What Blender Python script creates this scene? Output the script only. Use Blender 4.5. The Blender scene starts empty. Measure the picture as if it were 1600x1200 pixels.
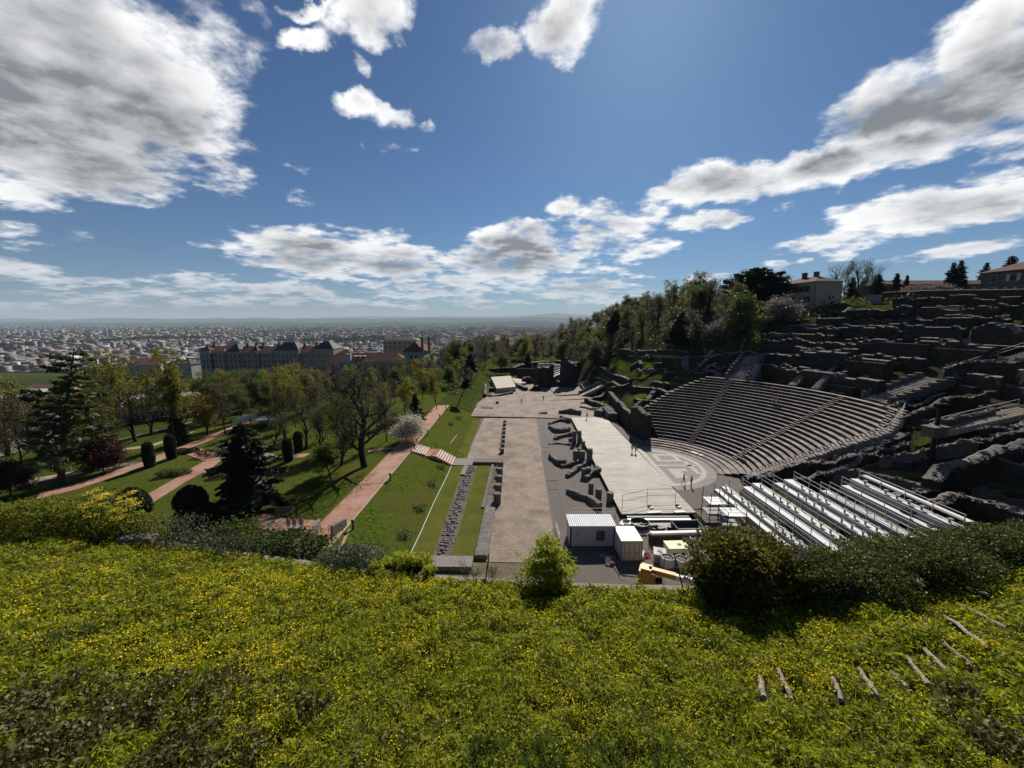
import bpy, bmesh, math, random
import numpy as np
from mathutils import Vector, Matrix, noise as mnoise
R = math.radians
rng = random.Random(7)
scene = bpy.context.scene
col = scene.collection
CAMZ = 26.0
F = 601.0; TH = R(9.26); YAW = R(1.05)
# ---------------------------------------------------------------- camera
cam_d = bpy.data.cameras.new('camera'); cam = bpy.data.objects.new('camera', cam_d); col.objects.link(cam)
cam.location = (0, 0, CAMZ); cam.rotation_euler = (R(90) - TH, 0, YAW)
cam_d.sensor_width = 36; cam_d.lens = F / 1600 * 36; cam_d.clip_start = .2; cam_d.clip_end = 200000
scene.camera = cam
# ---------------------------------------------------------------- surveying helpers: sight line of a photo point, met with a level, a distance or the ground
def ray(px, py):
    xr = (px - 800) / F; yu = (600 - py) / F
    up = yu * math.cos(TH) - math.sin(TH); fw = math.cos(TH) + yu * math.sin(TH)
    return (xr * math.cos(YAW) - fw * math.sin(YAW), xr * math.sin(YAW) + fw * math.cos(YAW), up)
def P(px, py, z):
    d = ray(px, py); t = (z - CAMZ) / d[2]
    return (d[0] * t, d[1] * t, z)
def DY(px, py, y):
    d = ray(px, py); t = y / d[1]
    return (d[0] * t, y, CAMZ + d[2] * t)
def azel(px, py):
    d = ray(px, py)
    return math.atan2(d[0], d[1]), math.atan2(d[2], math.hypot(d[0], d[1]))
def sstep(a, b, x):
    t = np.clip((x - a) / (b - a), 0, 1); return t * t * (3 - 2 * t)
# ---------------------------------------------------------------- terrain height
CX, CY = 24.2, 67.3
def garden(x):
    return np.interp(x, [-400, -180, -130, -85, -23, -19.4, -12, 20], [-60, -14, -5.5, -1.9, 2.95, 2.95, .3, 0])
def Hn(x, y):
    x = np.asarray(x, float); y = np.asarray(y, float)
    g = garden(x)
    y0 = y; y = y - 240 * sstep(-75, -5, x)
    fall = np.interp(y, [125, 350, 900, 1e6], [0, -22, -110, -110])
    s = sstep(125, 350, y)
    left = g * (1 - s) + np.minimum(g, 0) * 0 + fall
    z = left
    z = np.maximum(z, -110)
    y = y0; r = np.hypot(x - CX, y - CY); ph = np.degrees(np.arctan2(y - CY, x - CX))
    zr = np.interp(r, [0, 12, 15, 35.5, 40, 47, 55, 62, 68, 74, 80, 87, 94, 165, 400, 1200], [-.05, -.05, .2, 11.5, 12.7, 16, 19.5, 22.8, 25, 26.8, 28.7, 30.8, 31.3, 35.5, 36, 10])
    w = np.clip((x - 27) / 39, 0, 1) ** .8 * np.clip(1 - (y - 130) / 480, 0, 1)
    k = sstep(78, 96, y)
    w = (1 - k) + k * np.minimum(w, 1)
    wn = 1 - .62 * sstep(20, 50, -ph) * (1 - sstep(41, 70, r))
    wn = wn * (1 - (1 - sstep(48, 56, y)) * (1 - np.clip((x - 27) / 13, 0, 1)))
    hill = zr * w * wn * np.clip((x - 20 - 7 * sstep(66, 76, y)) / 3, 0, 1)
    return z + np.where((y > 12), hill, hill)
def H(x, y): return float(Hn(x, y))
def G(px, py, dz=0.0):
    d = ray(px, py); t = 20.0; st = 2.0
    while t < 3000:
        if CAMZ + d[2] * t < H(d[0] * t, d[1] * t) + dz:
            lo, hi = t - st, t
            for _ in range(20):
                m = (lo + hi) / 2
                if CAMZ + d[2] * m < H(d[0] * m, d[1] * m) + dz: hi = m
                else: lo = m
            return (d[0] * hi, d[1] * hi, CAMZ + d[2] * hi)
        t += st; st *= 1.01
    return (d[0] * t, d[1] * t, CAMZ + d[2] * t)
# ---------------------------------------------------------------- custom properties
def tag(o, label=None, cat=None, group=None, kind=None):
    if label: o['label'] = label
    if cat: o['category'] = cat
    if group: o['group'] = group
    if kind: o['kind'] = kind
    return o
def thing(name, label, cat, loc=(0, 0, 0), rz=0, group=None):
    o = bpy.data.objects.new(name, None); col.objects.link(o)
    o.location = loc; o.rotation_euler = (0, 0, rz); o.empty_display_size = .3
    return tag(o, label, cat, group)
def copy_tree(o, parent=None):
    c = o.copy(); col.objects.link(c); c.parent = parent
    for ch in list(o.children): copy_tree(ch, c)
    return c
# ---------------------------------------------------------------- mesh collector
class MB:
    def __init__(s): s.v = []; s.f = []; s.m = []; s.mi = 0
    def add(s, vs, fs):
        n = len(s.v); s.v += [tuple(v) for v in vs]
        for f in fs: s.f.append(tuple(i + n for i in f)); s.m.append(s.mi)
    def box(s, c, size, rz=0, M=None):
        hx, hy, hz = size[0] / 2, size[1] / 2, size[2] / 2
        cs, sn = math.cos(rz), math.sin(rz)
        vs = []
        for z in (-hz, hz):
            for x, y in ((-hx, -hy), (hx, -hy), (hx, hy), (-hx, hy)):
                vs.append((c[0] + x * cs - y * sn, c[1] + x * sn + y * cs, c[2] + z))
        s.add(vs, [(3, 2, 1, 0), (4, 5, 6, 7), (0, 1, 5, 4), (1, 2, 6, 5), (2, 3, 7, 6), (3, 0, 4, 7)])
    def quad(s, a, b, c, d): s.add([a, b, c, d], [(0, 1, 2, 3)])
    def tube(s, pts, rad, n=6, cap=True):
        pts = [Vector(p) for p in pts]
        if not hasattr(rad, '__len__'): rad = [rad] * len(pts)
        vs = []; prev = None
        for i, p in enumerate(pts):
            d = (pts[min(i + 1, len(pts) - 1)] - pts[max(i - 1, 0)])
            d = d.normalized() if d.length > 1e-9 else Vector((0, 0, 1))
            if prev is None:
                u = d.orthogonal().normalized()
            else:
                u = (prev - d * prev.dot(d)); u = u.normalized() if u.length > 1e-6 else d.orthogonal().normalized()
            prev = u; w = d.cross(u)
            for k in range(n):
                a = 2 * math.pi * k / n
                vs.append(p + (u * math.cos(a) + w * math.sin(a)) * rad[i])
        fs = []
        for i in range(len(pts) - 1):
            for k in range(n):
                k2 = (k + 1) % n
                fs.append((i * n + k, i * n + k2, (i + 1) * n + k2, (i + 1) * n + k))
        if cap:
            fs.append(tuple(range(n - 1, -1, -1))); fs.append(tuple((len(pts) - 1) * n + k for k in range(n)))
        s.add(vs, fs)
    def lathe(s, prof, c=(0, 0, 0), n=12, ph=0.0):
        vs = []
        for r, z in prof:
            for k in range(n):
                a = 2 * math.pi * k / n + ph
                vs.append((c[0] + r * math.cos(a), c[1] + r * math.sin(a), c[2] + z))
        fs = []
        for i in range(len(prof) - 1):
            for k in range(n):
                k2 = (k + 1) % n
                fs.append((i * n + k, i * n + k2, (i + 1) * n + k2, (i + 1) * n + k))
        fs.append(tuple(range(n - 1, -1, -1))); fs.append(tuple((len(prof) - 1) * n + k for k in range(n)))
        s.add(vs, fs)
    def prism(s, poly, z0, z1):
        # poly: (x,y) list; z0, z1 numbers or functions of (x,y)
        A = sum(poly[i][0] * poly[(i + 1) % len(poly)][1] - poly[(i + 1) % len(poly)][0] * poly[i][1] for i in range(len(poly)))
        if A < 0: poly = poly[::-1]
        f0 = z0 if callable(z0) else (lambda x, y: z0); f1 = z1 if callable(z1) else (lambda x, y: z1)
        n = len(poly)
        vs = [(x, y, f0(x, y)) for x, y in poly] + [(x, y, f1(x, y)) for x, y in poly]
        fs = [tuple(range(n - 1, -1, -1)), tuple(range(n, 2 * n))]
        for i in range(n):
            j = (i + 1) % n; fs.append((i, j, n + j, n + i))
        s.add(vs, fs)
    def build(s, name, mats, parent=None, origin=None, smooth=False, offset=None):
        if not isinstance(mats, (list, tuple)): mats = [mats]
        o0 = origin or offset or (0, 0, 0)
        me = bpy.data.meshes.new(name)
        vs = [(v[0] - o0[0], v[1] - o0[1], v[2] - o0[2]) for v in s.v] if o0 != (0, 0, 0) else s.v
        me.from_pydata(vs, [], s.f); me.update()
        for m in mats: me.materials.append(m)
        if len(mats) > 1: me.polygons.foreach_set('material_index', s.m)
        if smooth: me.polygons.foreach_set('use_smooth', [True] * len(me.polygons))
        o = bpy.data.objects.new(name, me); col.objects.link(o)
        if parent is not None: o.parent = parent
        elif origin: o.location = origin
        return o
def np_mesh(name, verts, faces, mats, parent=None, colors=None, midx=None, smooth=False, origin=None):
    """verts (N,3), faces (M,k) arrays -> object"""
    me = bpy.data.meshes.new(name)
    v = np.asarray(verts, np.float32)
    if origin is not None: v = v - np.asarray(origin, np.float32)
    f = np.asarray(faces, np.int32); k = f.shape[1]
    me.vertices.add(len(v)); me.vertices.foreach_set('co', v.ravel())
    me.loops.add(f.size); me.loops.foreach_set('vertex_index', f.ravel())
    me.polygons.add(len(f)); me.polygons.foreach_set('loop_start', np.arange(0, f.size, k, dtype=np.int32))
    me.polygons.foreach_set('loop_total', np.full(len(f), k, np.int32))
    if midx is not None: me.polygons.foreach_set('material_index', np.asarray(midx, np.int32))
    if smooth: me.polygons.foreach_set('use_smooth', np.ones(len(f), bool))
    me.update(calc_edges=True)
    if colors is not None:
        a = me.color_attributes.new('Col', 'FLOAT_COLOR', 'POINT')
        c = np.ones((len(v), 4), np.float32); c[:, :3] = colors; a.data.foreach_set('color', c.ravel())
    for m in (mats if isinstance(mats, (list, tuple)) else [mats]): me.materials.append(m)
    o = bpy.data.objects.new(name, me); col.objects.link(o)
    if parent is not None: o.parent = parent
    elif origin is not None: o.location = origin
    return o
# ---------------------------------------------------------------- materials
class NT:
    def __init__(s, tree): s.t = tree; s.n = tree.nodes; s.l = tree.links
    def node(s, typ, **kw):
        n = s.n.new(typ)
        for k, v in kw.items():
            if k.startswith('i_'):
                key = k[2:]; key = int(key) if key.isdigit() else key.replace('_', ' ')
                sock = n.inputs[key]
                if hasattr(v, 'is_output') or isinstance(v, bpy.types.NodeSocket): s.l.new(v, sock)
                else: sock.default_value = v
            else: setattr(n, k, v)
        return n
    def math(s, op, a, b=0.0, c=0.0, clamp=False):
        n = s.n.new('ShaderNodeMath'); n.operation = op; n.use_clamp = clamp
        for i, v in enumerate((a, b, c)):
            if isinstance(v, bpy.types.NodeSocket): s.l.new(v, n.inputs[i])
            else: n.inputs[i].default_value = v
        return n.outputs[0]
    def mix(s, f, a, b, mode='MIX'):
        n = s.n.new('ShaderNodeMix'); n.data_type = 'RGBA'; n.blend_type = mode
        for sock, v in ((n.inputs[0], f), (n.inputs[6], a), (n.inputs[7], b)):
            if isinstance(v, bpy.types.NodeSocket): s.l.new(v, sock)
            elif isinstance(v, (tuple, list)): sock.default_value = (*v[:3], 1)
            else: sock.default_value = v
        return n.outputs[2]
    def ramp(s, f, stops, interp='LINEAR'):
        n = s.n.new('ShaderNodeValToRGB'); n.color_ramp.interpolation = interp
        e = n.color_ramp.elements
        while len(e) < len(stops): e.new(.5)
        for el, (p, c) in zip(e, stops):
            el.position = p; el.color = (*c[:3], 1) if hasattr(c, '__len__') else (c, c, c, 1)
        s.l.new(f, n.inputs[0]); return n.outputs[0]
    def noise(s, vec, scale, detail=4, rough=.55):
        n = s.node('ShaderNodeTexNoise', i_Scale=scale, i_Detail=detail, i_Roughness=rough)
        if vec is not None: s.l.new(vec, n.inputs['Vector'])
        return n.outputs['Fac']
MATS = {}
def newmat(name):
    m = bpy.data.materials.new(name); m.use_nodes = True
    m.node_tree.nodes.clear(); T = NT(m.node_tree)
    T.out = T.node('ShaderNodeOutputMaterial'); MATS[name] = m; return m, T
def mat(name, c, c2=None, scale=2.0, rough=.85, bump=0.0, bscale=8.0, metal=0.0, amt=.5, spec=.2, big=None, coord='Object', detail=6):
    """noise-varied principled material: colours c..c2"""
    m, T = newmat(name)
    tc = T.node('ShaderNodeTexCoord').outputs[coord]
    c2 = c2 or tuple(x * .7 for x in c)
    f = T.noise(tc, scale, detail, .62)
    colr = T.ramp(f, [(.5 - amt / 2, c2), (.5 + amt / 2, c)])
    if big:
        f2 = T.noise(tc, big[0], 3, .6); colr = T.mix(T.ramp(f2, [(.38, 0), (.66, 1)]), colr, big[1])
    p = T.node('ShaderNodeBsdfPrincipled', i_Roughness=rough, i_Metallic=metal)
    p.inputs['Specular IOR Level'].default_value = spec
    T.l.new(colr, p.inputs['Base Color'])
    if bump:
        b = T.node('ShaderNodeBump', i_Strength=bump, i_Distance=.1); T.l.new(T.noise(tc, bscale, 6, .65), b.inputs['Height'])
        T.l.new(b.outputs[0], p.inputs['Normal'])
    T.l.new(p.outputs[0], T.out.inputs[0]); return m
def stone(name, c, dark, scale=1.0, bump=.8, moss=None, rough=.95, cell=2.2):
    """rubble masonry: irregular stones with recessed joints, weathering and lichen"""
    m, T = newmat(name)
    tc = T.node('ShaderNodeTexCoord').outputs['Object']
    mp = T.node('ShaderNodeMapping', i_Scale=(1, 1, 1.9)); T.l.new(tc, mp.inputs[0])
    warp = T.node('ShaderNodeTexNoise', i_Scale=1.7 * scale, i_Detail=3.0); T.l.new(tc, warp.inputs['Vector'])
    vm = T.node('ShaderNodeVectorMath', operation='MULTIPLY_ADD'); T.l.new(warp.outputs['Color'], vm.inputs[0]); vm.inputs[1].default_value = (.35,) * 3; T.l.new(mp.outputs[0], vm.inputs[2])
    vo = T.node('ShaderNodeTexVoronoi', feature='DISTANCE_TO_EDGE', i_Scale=cell * scale); T.l.new(vm.outputs[0], vo.inputs['Vector'])
    vc = T.node('ShaderNodeTexVoronoi', feature='F1', i_Scale=cell * scale); T.l.new(vm.outputs[0], vc.inputs['Vector'])
    joint = T.ramp(vo.outputs['Distance'], [(.0, 0), (.09, 1)])
    n1 = T.noise(tc, .45 * scale, 6, .7); n2 = T.noise(tc, 9 * scale, 5, .7)
    base = T.ramp(n1, [(.32, tuple(x * .8 for x in dark)), (.5, tuple((x + y) / 2 for x, y in zip(c, dark))), (.66, tuple(x * 1.25 for x in c))])
    sepv = T.node('ShaderNodeSeparateColor'); T.l.new(vc.outputs['Color'], sepv.inputs[0])
    base = T.mix(.55, base, T.ramp(sepv.outputs[0], [(0, tuple(x * .45 for x in dark)), (1, tuple(min(1, x * 1.5) for x in c))]))
    base = T.mix(T.math('MULTIPLY', T.math('SUBTRACT', 1, joint), .6), base, tuple(x * .5 for x in dark))
    base = T.mix(.5, base, T.ramp(n2, [(.25, tuple(x * .4 for x in dark)), (.75, tuple(min(1, x * 1.35) for x in c))]))
    if moss:
        base = T.mix(T.ramp(T.noise(tc, .8, 5, .7), [(.5, 0), (.68, .8)]), base, moss)
    p = T.node('ShaderNodeBsdfPrincipled', i_Roughness=rough); p.inputs['Specular IOR Level'].default_value = .1
    T.l.new(base, p.inputs['Base Color'])
    h = T.math('ADD', T.math('MULTIPLY', joint, .6), T.math('MULTIPLY', n2, .7))
    b = T.node('ShaderNodeBump', i_Strength=bump, i_Distance=.12); T.l.new(h, b.inputs['Height']); T.l.new(b.outputs[0], p.inputs['Normal'])
    T.l.new(p.outputs[0], T.out.inputs[0]); return m
def leafmat(name, c, c2, trans=.35, scale=.6, tcol=None, rough=.6):
    """leaves: per-leaf colour from world noise plus a random per face island; part of the light passes through"""
    m, T = newmat(name)
    geo = T.node('ShaderNodeNewGeometry'); tc = T.node('ShaderNodeTexCoord').outputs['Object']
    f = T.math('ADD', T.math('MULTIPLY', geo.outputs['Random Per Island'], .6), T.math('MULTIPLY', T.noise(tc, scale, 3, .6), .6))
    cc = T.ramp(f, [(.28, c2), (.85, c)])
    d = T.node('ShaderNodeBsdfPrincipled', i_Roughness=rough); T.l.new(cc, d.inputs['Base Color']); d.inputs['Specular IOR Level'].default_value = .25
    t = T.node('ShaderNodeBsdfTranslucent'); T.l.new(T.mix(1.0, cc, tcol or (1.5, 1.6, .8), 'MULTIPLY'), t.inputs[0])
    mx = T.node('ShaderNodeMixShader', i_0=trans); T.l.new(d.outputs[0], mx.inputs[1]); T.l.new(t.outputs[0], mx.inputs[2])
    T.l.new(mx.outputs[0], T.out.inputs[0]); return m
# ================================================================ world: sky, clouds, sun
SUN_AZ, SUN_EL = R(16.5), R(38)          # azimuth from +Y towards +X
w = bpy.data.worlds.new('World'); scene.world = w; w.use_nodes = True
w.node_tree.nodes.clear(); T = NT(w.node_tree)
wout = T.node('ShaderNodeOutputWorld')
sky = T.node('ShaderNodeTexSky'); sky.sky_type = 'NISHITA'; sky.sun_disc = False
sky.sun_elevation = SUN_EL; sky.sun_rotation = SUN_AZ
sky.altitude = 250; sky.air_density = 1.0; sky.dust_density = .45; sky.ozone_density = 5.0
SKY_S = .046
tcn = T.node('ShaderNodeTexCoord').outputs['Generated']
sp = T.node('ShaderNodeSeparateXYZ'); T.l.new(tcn, sp.inputs[0])
X_, Y_, Z_ = sp.outputs
az = T.math('ARCTAN2', X_, Y_); el = T.math('ARCSINE', Z_)
# cloud deck coordinates: direction projected on a flat layer
den = T.math('ADD', T.math('MAXIMUM', Z_, 0.0), .16)
cp = T.node('ShaderNodeCombineXYZ'); T.l.new(T.math('DIVIDE', X_, den), cp.inputs[0]); T.l.new(T.math('DIVIDE', Y_, den), cp.inputs[1]); cp = cp.outputs[0]
# cloud banks: centre, half axes and tilt in photo pixels, turned into bearings; strength
BANKS = [
 (150, 150, 300, 190, 8, 1.15), (330, 240, 90, 60, 20, .55), (60, 290, 110, 45, 0, .7), (20, 40, 300, 150, 0, 1.0), (290, 60, 120, 120, 0, .6),
 (585, 30, 75, 48, 10, .75), (470, 52, 42, 24, 0, .6), (574, 98, 20, 24, 0, .45), (470, 3, 60, 16, 0, .5),
 (762, 62, 55, 40, -20, .7), (880, 35, 75, 62, -25, .8),
 (560, 165, 36, 26, 20, .55), (610, 188, 50, 24, 20, .6), (664, 208, 20, 16, 30, .5), (600, 240, 40, 10, 5, .28), (648, 246, 26, 9, 0, .22),
 (705, 247, 16, 8, 0, .2), (455, 262, 36, 12, 20, .25), (470, 315, 26, 12, 30, .28),
 (45, 375, 55, 26, 8, .45), (125, 372, 38, 15, 5, .5), (30, 418, 80, 14, 5, .45),
 (480, 395, 130, 42, 4, .85), (610, 405, 100, 42, 2, .85), (410, 372, 60, 20, 15, .5), (560, 430, 180, 22, 0, .6),
 (800, 400, 100, 48, -6, .9), (830, 355, 36, 20, 0, .6), (770, 440, 120, 20, 0, .6), (880, 330, 32, 17, 0, .6),
 (960, 350, 80, 36, -5, .8), (930, 388, 80, 26, -8, .75), (1000, 395, 60, 20, -8, .5), (1110, 345, 75, 18, -12, .6),
 (1130, 295, 130, 36, -4, .95), (1290, 265, 130, 32, -12, .8), (1420, 230, 120, 40, -14, .75), (1060, 310, 60, 22, 0, .6),
 (1390, 150, 160, 70, -24, .8), (1540, 130, 140, 120, -20, .85), (1560, 30, 120, 60, -35, .9), (1330, 190, 80, 30, 15, .5),
 (1460, 325, 190, 42, -8, 1.0), (1290, 375, 130, 20, -10, .7), (1560, 285, 90, 24, -5, .6),
 (1500, 388, 150, 15, -8, .65), (1320, 398, 30, 9, -8, .45), (1255, 410, 20, 8, -8, .35), (1105, 434, 44, 10, -5, .5), (1210, 420, 32, 10, -5, .4),
 (300, 448, 100, 18, 0, .6), (200, 462, 90, 12, 0, .5), (420, 455, 170, 20, 0, .5), (700, 455, 200, 18, 0, .5), (900, 452, 120, 22, -4, .6),
 (720, 425, 70, 22, -4, .5), (860, 412, 80, 22, -8, .6), (1010, 335, 60, 24, -8, .6), (1185, 285, 80, 24, -10, .6), (545, 388, 60, 22, 5, .55), (940, 428, 60, 10, -5, .4), (640, 445, 100, 11, 0, .4), (100, 440, 160, 14, 2, .4), (950, 468, 90, 14, -3, .5), (500, 474, 600, 10, 0, .42), (60, 475, 200, 12, 0, .4),
]
wv1 = T.node('ShaderNodeTexNoise', i_Scale=6.5, i_Detail=6.0, i_Roughness=.62); T.l.new(tcn, wv1.inputs['Vector'])
ae0 = T.node('ShaderNodeCombineXYZ'); T.l.new(az, ae0.inputs[0]); T.l.new(el, ae0.inputs[1])
wsc = T.math('MULTIPLY_ADD', el, .20, .03)
w1 = T.node('ShaderNodeVectorMath', operation='SUBTRACT'); T.l.new(wv1.outputs['Color'], w1.inputs[0]); w1.inputs[1].default_value = (.5, .5, .5)
w2 = T.node('ShaderNodeVectorMath', operation='SCALE'); T.l.new(w1.outputs[0], w2.inputs[0]); T.l.new(wsc, w2.inputs['Scale'])
w3 = T.node('ShaderNodeVectorMath', operation='ADD'); T.l.new(ae0.outputs[0], w3.inputs[0]); T.l.new(w2.outputs[0], w3.inputs[1]); ae = w3.outputs[0]
M = None
for (px, py, ax, ay, rot, st) in BANKS:
    c = azel(px, py); ca, sa = math.cos(R(rot)), math.sin(R(rot))
    e1 = azel(px + ax * ca, py + ax * sa); e0 = azel(px - ax * ca, py - ax * sa)
    f1 = azel(px - ay * -sa, py - ay * ca); f0 = azel(px + ay * -sa, py + ay * ca)
    u = ((e1[0] - e0[0]) / 2, (e1[1] - e0[1]) / 2); v = ((f1[0] - f0[0]) / 2, (f1[1] - f0[1]) / 2)
    det = u[0] * v[1] - u[1] * v[0]
    # inverse of [u v] applied to (p-c): two dot products
    r0 = (v[1] / det, -v[0] / det, 0); r1 = (-u[1] / det, u[0] / det, 0)
    sb = T.node('ShaderNodeVectorMath', operation='SUBTRACT'); T.l.new(ae, sb.inputs[0]); sb.inputs[1].default_value = (c[0], c[1], 0)
    d0 = T.node('ShaderNodeVectorMath', operation='DOT_PRODUCT'); T.l.new(sb.outputs[0], d0.inputs[0]); d0.inputs[1].default_value = r0
    d1 = T.node('ShaderNodeVectorMath', operation='DOT_PRODUCT'); T.l.new(sb.outputs[0], d1.inputs[0]); d1.inputs[1].default_value = r1
    q = T.math('MULTIPLY_ADD', d0.outputs['Value'], d0.outputs['Value'], T.math('MULTIPLY', d1.outputs['Value'], d1.outputs['Value']))
    b = T.math('MULTIPLY', T.math('SUBTRACT', 1.15, q), st)
    M = b if M is None else T.math('SMOOTH_MAX', M, b, .25)
M = T.math('MAXIMUM', M, -1.2)
def fbm(vec, sc, det=7, ro=.6, off=None):
    if off:
        a = T.node('ShaderNodeVectorMath', operation='ADD'); T.l.new(vec, a.inputs[0]); a.inputs[1].default_value = off; vec = a.outputs[0]
    return T.noise(vec, sc, det, ro)
N1 = fbm(cp, 2.6, 8, .58); N2 = fbm(cp, 2.6, 8, .58, (.035 * math.sin(SUN_AZ) * 2, .035 * math.cos(SUN_AZ) * 2, 0))
NB = fbm(cp, 1.1, 4, .55, (3, 1, 0)); NF = fbm(cp, 9.0, 5, .6, (7, 2, 0))
D = T.math('ADD', M, T.math('MULTIPLY', T.math('SUBTRACT', N1, .5), 3.3))
D = T.math('ADD', D, T.math('MULTIPLY', T.math('SUBTRACT', NF, .5), 1.2))
alpha = T.ramp(D, [(.10, 0), (.80, 1)], 'EASE')
D2 = T.math('ADD', T.math('MULTIPLY', M, .8), T.math('MULTIPLY', T.math('SUBTRACT', NB, .5), 1.6))
D2 = T.math('ADD', D2, T.math('MULTIPLY', T.math('SUBTRACT', N1, .5), 1.0))
thick = T.ramp(D2, [(.28, 0), (1.0, 1)], 'EASE')
lit = T.math('ADD', .5, T.math('MULTIPLY', T.math('SUBTRACT', N1, N2), 5.0), clamp=True)
thick = T.math('MULTIPLY', thick, T.math('MULTIPLY_ADD', NB, .9, .5), clamp=True)
shade = T.math('MULTIPLY', thick, T.math('SUBTRACT', 1.25, T.math('MULTIPLY', lit, .6)), clamp=True)
ccol = T.mix(shade, (.80, .80, .80), (.17, .18, .195))
ccol = T.mix(T.math('MULTIPLY', T.math('SUBTRACT', 1, thick), T.math('MULTIPLY', lit, .5)), ccol, (.9, .9, .9))
# low, far clouds fade into the brighter air of the horizon
low = T.ramp(el, [(.0, 1), (.16, 0)])
skc = T.node('ShaderNodeVectorMath', operation='SCALE'); T.l.new(sky.outputs[0], skc.inputs[0]); skc.inputs['Scale'].default_value = SKY_S
skt = T.node('ShaderNodeVectorMath', operation='MULTIPLY'); T.l.new(skc.outputs[0], skt.inputs[0]); skt.inputs[1].default_value = (.50, .74, .93); skc = skt
ccol = T.mix(T.math('MULTIPLY', low, .45), ccol, (.30, .35, .41))
alpha2 = T.math('MULTIPLY', alpha, T.math('SUBTRACT', 1, T.math('MULTIPLY', low, .25)))
tot = T.mix(alpha2, skc.outputs[0], ccol)
up = T.node('ShaderNodeVectorMath', operation='SCALE'); T.l.new(tot, up.inputs[0]); up.inputs['Scale'].default_value = 10.0
bg = T.node('ShaderNodeBackground', i_Strength=.1); T.l.new(up.outputs[0], bg.inputs[0]); T.l.new(bg.outputs[0], wout.inputs[0])
sd = bpy.data.lights.new('sun', 'SUN'); sd.energy = 5.0; sd.angle = R(.53); sd.color = (1, .93, .83)
so = bpy.data.objects.new('sun', sd); col.objects.link(so)
sv = Vector((math.sin(SUN_AZ) * math.cos(SUN_EL), math.cos(SUN_AZ) * math.cos(SUN_EL), math.sin(SUN_EL)))
so.rotation_euler = sv.to_track_quat('Z', 'Y').to_euler(); so.location = sv * 300
vs_ = scene.view_settings; vs_.view_transform = 'Standard'; vs_.look = 'None'; vs_.exposure = .42; vs_.gamma = 1; vs_.use_curve_mapping = False
w.cycles.sampling_method = 'MANUAL'; w.cycles.sample_map_resolution = 512
scene.cycles.max_bounces = 5; scene.cycles.diffuse_bounces = 3; scene.cycles.transparent_max_bounces = 4; scene.cycles.volume_bounces = 0
scene.cycles.use_denoising = True
# ================================================================ terrain
def axis(breaks):
    out = []
    for a, b, s in breaks:
        n = max(1, int(round(abs(b - a) / s))); out += list(np.linspace(a, b, n, endpoint=False))
    return out
xs = sorted(set([-60000, -40000, -20000, -10000, -5000, -3000, -2000, -1400, -1000, -750, -550] + axis([(-400, -130, 15), (-130, -23, 3), (-23, 200, 1.5), (200, 420, 12)]) + [-19.4, -12, 420, 550, 750, 1000, 1500, 2500, 4000, 8000, 16000, 32000, 60000]))
ys = sorted(set([11.5] + axis([(13, 130, 1.5), (130, 400, 6), (400, 1000, 25)]) + [1000, 1300, 1800, 2600, 4000, 7000, 12000, 20000, 35000, 60000]))
xa, ya = np.meshgrid(np.array(xs, float), np.array(ys, float))
za = Hn(xa, ya)
NX = len(xs); NY = len(ys)
# uneven soil on the ruin hill
hn = np.array([mnoise.fractal(Vector((x * .16, y * .16, 3)), .9, 2.0, 4) for x, y in zip(xa.ravel(), ya.ravel())]).reshape(xa.shape)
rr = np.hypot(xa - CX, ya - CY)
za = za + np.where((rr > 36) & (xa > 26) & (ya < 260), hn * .7, 0)
idx = np.arange(NX * NY).reshape(NY, NX)
faces = np.stack([idx[:-1, :-1], idx[:-1, 1:], idx[1:, 1:], idx[1:, :-1]], -1).reshape(-1, 4)
colr = np.zeros((NY, NX, 3)); colr[:] = (.05, .07, .018)                 # lawn
soil = np.array((.055, .05, .04)); grassd = np.array((.06, .075, .02))
mixv = np.clip(.5 + hn * 1.4, 0, 1)[..., None]
hillm = ((xa > 20) & (ya < 400))[..., None]
colr = np.where(hillm, soil * (1 - mixv) + grassd * mixv, colr)
rubm = ((xa > 22) & (rr < 62) & (ya < 100))[..., None]
colr = np.where(rubm, np.array((.05, .045, .038)) * (1 - mixv * .6) + np.array((.05, .06, .02)) * mixv * .6, colr)
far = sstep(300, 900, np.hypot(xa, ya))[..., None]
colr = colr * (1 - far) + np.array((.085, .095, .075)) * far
ter = ((np.abs(xa + 3) < 17) & (ya < 150) & (xa > -12.2))[..., None]
colr = np.where(ter, np.array((.16, .14, .115)), colr)
m_ground, T = newmat('ground')
at = T.node('ShaderNodeAttribute', attribute_name='Col').outputs['Color']
tc = T.node('ShaderNodeTexCoord').outputs['Object']
n1 = T.noise(tc, .35, 6, .65); n2 = T.noise(tc, 4.0, 6, .7); n3 = T.noise(tc, .004, 8, .7)
cc = T.mix(1.0, at, T.ramp(n1, [(.3, (.55, .55, .5)), (.7, (1.25, 1.2, 1.0))]), 'MULTIPLY')
cc = T.mix(1.0, cc, T.ramp(n2, [(.3, .6), (.7, 1.3)]), 'MULTIPLY')
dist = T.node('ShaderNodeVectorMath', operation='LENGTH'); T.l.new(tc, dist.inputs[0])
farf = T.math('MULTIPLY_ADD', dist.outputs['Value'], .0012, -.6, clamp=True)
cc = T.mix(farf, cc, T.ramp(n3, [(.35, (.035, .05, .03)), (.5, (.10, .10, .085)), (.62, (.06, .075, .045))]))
p = T.node('ShaderNodeBsdfPrincipled', i_Roughness=1.0); p.inputs['Specular IOR Level'].default_value = .0
T.l.new(cc, p.inputs['Base Color'])
b = T.node('ShaderNodeBump', i_Strength=.7, i_Distance=.15); T.l.new(n2, b.inputs['Height']); T.l.new(b.outputs[0], p.inputs['Normal'])
T.l.new(p.outputs[0], T.out.inputs[0])
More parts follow.
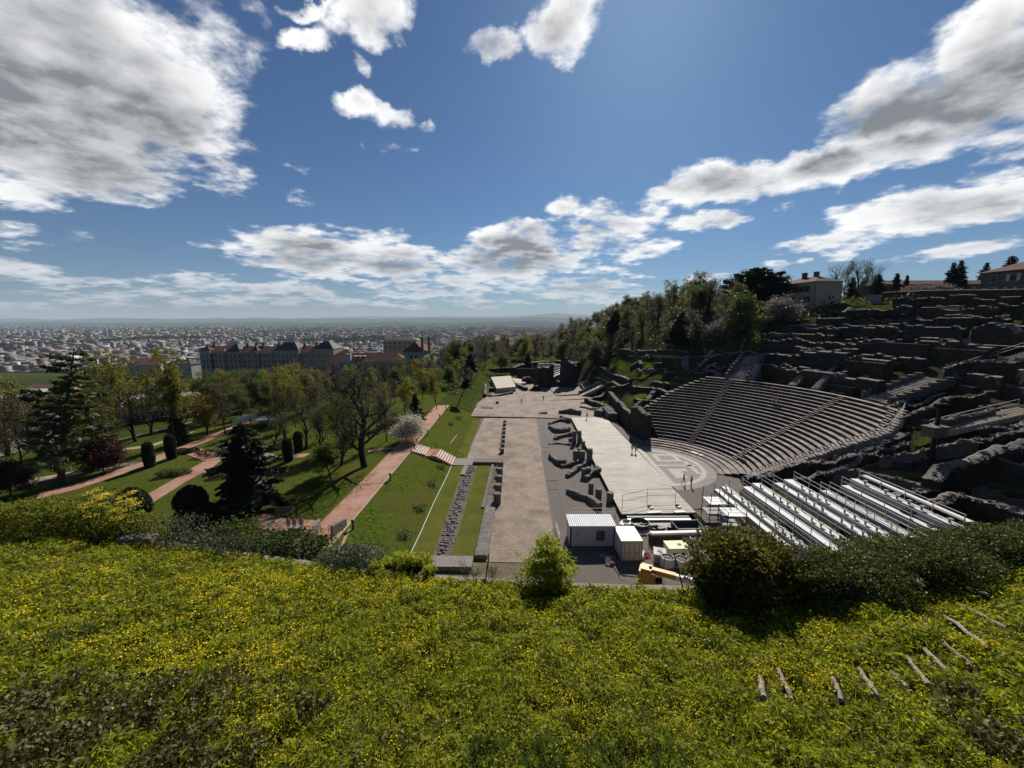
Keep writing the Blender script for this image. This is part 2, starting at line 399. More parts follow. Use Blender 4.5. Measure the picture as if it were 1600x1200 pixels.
ground = np_mesh('ground', np.stack([xa, ya, za], -1).reshape(-1, 3), faces, m_ground, colors=colr.reshape(-1, 3), smooth=True)
tag(ground, kind='structure')
# far ridges that close the plain
m_ridge = mat('ridge', (.05, .07, .045), (.03, .045, .03), scale=.002, rough=1, spec=0)
def ridge(y, xr, base, amp, seed, depth):
    n = 160; vs = []; fs = []
    prof = [(-depth, 0), (-depth * .6, .35), (-depth * .25, .8), (0, 1), (depth * .4, .6), (depth, 0)]
    for i in range(n + 1):
        x = xr[0] + (xr[1] - xr[0]) * i / n
        h = 0; 
        for o in range(5): h += mnoise.noise(Vector((x / y * 7 * 2 ** o, seed, 0))) * .5 ** o
        e = min(1, min(i, n - i) / 12)
        hh = max(0, base(x / y) + amp * h) * e
        for dy, k in prof: vs.append((x, y + dy + 400 * h, -112 + hh * k))
    m = len(prof)
    for i in range(n):
        for k in range(m - 1): fs.append((i * m + k, (i + 1) * m + k, (i + 1) * m + k + 1, i * m + k + 1))
    o = np_mesh('hills', vs, fs, m_ridge, smooth=True); tag(o, kind='structure')
ridge(15000, (-22000, 9000), lambda u: 95 + 50 * max(0, u + .1), 60, 1.3, 3000)
ridge(24000, (-36000, 16000), lambda u: 330 - 40 * (u < -.8), 90, 5.1, 4000)
ridge(40000, (-24000, 30000), lambda u: 600 + 420 * max(0, 1 - abs(u - .09) / .14), 220, 9.7, 5000)
# ---------------------------------------------------------------- flat sheets
def sheet(name, poly, m, dz, kind='structure'):
    mb = MB(); A = sum(poly[i][0] * poly[(i + 1) % len(poly)][1] - poly[(i + 1) % len(poly)][0] * poly[i][1] for i in range(len(poly)))
    if A < 0: poly = poly[::-1]
    mb.add([(x, y, H(x, y) + dz) for x, y in poly], [tuple(range(len(poly)))])
    o = mb.build(name, m); tag(o, kind=kind); return o
def strip(name, pts, wid, m, dz):
    """ribbon along ground points"""
    pts = [Vector((p[0], p[1])) for p in pts]; L = []; Rr = []
    dens = []
    for a, b in zip(pts[:-1], pts[1:]):
        n = max(1, int((b - a).length / 1.5)); dens += [a.lerp(b, k / n) for k in range(n)]
    dens.append(pts[-1]); N = len(dens); ws = wid if hasattr(wid, '__len__') else (wid, wid)
    mb = MB(); vs = []; fs = []
    for i, p in enumerate(dens):
        d = (dens[min(i + 1, N - 1)] - dens[max(i - 1, 0)]).normalized(); n = Vector((-d.y, d.x)); w_ = ws[0] + (ws[1] - ws[0]) * i / (N - 1)
        for s_ in (-.5, .5):
            q = p + n * w_ * s_; vs.append((q.x, q.y, H(q.x, q.y) + dz))
    for i in range(N - 1): fs.append((2 * i + 1, 2 * i, 2 * i + 2, 2 * i + 3))
    mb.add(vs, fs); o = mb.build(name, m); tag(o, kind='structure'); return o
m_pave, T = newmat('paving')
tc = T.node('ShaderNodeTexCoord').outputs['Object']
br = T.node('ShaderNodeTexBrick', i_Scale=1.0); br.offset = .5
T.l.new(tc, br.inputs['Vector']); br.inputs['Mortar Size'].default_value = .015; br.inputs['Brick Width'].default_value = .95; br.inputs['Row Height'].default_value = .6
br.inputs['Color1'].default_value = (.26, .205, .165, 1); br.inputs['Color2'].default_value = (.22, .18, .15, 1); br.inputs['Mortar'].default_value = (.13, .11, .09, 1); br.inputs['Bias'].default_value = 0
n1 = T.noise(tc, .25, 6, .7); n2 = T.noise(tc, 3, 6, .7)
cc = T.mix(1.0, br.outputs['Color'], T.ramp(n1, [(.32, (.5, .48, .46)), (.5, (.95, .93, .9)), (.66, (1.25, 1.18, 1.1))]), 'MULTIPLY'); cc = T.mix(1.0, cc, T.ramp(n2, [(.3, .75), (.7, 1.15)]), 'MULTIPLY')
p = T.node('ShaderNodeBsdfPrincipled', i_Roughness=.85); T.l.new(cc, p.inputs['Base Color']); p.inputs['Specular IOR Level'].default_value = .25; T.l.new(p.outputs[0], T.out.inputs[0])
m_red = mat('red_path', (.40, .185, .12), (.21, .105, .075), scale=1.6, bump=.4, bscale=30, amt=.45, detail=12, big=(.35, (.36, .235, .175)))
m_beige = mat('beige_path', (.34, .27, .2), (.24, .19, .14), scale=1.0, bump=.3, bscale=20)
m_dry = mat('dry_grass', (.165, .15, .035), (.075, .085, .02), scale=3, bump=.9, bscale=20, big=(.35, (.08, .1, .02)), spec=0, rough=1)
m_lawn = mat('lawn', (.095, .132, .018), (.028, .046, .008), scale=2.5, bump=1.0, bscale=25, big=(.25, (.085, .085, .022)), detail=11, amt=.3, spec=0, rough=1)
m_gravel = mat('gravel', (.17, .14, .125), (.085, .075, .07), scale=6, bump=.8, bscale=25, detail=8, big=(.3, (.14, .12, .105)))
m_bed = mat('gravel_bed', (.15, .15, .115), (.07, .075, .055), scale=8, bump=.8, bscale=30, detail=8)
m_edge = mat('path_edging', (.42, .36, .29), (.26, .22, .18), scale=4)
for x_, y0_, y1_, mm in ((-19.42, 36, 65.4, m_edge), (-19.42, 69.8, 104, m_edge), (-23.0, 33, 104, m_dry)):
    mb = MB(); n_ = int((y1_ - y0_) / 1.5)
    for k_ in range(n_): mb.box((x_, y0_ + (y1_ - y0_) * (k_ + .5) / n_, 3.0), (.2, (y1_ - y0_) / n_ - .02, .14))
    tag(mb.build('path_edge', mm), kind='structure')
terrace = sheet('terrace_paving', [(-3.6, 38), (4.3, 38), (4.8, 101), (-3.6, 101)], m_pave, .05)
sheet('terrace_paving', [(-10.3, 68), (-3.6, 68), (-3.6, 101), (-9.3, 101)], m_pave, .05)
sheet('terrace_paving', [(-13, 101), (26.5, 101), (26.5, 125), (22, 168), (-3, 168), (-13, 118)], m_pave, .04)
sheet('gravel_yard', [(4.3, 34), (30, 32), (30, 46), (13.4, 46), (13.4, 101), (4.8, 101)], m_gravel, .03)
sheet('dry_lawn', [(-12, 38), (-9.5, 38), (-10.2, 101), (-12, 101)], m_dry, .06)
sheet('dry_lawn', [(-7.4, 38), (-4.6, 38), (-4.6, 66), (-7.4, 66)], m_dry, .06)
sheet('lawn_bank', [(-19.4, 30), (-12, 30), (-12, 78.0), (-12, 104), (-19.4, 104)], m_lawn, .05)
sheet('lawn', [(-115, 18), (-23, 18), (-23, 122), (-70, 122), (-84.9, 110), (-84.9, 18)], m_lawn, .03)
sheet('path', [(-23, 33), (-19.4, 33), (-19.4, 104), (-23, 104)], m_red, .06)
sheet('path', [(-30, 106), (-14, 106), (-19.4, 104), (-23, 104)], m_red, .055)
def gp(*pp): return [G(*q)[:2] for q in pp]
strip('path', gp((60, 775), (115, 762), (225, 725), (275, 705), (330, 684), (398, 655)), (4.2, 3.0), m_red, .07)
strip('path', gp((20, 757), (90, 745), (150, 733), (215, 724)), (4.0, 2.5), m_beige, .085)
strip('path', gp((200, 800), (232, 781), (280, 752), (318, 732)), (3.0, 3.2), m_red, .08)
strip('path', gp((300, 742), (330, 722), (372, 709), (430, 716), (480, 712)), (4.0, 2.2), m_red, .1)
strip('path', gp((300, 705), (330, 716), (345, 716)), 3.0, m_red, .115)
strip('path', gp((175, 706), (240, 696), (300, 675)), (3.0, 1.8), m_beige, .09)
strip('path', gp((130, 700), (185, 688), (235, 676), (300, 660)), (1.8, 1.4), m_beige, .095)
strip('path', gp((575, 706), (600, 702), (626, 701)), 1.1, m_beige, .1)
strip('path', gp((380, 800), (405, 783), (430, 775)), 2.4, m_red, .1)
strip('path', gp((395, 812), (440, 822), (500, 824)), 2.6, m_red, .11)
# ================================================================ vegetation kit
nrg = np.random.default_rng(11)
m_bark = mat('bark', (.075, .06, .048), (.03, .025, .02), scale=6, bump=.8, bscale=20, rough=.95)
m_barkd = mat('dark_bark', (.04, .033, .028), (.018, .015, .013), scale=6, bump=.8, bscale=20, rough=.95)
m_barkr = mat('pine_bark', (.12, .07, .045), (.05, .03, .022), scale=6, bump=.8, bscale=20, rough=.95)
L_YEL = leafmat('spring_leaf', (.20, .17, .03), (.085, .085, .018), .45)
L_OLV = leafmat('olive_leaf', (.105, .105, .03), (.045, .048, .016), .4)
L_GRN = leafmat('green_leaf', (.075, .105, .018), (.03, .045, .01), .4)
L_GOLD = leafmat('gold_leaf', (.21, .135, .03), (.10, .065, .018), .35)
L_DRK = leafmat('needle', (.022, .032, .017), (.008, .013, .008), .12)
L_PIN = leafmat('pine_needle', (.085, .09, .034), (.028, .034, .014), .3)
L_RED = leafmat('purple_leaf', (.075, .022, .026), (.025, .010, .012), .3)
L_BLO = leafmat('blossom', (.66, .62, .52), (.38, .38, .26), .3, tcol=(1, 1, .95))
L_PNK = leafmat('pale_blossom', (.27, .22, .20), (.12, .095, .08), .3, tcol=(1, 1, 1))
L_BRW = leafmat('twig_bud', (.085, .068, .045), (.04, .033, .024), .25)
L_BRT = leafmat('bright_leaf', (.36, .37, .03), (.16, .19, .016), .5)
L_BUS = leafmat('bush_leaf', (.065, .08, .02), (.022, .03, .009), .3)
L_GREY = leafmat('sage_leaf', (.13, .14, .10), (.05, .06, .042), .3)
L_EUP = leafmat('spurge_head', (.40, .40, .03), (.22, .25, .02), .35)
L_TOP = leafmat('clipped_yew', (.022, .034, .012), (.009, .014, .006), .1)
def cards(pts, size, up=.3, aspect=1.6, jit=.45, gen=nrg):
    """diamond leaf cards at pts; returns verts, faces"""
    n = len(pts); pts = np.asarray(pts, float)
    a = gen.normal(size=(n, 3)); a[:, 2] *= (1 - up); a /= np.linalg.norm(a, axis=1)[:, None] + 1e-9
    b = gen.normal(size=(n, 3)); b -= a * (a * b).sum(1)[:, None]; b /= np.linalg.norm(b, axis=1)[:, None] + 1e-9
    s = (size * (1 + jit * gen.uniform(-1, 1, n)))[:, None]
    la = a * s * aspect * .5; lb = b * s * .5
    v = np.stack([pts - la, pts + lb * .9, pts + la, pts - lb * .9], 1).reshape(-1, 3)
    f = np.arange(4 * n).reshape(n, 4)
    return v, f
def leafmesh(name, pts, size, m, parent=None, **k):
    v, f = cards(pts, size, **k); return np_mesh(name, v, f, m, parent=parent)
def grow(mb, rg, p, d, L, r, lev, S, tips):
    """one branch and its offspring; S: parameters"""
    n = 4 if lev < 2 else 3
    pts = [p]; rad = [r]; dd = d.copy()
    for i in range(n):
        dd = (dd + Vector((rg.uniform(-1, 1), rg.uniform(-1, 1), rg.uniform(-.6, 1) * 1.0)) * S['wob'] + Vector((0, 0, S['upb'] * (1 if lev else .3)))).normalized()
        pts.append(pts[-1] + dd * L / n); rad.append(r * (1 - (.62 if lev else S.get('tap', .45)) * (i + 1) / n))
    mb.tube(pts, rad, 7 if lev == 0 else (5 if lev < 3 else 3), cap=False)
    if lev >= S['lev']:
        tips.append((pts[-1], dd)); tips.append((pts[-2], dd)); return
    if lev >= S['lev'] - 1: tips.append((pts[-1], dd))
    k = S['kids'][min(lev, len(S['kids']) - 1)]
    t0 = S['bare'] if lev == 0 else .3
    ph = rg.uniform(0, 6.28)
    for j in range(k):
        t = t0 + (1 - t0) * (j + rg.uniform(.2, .9)) / k
        q = min(n - 1, int(t * n)); fr = t * n - q; bp = pts[q].lerp(pts[q + 1], min(1, fr)); br = rad[q] * .6
        ax = (pts[q + 1] - pts[q]).normalized(); u = ax.orthogonal().normalized(); ph += 2.4 + rg.uniform(-.5, .5)
        u = Matrix.Rotation(ph, 3, ax) @ u; an = R(S['ang'] + rg.uniform(-14, 14)) * (1.15 - .35 * t)
        nd = (ax * math.cos(an) + u * math.sin(an)).normalized()
        ll = L * S['len'] * rg.uniform(.7, 1.15) * (1.15 - .45 * t if lev == 0 else 1)
        grow(mb, rg, bp, nd, ll, min(br, ll * .05 + .008), lev + 1, S, tips)
    # leader continues
    if lev == 0: 
        for j in range(2):
            nd = (dd + Vector((rg.uniform(-1, 1), rg.uniform(-1, 1), .4)) * .4).normalized(); grow(mb, rg, pts[-1], nd, L * S['len'], rad[-1] * .9, 1, S, tips)
TREE_H = {}
def broad(name, seed, h, S, leaf, bark, nleaf, lsize, lrad, group=None):
    rg = random.Random(seed); gen = np.random.default_rng(seed)
    root = thing(name, None, 'tree'); mb = MB(); tips = []
    d0 = Vector((S.get('lean', 0), 0, 1)).normalized()
    grow(mb, rg, Vector((0, 0, -.3)), d0, S['trunk'] * h, S['r'], 0, S, tips)
    pts = []
    for (p, d) in tips:
        q = np.array(p)[None] + gen.normal(size=(nleaf, 3)) * lrad * np.array([1, 1, .8]); pts.append(q)
    mb.build('trunk', bark, root, smooth=True)
    if nleaf:
        P_ = np.concatenate(pts); P_ = P_[P_[:, 2] > .12 * h]
        leafmesh('crown', P_, lsize, leaf, root)
        top = P_[:, 2].max(); wid = np.percentile(np.hypot(P_[:, 0], P_[:, 1]), 95)
    else:
        top = max(p.z for p, d in tips); wid = 1
    TREE_H[root.name] = top; root['_h'] = float(top)
    return root
def conifer(name, seed, h, r0, droop, leaf, bark, whorls, per, lsize, bare=.08, tip=.08, flat=0.0, dens=22, vary=.3):
    rg = random.Random(seed); gen = np.random.default_rng(seed); root = thing(name, None, 'tree')
    mb = MB(); mb.tube([(0, 0, -.3), (.02 * h * rg.uniform(-1, 1), 0, h * .5), (0, 0, h)], [.022 * h, .014 * h, .003 * h], 8, cap=False); pts = []
    for i in range(whorls):
        t = bare + (1 - bare) * i / whorls; z = h * t
        k = (1 - t) ** .75 if not flat else (1 - t ** 3) * (.35 + .65 * min(1, t / .35)) 
        for j in range(per):
            a = 2 * math.pi * (j / per) + i * 1.1 + rg.uniform(-.4, .4); L = (r0 * k + tip) * rg.uniform(1 - vary * 1.2, 1 + vary * .7)
            n = 5; bp = []; 
            for s in range(n + 1):
                u = s / n; bp.append((math.cos(a) * L * u, math.sin(a) * L * u, z + L * (.18 * u - droop * u * u) + (.1 * L * u * u * u)))
            mb.tube(bp, [.012 * L + .01, .01 * L + .008, .008 * L + .006, .006 * L, .004 * L, .002 * L + .003], 3, cap=False)
            nn = max(4, int(dens * L)); us = gen.uniform(.12, 1, nn) ** .8
            bpa = np.array(bp); ii = np.minimum((us * n).astype(int), n - 1); fr = us * n - ii
            q = bpa[ii] * (1 - fr)[:, None] + bpa[ii + 1] * fr[:, None]
            sp = .13 * L * (1.1 - us * .6)
            q += gen.normal(size=(nn, 3)) * np.stack([sp, sp, sp * .35], 1); q[:, 2] -= droop * .10 * L * gen.uniform(0, 1, nn); pts.append(q)
    mb.build('trunk', bark, root, smooth=True); P_ = np.concatenate(pts)
    leafmesh('crown', P_, lsize, leaf, root, up=.55, aspect=2.4); root['_h'] = float(P_[:, 2].max()); return root
def blob_points(gen, n, ells, noise_amt=.35, shell=.55):
    """points spread in the outer part of lumpy ellipsoids (centre, radii)"""
    out = []; tot = sum(e[1][0] * e[1][1] * e[1][2] for e in ells)
    for c, r in ells:
        k = max(8, int(n * r[0] * r[1] * r[2] / tot)); d = gen.normal(size=(k, 3)); d /= np.linalg.norm(d, axis=1)[:, None]
        rad = (shell + (1 - shell) * gen.uniform(0, 1, k) ** .6)
        lump = np.array([mnoise.noise(Vector(x * 2.6 + np.array(c))) for x in d]); rad = rad * (1 + noise_amt * lump)
        out.append(np.array(c) + d * rad[:, None] * np.array(r))
    return np.concatenate(out)
def bush(name, label, cat, loc, ells, n, lsize, leaf, seed, stems=6, group=None, noise_amt=.4, rz=0, zmin=-.2, up=.2, aspect=1.6):
    gen = np.random.default_rng(seed); rg = random.Random(seed); root = thing(name, label, cat, loc, rz, group)
    P_ = blob_points(gen, n, ells, noise_amt); P_ = P_[P_[:, 2] > zmin]
    mb = MB()
    for i in range(stems):
        e = rg.choice(ells); c = e[0]; q = [c[k] + e[1][k] * rg.uniform(-.7, .7) for k in range(3)]
        b0 = (c[0] * .6 + rg.uniform(-.2, .2) * e[1][0], c[1] * .6 + rg.uniform(-.2, .2) * e[1][1], -.3)
        mid = [(b0[k] + q[k]) / 2 + rg.uniform(-.1, .1) * e[1][k] for k in range(3)]
        mb.tube([b0, mid, q], [.03, .02, .006], 4, cap=False)
    mb.build('stem', m_barkd, root); leafmesh('foliage', P_, lsize, leaf, root, up=up, aspect=aspect); return root
def ztop(x, y, px, py):
    d = ray(px, py); t = math.hypot(x, y) / math.hypot(d[0], d[1]); return CAMZ + d[2] * t
USED = set()
def plant(proto, px, base, top, label, group=None, cat='tree', z=None, wide=1.0, rz=None, y=None):
    """stand a tree on the ground under a photo point; its height follows from where its tip is seen"""
    if y is not None:
        g = DY(px, base, y); b = (g[0], g[1], H(g[0], g[1]))
    elif z is None: b = G(px, base)
    else: b = P(px, base, z)
    hh = ztop(b[0], b[1], px, top) - b[2]; s = hh / proto['_h']
    o = proto if proto.name not in USED else copy_tree(proto)
    USED.add(o.name)
    o.location = b; o.scale = (s * wide, s * wide, s); o.rotation_euler = (0, 0, rng.uniform(0, 6.28) if rz is None else rz)
    o['label'] = label; o['category'] = cat
    if group: o['group'] = group
    elif 'group' in o: del o['group']
    return o
S_spr = dict(lev=4, kids=[7, 4, 4, 3], wob=.16, upb=.10, bare=.28, ang=46, len=.60, trunk=.5, r=.2, tap=.5)
S_tall = dict(lev=4, kids=[8, 4, 3, 3], wob=.14, upb=.13, bare=.22, ang=38, len=.50, trunk=.62, r=.2, tap=.55)
S_bare = dict(lev=5, kids=[7, 5, 4, 4, 3], wob=.17, upb=.07, bare=.26, ang=50, len=.66, trunk=.42, r=.34, tap=.35)
S_small = dict(lev=3, kids=[7, 5, 4], wob=.2, upb=.03, bare=.3, ang=58, len=.72, trunk=.42, r=.12, tap=.4)
S_lean = dict(lev=4, kids=[6, 4, 4, 3], wob=.2, upb=.1, bare=.25, ang=48, len=.66, trunk=.44, r=.24, lean=.35, tap=.4)
t_yel = broad('spring_tree', 1, 14, S_spr, L_YEL, m_barkd, 5, .2, .32)
t_yel2 = broad('spring_tree', 2, 16, S_tall, L_YEL, m_barkd, 5, .2, .32)
t_olv = broad('budding_tree', 3, 14, S_spr, L_OLV, m_barkd, 6, .2, .34)
t_olv2 = broad('budding_tree', 4, 15, S_tall, L_OLV, m_barkd, 6, .2, .34)
t_grn = broad('leafy_tree', 5, 12, S_spr, L_GRN, m_barkd, 8, .22, .4)
t_bud = broad('twiggy_tree', 6, 14, S_tall, L_BRW, m_barkd, 5, .15, .38)
t_big = broad('bare_tree', 8, 16, S_bare, L_BRW, m_barkd, 1, .07, .15)
t_bare2 = broad('bare_tree', 21, 13, dict(S_bare, kids=[5, 4, 4, 3, 3], ang=40), L_BRW, m_barkd, 1, .08, .2)
t_mid = broad('budding_tree', 9, 11, S_lean, L_OLV, m_barkd, 2, .15, .3)
t_left = broad('spring_tree', 12, 14, dict(S_lean, r=.4, lean=-.25), L_YEL, m_barkd, 3, .2, .3)
t_gold = broad('golden_tree', 13, 8, dict(S_spr, lev=4, ang=50, bare=.2), L_GOLD, m_barkd, 4, .17, .26)
t_red = broad('purple_leaved_tree', 14, 7, S_small, L_RED, m_barkd, 26, .2, .45)
t_blo = broad('blossom_tree', 15, 5, S_small, L_BLO, m_barkd, 20, .13, .46)
t_pnk = broad('blossom_tree', 16, 7, S_small, L_PNK, m_barkd, 18, .17, .4)
t_ced = conifer('drooping_cedar', 17, 10, 3.6, .42, L_DRK, m_barkd, 15, 6, .30, bare=.12, dens=40, vary=.55)
t_pin = conifer('pine_tree', 18, 18, 3.7, .12, L_PIN, m_barkr, 19, 5, .36, bare=.16, tip=.9, dens=17, vary=.75)
t_spr = conifer('spruce_tree', 19, 12, 2.8, .25, L_DRK, m_barkd, 26, 6, .3, dens=30)
t_leb = conifer('spreading_cedar', 20, 14, 8.5, .06, L_DRK, m_barkd, 13, 8, .45, bare=.2, flat=1, dens=30)
t_umb = broad('umbrella_pine', 22, 12, dict(S_tall, kids=[6, 4, 3], lev=3, ang=55, len=.22, bare=.72, trunk=.82, r=.18), L_DRK, m_barkd, 12, .35, .45)
t_cyp = conifer('cypress_tree', 23, 9, .9, -.9, L_DRK, m_barkd, 26, 6, .25, bare=.03, dens=34)
# ---- the garden on the left
GT = 'trees in the park'
plant(t_pin, 95, 757, 546, 'tall shaggy pine with a reddish bare trunk beside the pink path').rotation_euler = (0, R(11), .6)
plant(t_left, 68, 712, 566, 'leaning tree with crooked dark limbs and sparse yellow leaves, left of the pine')
plant(t_yel, 165, 690, 540, 'yellow-green tree just behind the tall pine')
plant(t_yel2, 268, 700, 540, 'tallest yellow-green tree, standing over the clipped green columns')
plant(t_yel2, 292, 690, 572, 'slender yellow-green tree close beside the golden one')
plant(t_mid, 236, 680, 590, 'dark crooked tree in front of the louvred white pavilion')
plant(t_gold, 325, 680, 613, 'small round tree in golden leaf by the upper path')
plant(t_spr, 279, 694, 632, 'small dark fir between the yellow-green trees')
plant(t_red, 163, 738, 668, 'small purple-leaved tree beside the tall pine')
plant(t_red, 18, 775, 705, 'dark purple tree at the left edge above the yellow shrubs')
plant(t_yel, -8, 735, 612, 'bright yellow-leaved tree cut off by the left edge')
plant(t_olv, 335, 655, 578, 'olive round-crowned tree below the long grey school')
plant(t_olv, 372, 650, 582, 'dull green tree behind the white canopy roof')
plant(t_yel, 428, 655, 568, 'broad yellow-olive tree below the domed pavilion of the school')
plant(t_olv2, 462, 668, 596, 'thin budding tree right of the broad yellow-olive one')
plant(t_grn, 402, 640, 588, 'dark green tree behind the lamp post of the canopy')
plant(t_ced, 392, 795, 664, 'dark drooping cedar with shaggy boughs on the lawn', wide=1.25)
plant(t_big, 570, 730, 556, 'great bare tree with a thick dark trunk and wide fan of twigs', rz=.4, wide=1.35)
plant(t_mid, 532, 728, 628, 'crooked half-bare tree left of the great bare tree')
plant(t_bare2, 478, 702, 622, 'leafless tree above the clipped green column')
plant(t_grn, 515, 742, 690, 'low dense dark tree under the great bare tree', wide=1.5)
plant(t_olv, 505, 690, 632, 'sparse olive tree behind the low dense dark tree')
plant(t_blo, 634, 690, 642, 'white blossoming tree on the lawn by the red path', wide=1.25)
plant(t_yel, 632, 652, 588, 'yellow-green tree behind the white blossoming tree')
plant(t_yel2, 683, 640, 574, 'bright yellow-green tree at the far end of the red path')
plant(t_spr, 650, 662, 616, 'dark fir behind the white blossoming tree', wide=1.3)
plant(t_umb, 716, 632, 588, 'dark spreading pine at the end of the green bank', wide=1.5)
plant(t_olv, 600, 640, 590, 'olive tree in the haze of twigs of the great bare tree')
plant(t_olv, 560, 630, 596, 'brownish tree behind the great bare tree')
plant(t_olv, 706, 605, 548, 'dull olive tree right of the tiled house', y=175)
plant(t_spr, 736, 605, 553, 'dark round conifer right of the tiled house', y=170, wide=2.0)
for i, (px, b, t_, pr) in enumerate([(352, 676, 594, t_bud), (378, 660, 590, t_olv), (418, 668, 588, t_olv2), (446, 684, 604, t_bare2), (492, 672, 592, t_bud), (548, 700, 610, t_olv), (604, 690, 606, t_bud), (500, 712, 640, t_bare2), (428, 700, 640, t_mid), (12, 712, 590, t_bare2), (40, 740, 612, t_bud), (212, 690, 588, t_bare2), (132, 712, 598, t_olv), (596, 665, 596, t_yel2), (470, 655, 585, t_yel)]):
    plant(pr, px, b, t_, 'tree standing on the park lawns among the pink paths', 'trees on the park lawns')
for i, (px, b, t_, pr) in enumerate([(60, 690, 600, t_olv), (22, 690, 585, t_olv2), (120, 660, 580, t_yel), (190, 655, 575, t_olv), (215, 650, 592, t_bud), (248, 655, 570, t_olv2), (310, 640, 590, t_grn), (350, 640, 600, t_bud), (385, 640, 605, t_grn), (448, 640, 584, t_bud), (485, 640, 588, t_olv), (535, 640, 600, t_grn), (575, 640, 602, t_bud), (618, 630, 590, t_bud), (660, 625, 585, t_olv), (540, 660, 625, t_bud), (602, 668, 628, t_grn)]):
    plant(pr, px, b, t_, 'tree standing in the dense belt beyond the park lawns', 'trees in the belt beyond the park lawns')
# ================================================================ the Roman theatre
def stones(name, pts, sizes, m, seed, flat_=.55):
    rg = random.Random(seed); V = []; Fs = []
    for (x, y, z), s in zip(pts, sizes):
        bm = bmesh.new(); bmesh.ops.create_icosphere(bm, subdivisions=1, radius=s)
        sx, sy, sz = rg.uniform(.7, 1.3), rg.uniform(.7, 1.3), rg.uniform(.6, 1.1) * flat_; b = len(V)
        off = Vector((rg.random() * 9, rg.random() * 9, 0))
        for v in bm.verts:
            c = v.co; k = 1 + .45 * mnoise.noise(c * 2.2 / s * .5 + off); V.append((x + c.x * sx * k, y + c.y * sy * k, z + c.z * sz * k))
        Fs += [tuple(b + v.index for v in f.verts) for f in bm.faces]; bm.free()
    return np_mesh(name, V, Fs, m)
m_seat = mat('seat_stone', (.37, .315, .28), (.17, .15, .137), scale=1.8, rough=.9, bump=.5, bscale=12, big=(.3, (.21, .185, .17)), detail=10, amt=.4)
T = NT(m_seat.node_tree); pb_ = [n for n in T.n if n.type == 'BSDF_PRINCIPLED'][0]; src = pb_.inputs['Base Color'].links[0].from_socket
tc = T.node('ShaderNodeTexCoord').outputs['Object']; sx = T.node('ShaderNodeSeparateXYZ'); T.l.new(tc, sx.inputs[0]); rad_ = T.node('ShaderNodeVectorMath', operation='LENGTH'); T.l.new(tc, rad_.inputs[0])
row = T.math('FLOOR', T.math('MULTIPLY', rad_.outputs['Value'], 1.1765)); ang_ = T.math('ADD', T.math('MULTIPLY', T.math('ARCTAN2', sx.outputs[1], sx.outputs[0]), T.math('MULTIPLY', row, .55)), T.math('MULTIPLY', row, .618))
fr_ = T.math('FRACT', ang_); wn_ = T.node('ShaderNodeTexWhiteNoise', noise_dimensions='2D'); cv_ = T.node('ShaderNodeCombineXYZ'); T.l.new(T.math('FLOOR', ang_), cv_.inputs[0]); T.l.new(row, cv_.inputs[1]); T.l.new(cv_.outputs[0], wn_.inputs['Vector'])
blk = T.math('MULTIPLY_ADD', wn_.outputs['Value'], .55, .68); jn_ = T.math('GREATER_THAN', T.math('MINIMUM', fr_, T.math('SUBTRACT', 1, fr_)), .025); blk = T.math('MULTIPLY', blk, T.math('MULTIPLY_ADD', jn_, .6, .4))
T.l.new(T.mix(1.0, src, blk, 'MULTIPLY'), pb_.inputs['Base Color'])
m_shaded_riser = mat('shaded_seat_riser', (.062, .056, .053), (.025, .024, .024), scale=1.5, rough=.95, bump=.6, bscale=10)  # far darker than the treads: the risers' shade is put into the colour
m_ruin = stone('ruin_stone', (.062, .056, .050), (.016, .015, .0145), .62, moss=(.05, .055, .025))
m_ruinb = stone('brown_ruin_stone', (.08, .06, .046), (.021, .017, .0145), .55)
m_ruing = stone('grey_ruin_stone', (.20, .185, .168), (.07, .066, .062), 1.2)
m_sunlit_cap = stone('sunlit_wall_crest', (.26, .24, .215), (.10, .095, .088), 1.4)  # top faces: mortar capping, made lighter to paint in sunlit edges
m_marble = mat('pale_marble', (.46, .435, .395), (.32, .30, .27), scale=1.5, rough=.6, bump=.1)
m_wood = None
def arcpt(r, ph): return (CX + r * math.cos(R(ph)), CY + r * math.sin(R(ph)))
def far_end(r, z):
    if z < 6.3: return math.degrees(math.acos(min(1, 6.0 / r)))
    return 74 - (z - 6.3) / 6.4 * 23
def near_end(r): return -24.5 + max(0, r - 31) * 2.4
def ring_sector(mb, r0, r1, z0, z1, p0, p1, seed, step=1.5, jz=.012):
    n = max(2, int((p1 - p0) / step)); q = []
    for i in range(n + 1):
        ph = p0 + (p1 - p0) * i / n; j = mnoise.noise(Vector((ph * .7, seed, r0))) * jz * 2
        for r, z in ((r0, z0), (r0 + .02, z1 - .1), (r0 - .015, z1 - .08), (r0, z1), (r1, z1), (r1, z0)):
            x, y = arcpt(r + (j * 1.2 if z > z0 else 0), ph); q.append((x, y, z + (j if z > z0 else 0)))
    f = []; m = []
    for i in range(n):
        for k in range(6):
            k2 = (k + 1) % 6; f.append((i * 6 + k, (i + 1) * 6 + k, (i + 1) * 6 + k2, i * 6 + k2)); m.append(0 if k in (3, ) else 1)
    b = len(mb.v); mb.v += q
    for ff, mm in zip(f, m): mb.f.append(tuple(i + b for i in ff)); mb.m.append(mm)
    for e in (0, n): mb.f.append(tuple(b + e * 6 + k for k in (range(6) if e else range(5, -1, -1)))); mb.m.append(1)
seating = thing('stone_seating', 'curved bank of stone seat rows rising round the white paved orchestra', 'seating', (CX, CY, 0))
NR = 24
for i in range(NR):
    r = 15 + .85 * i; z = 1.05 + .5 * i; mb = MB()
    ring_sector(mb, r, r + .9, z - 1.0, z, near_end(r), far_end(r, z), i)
    mb.build('seat_row', [m_seat, m_shaded_riser], seating, offset=(CX, CY, 0))
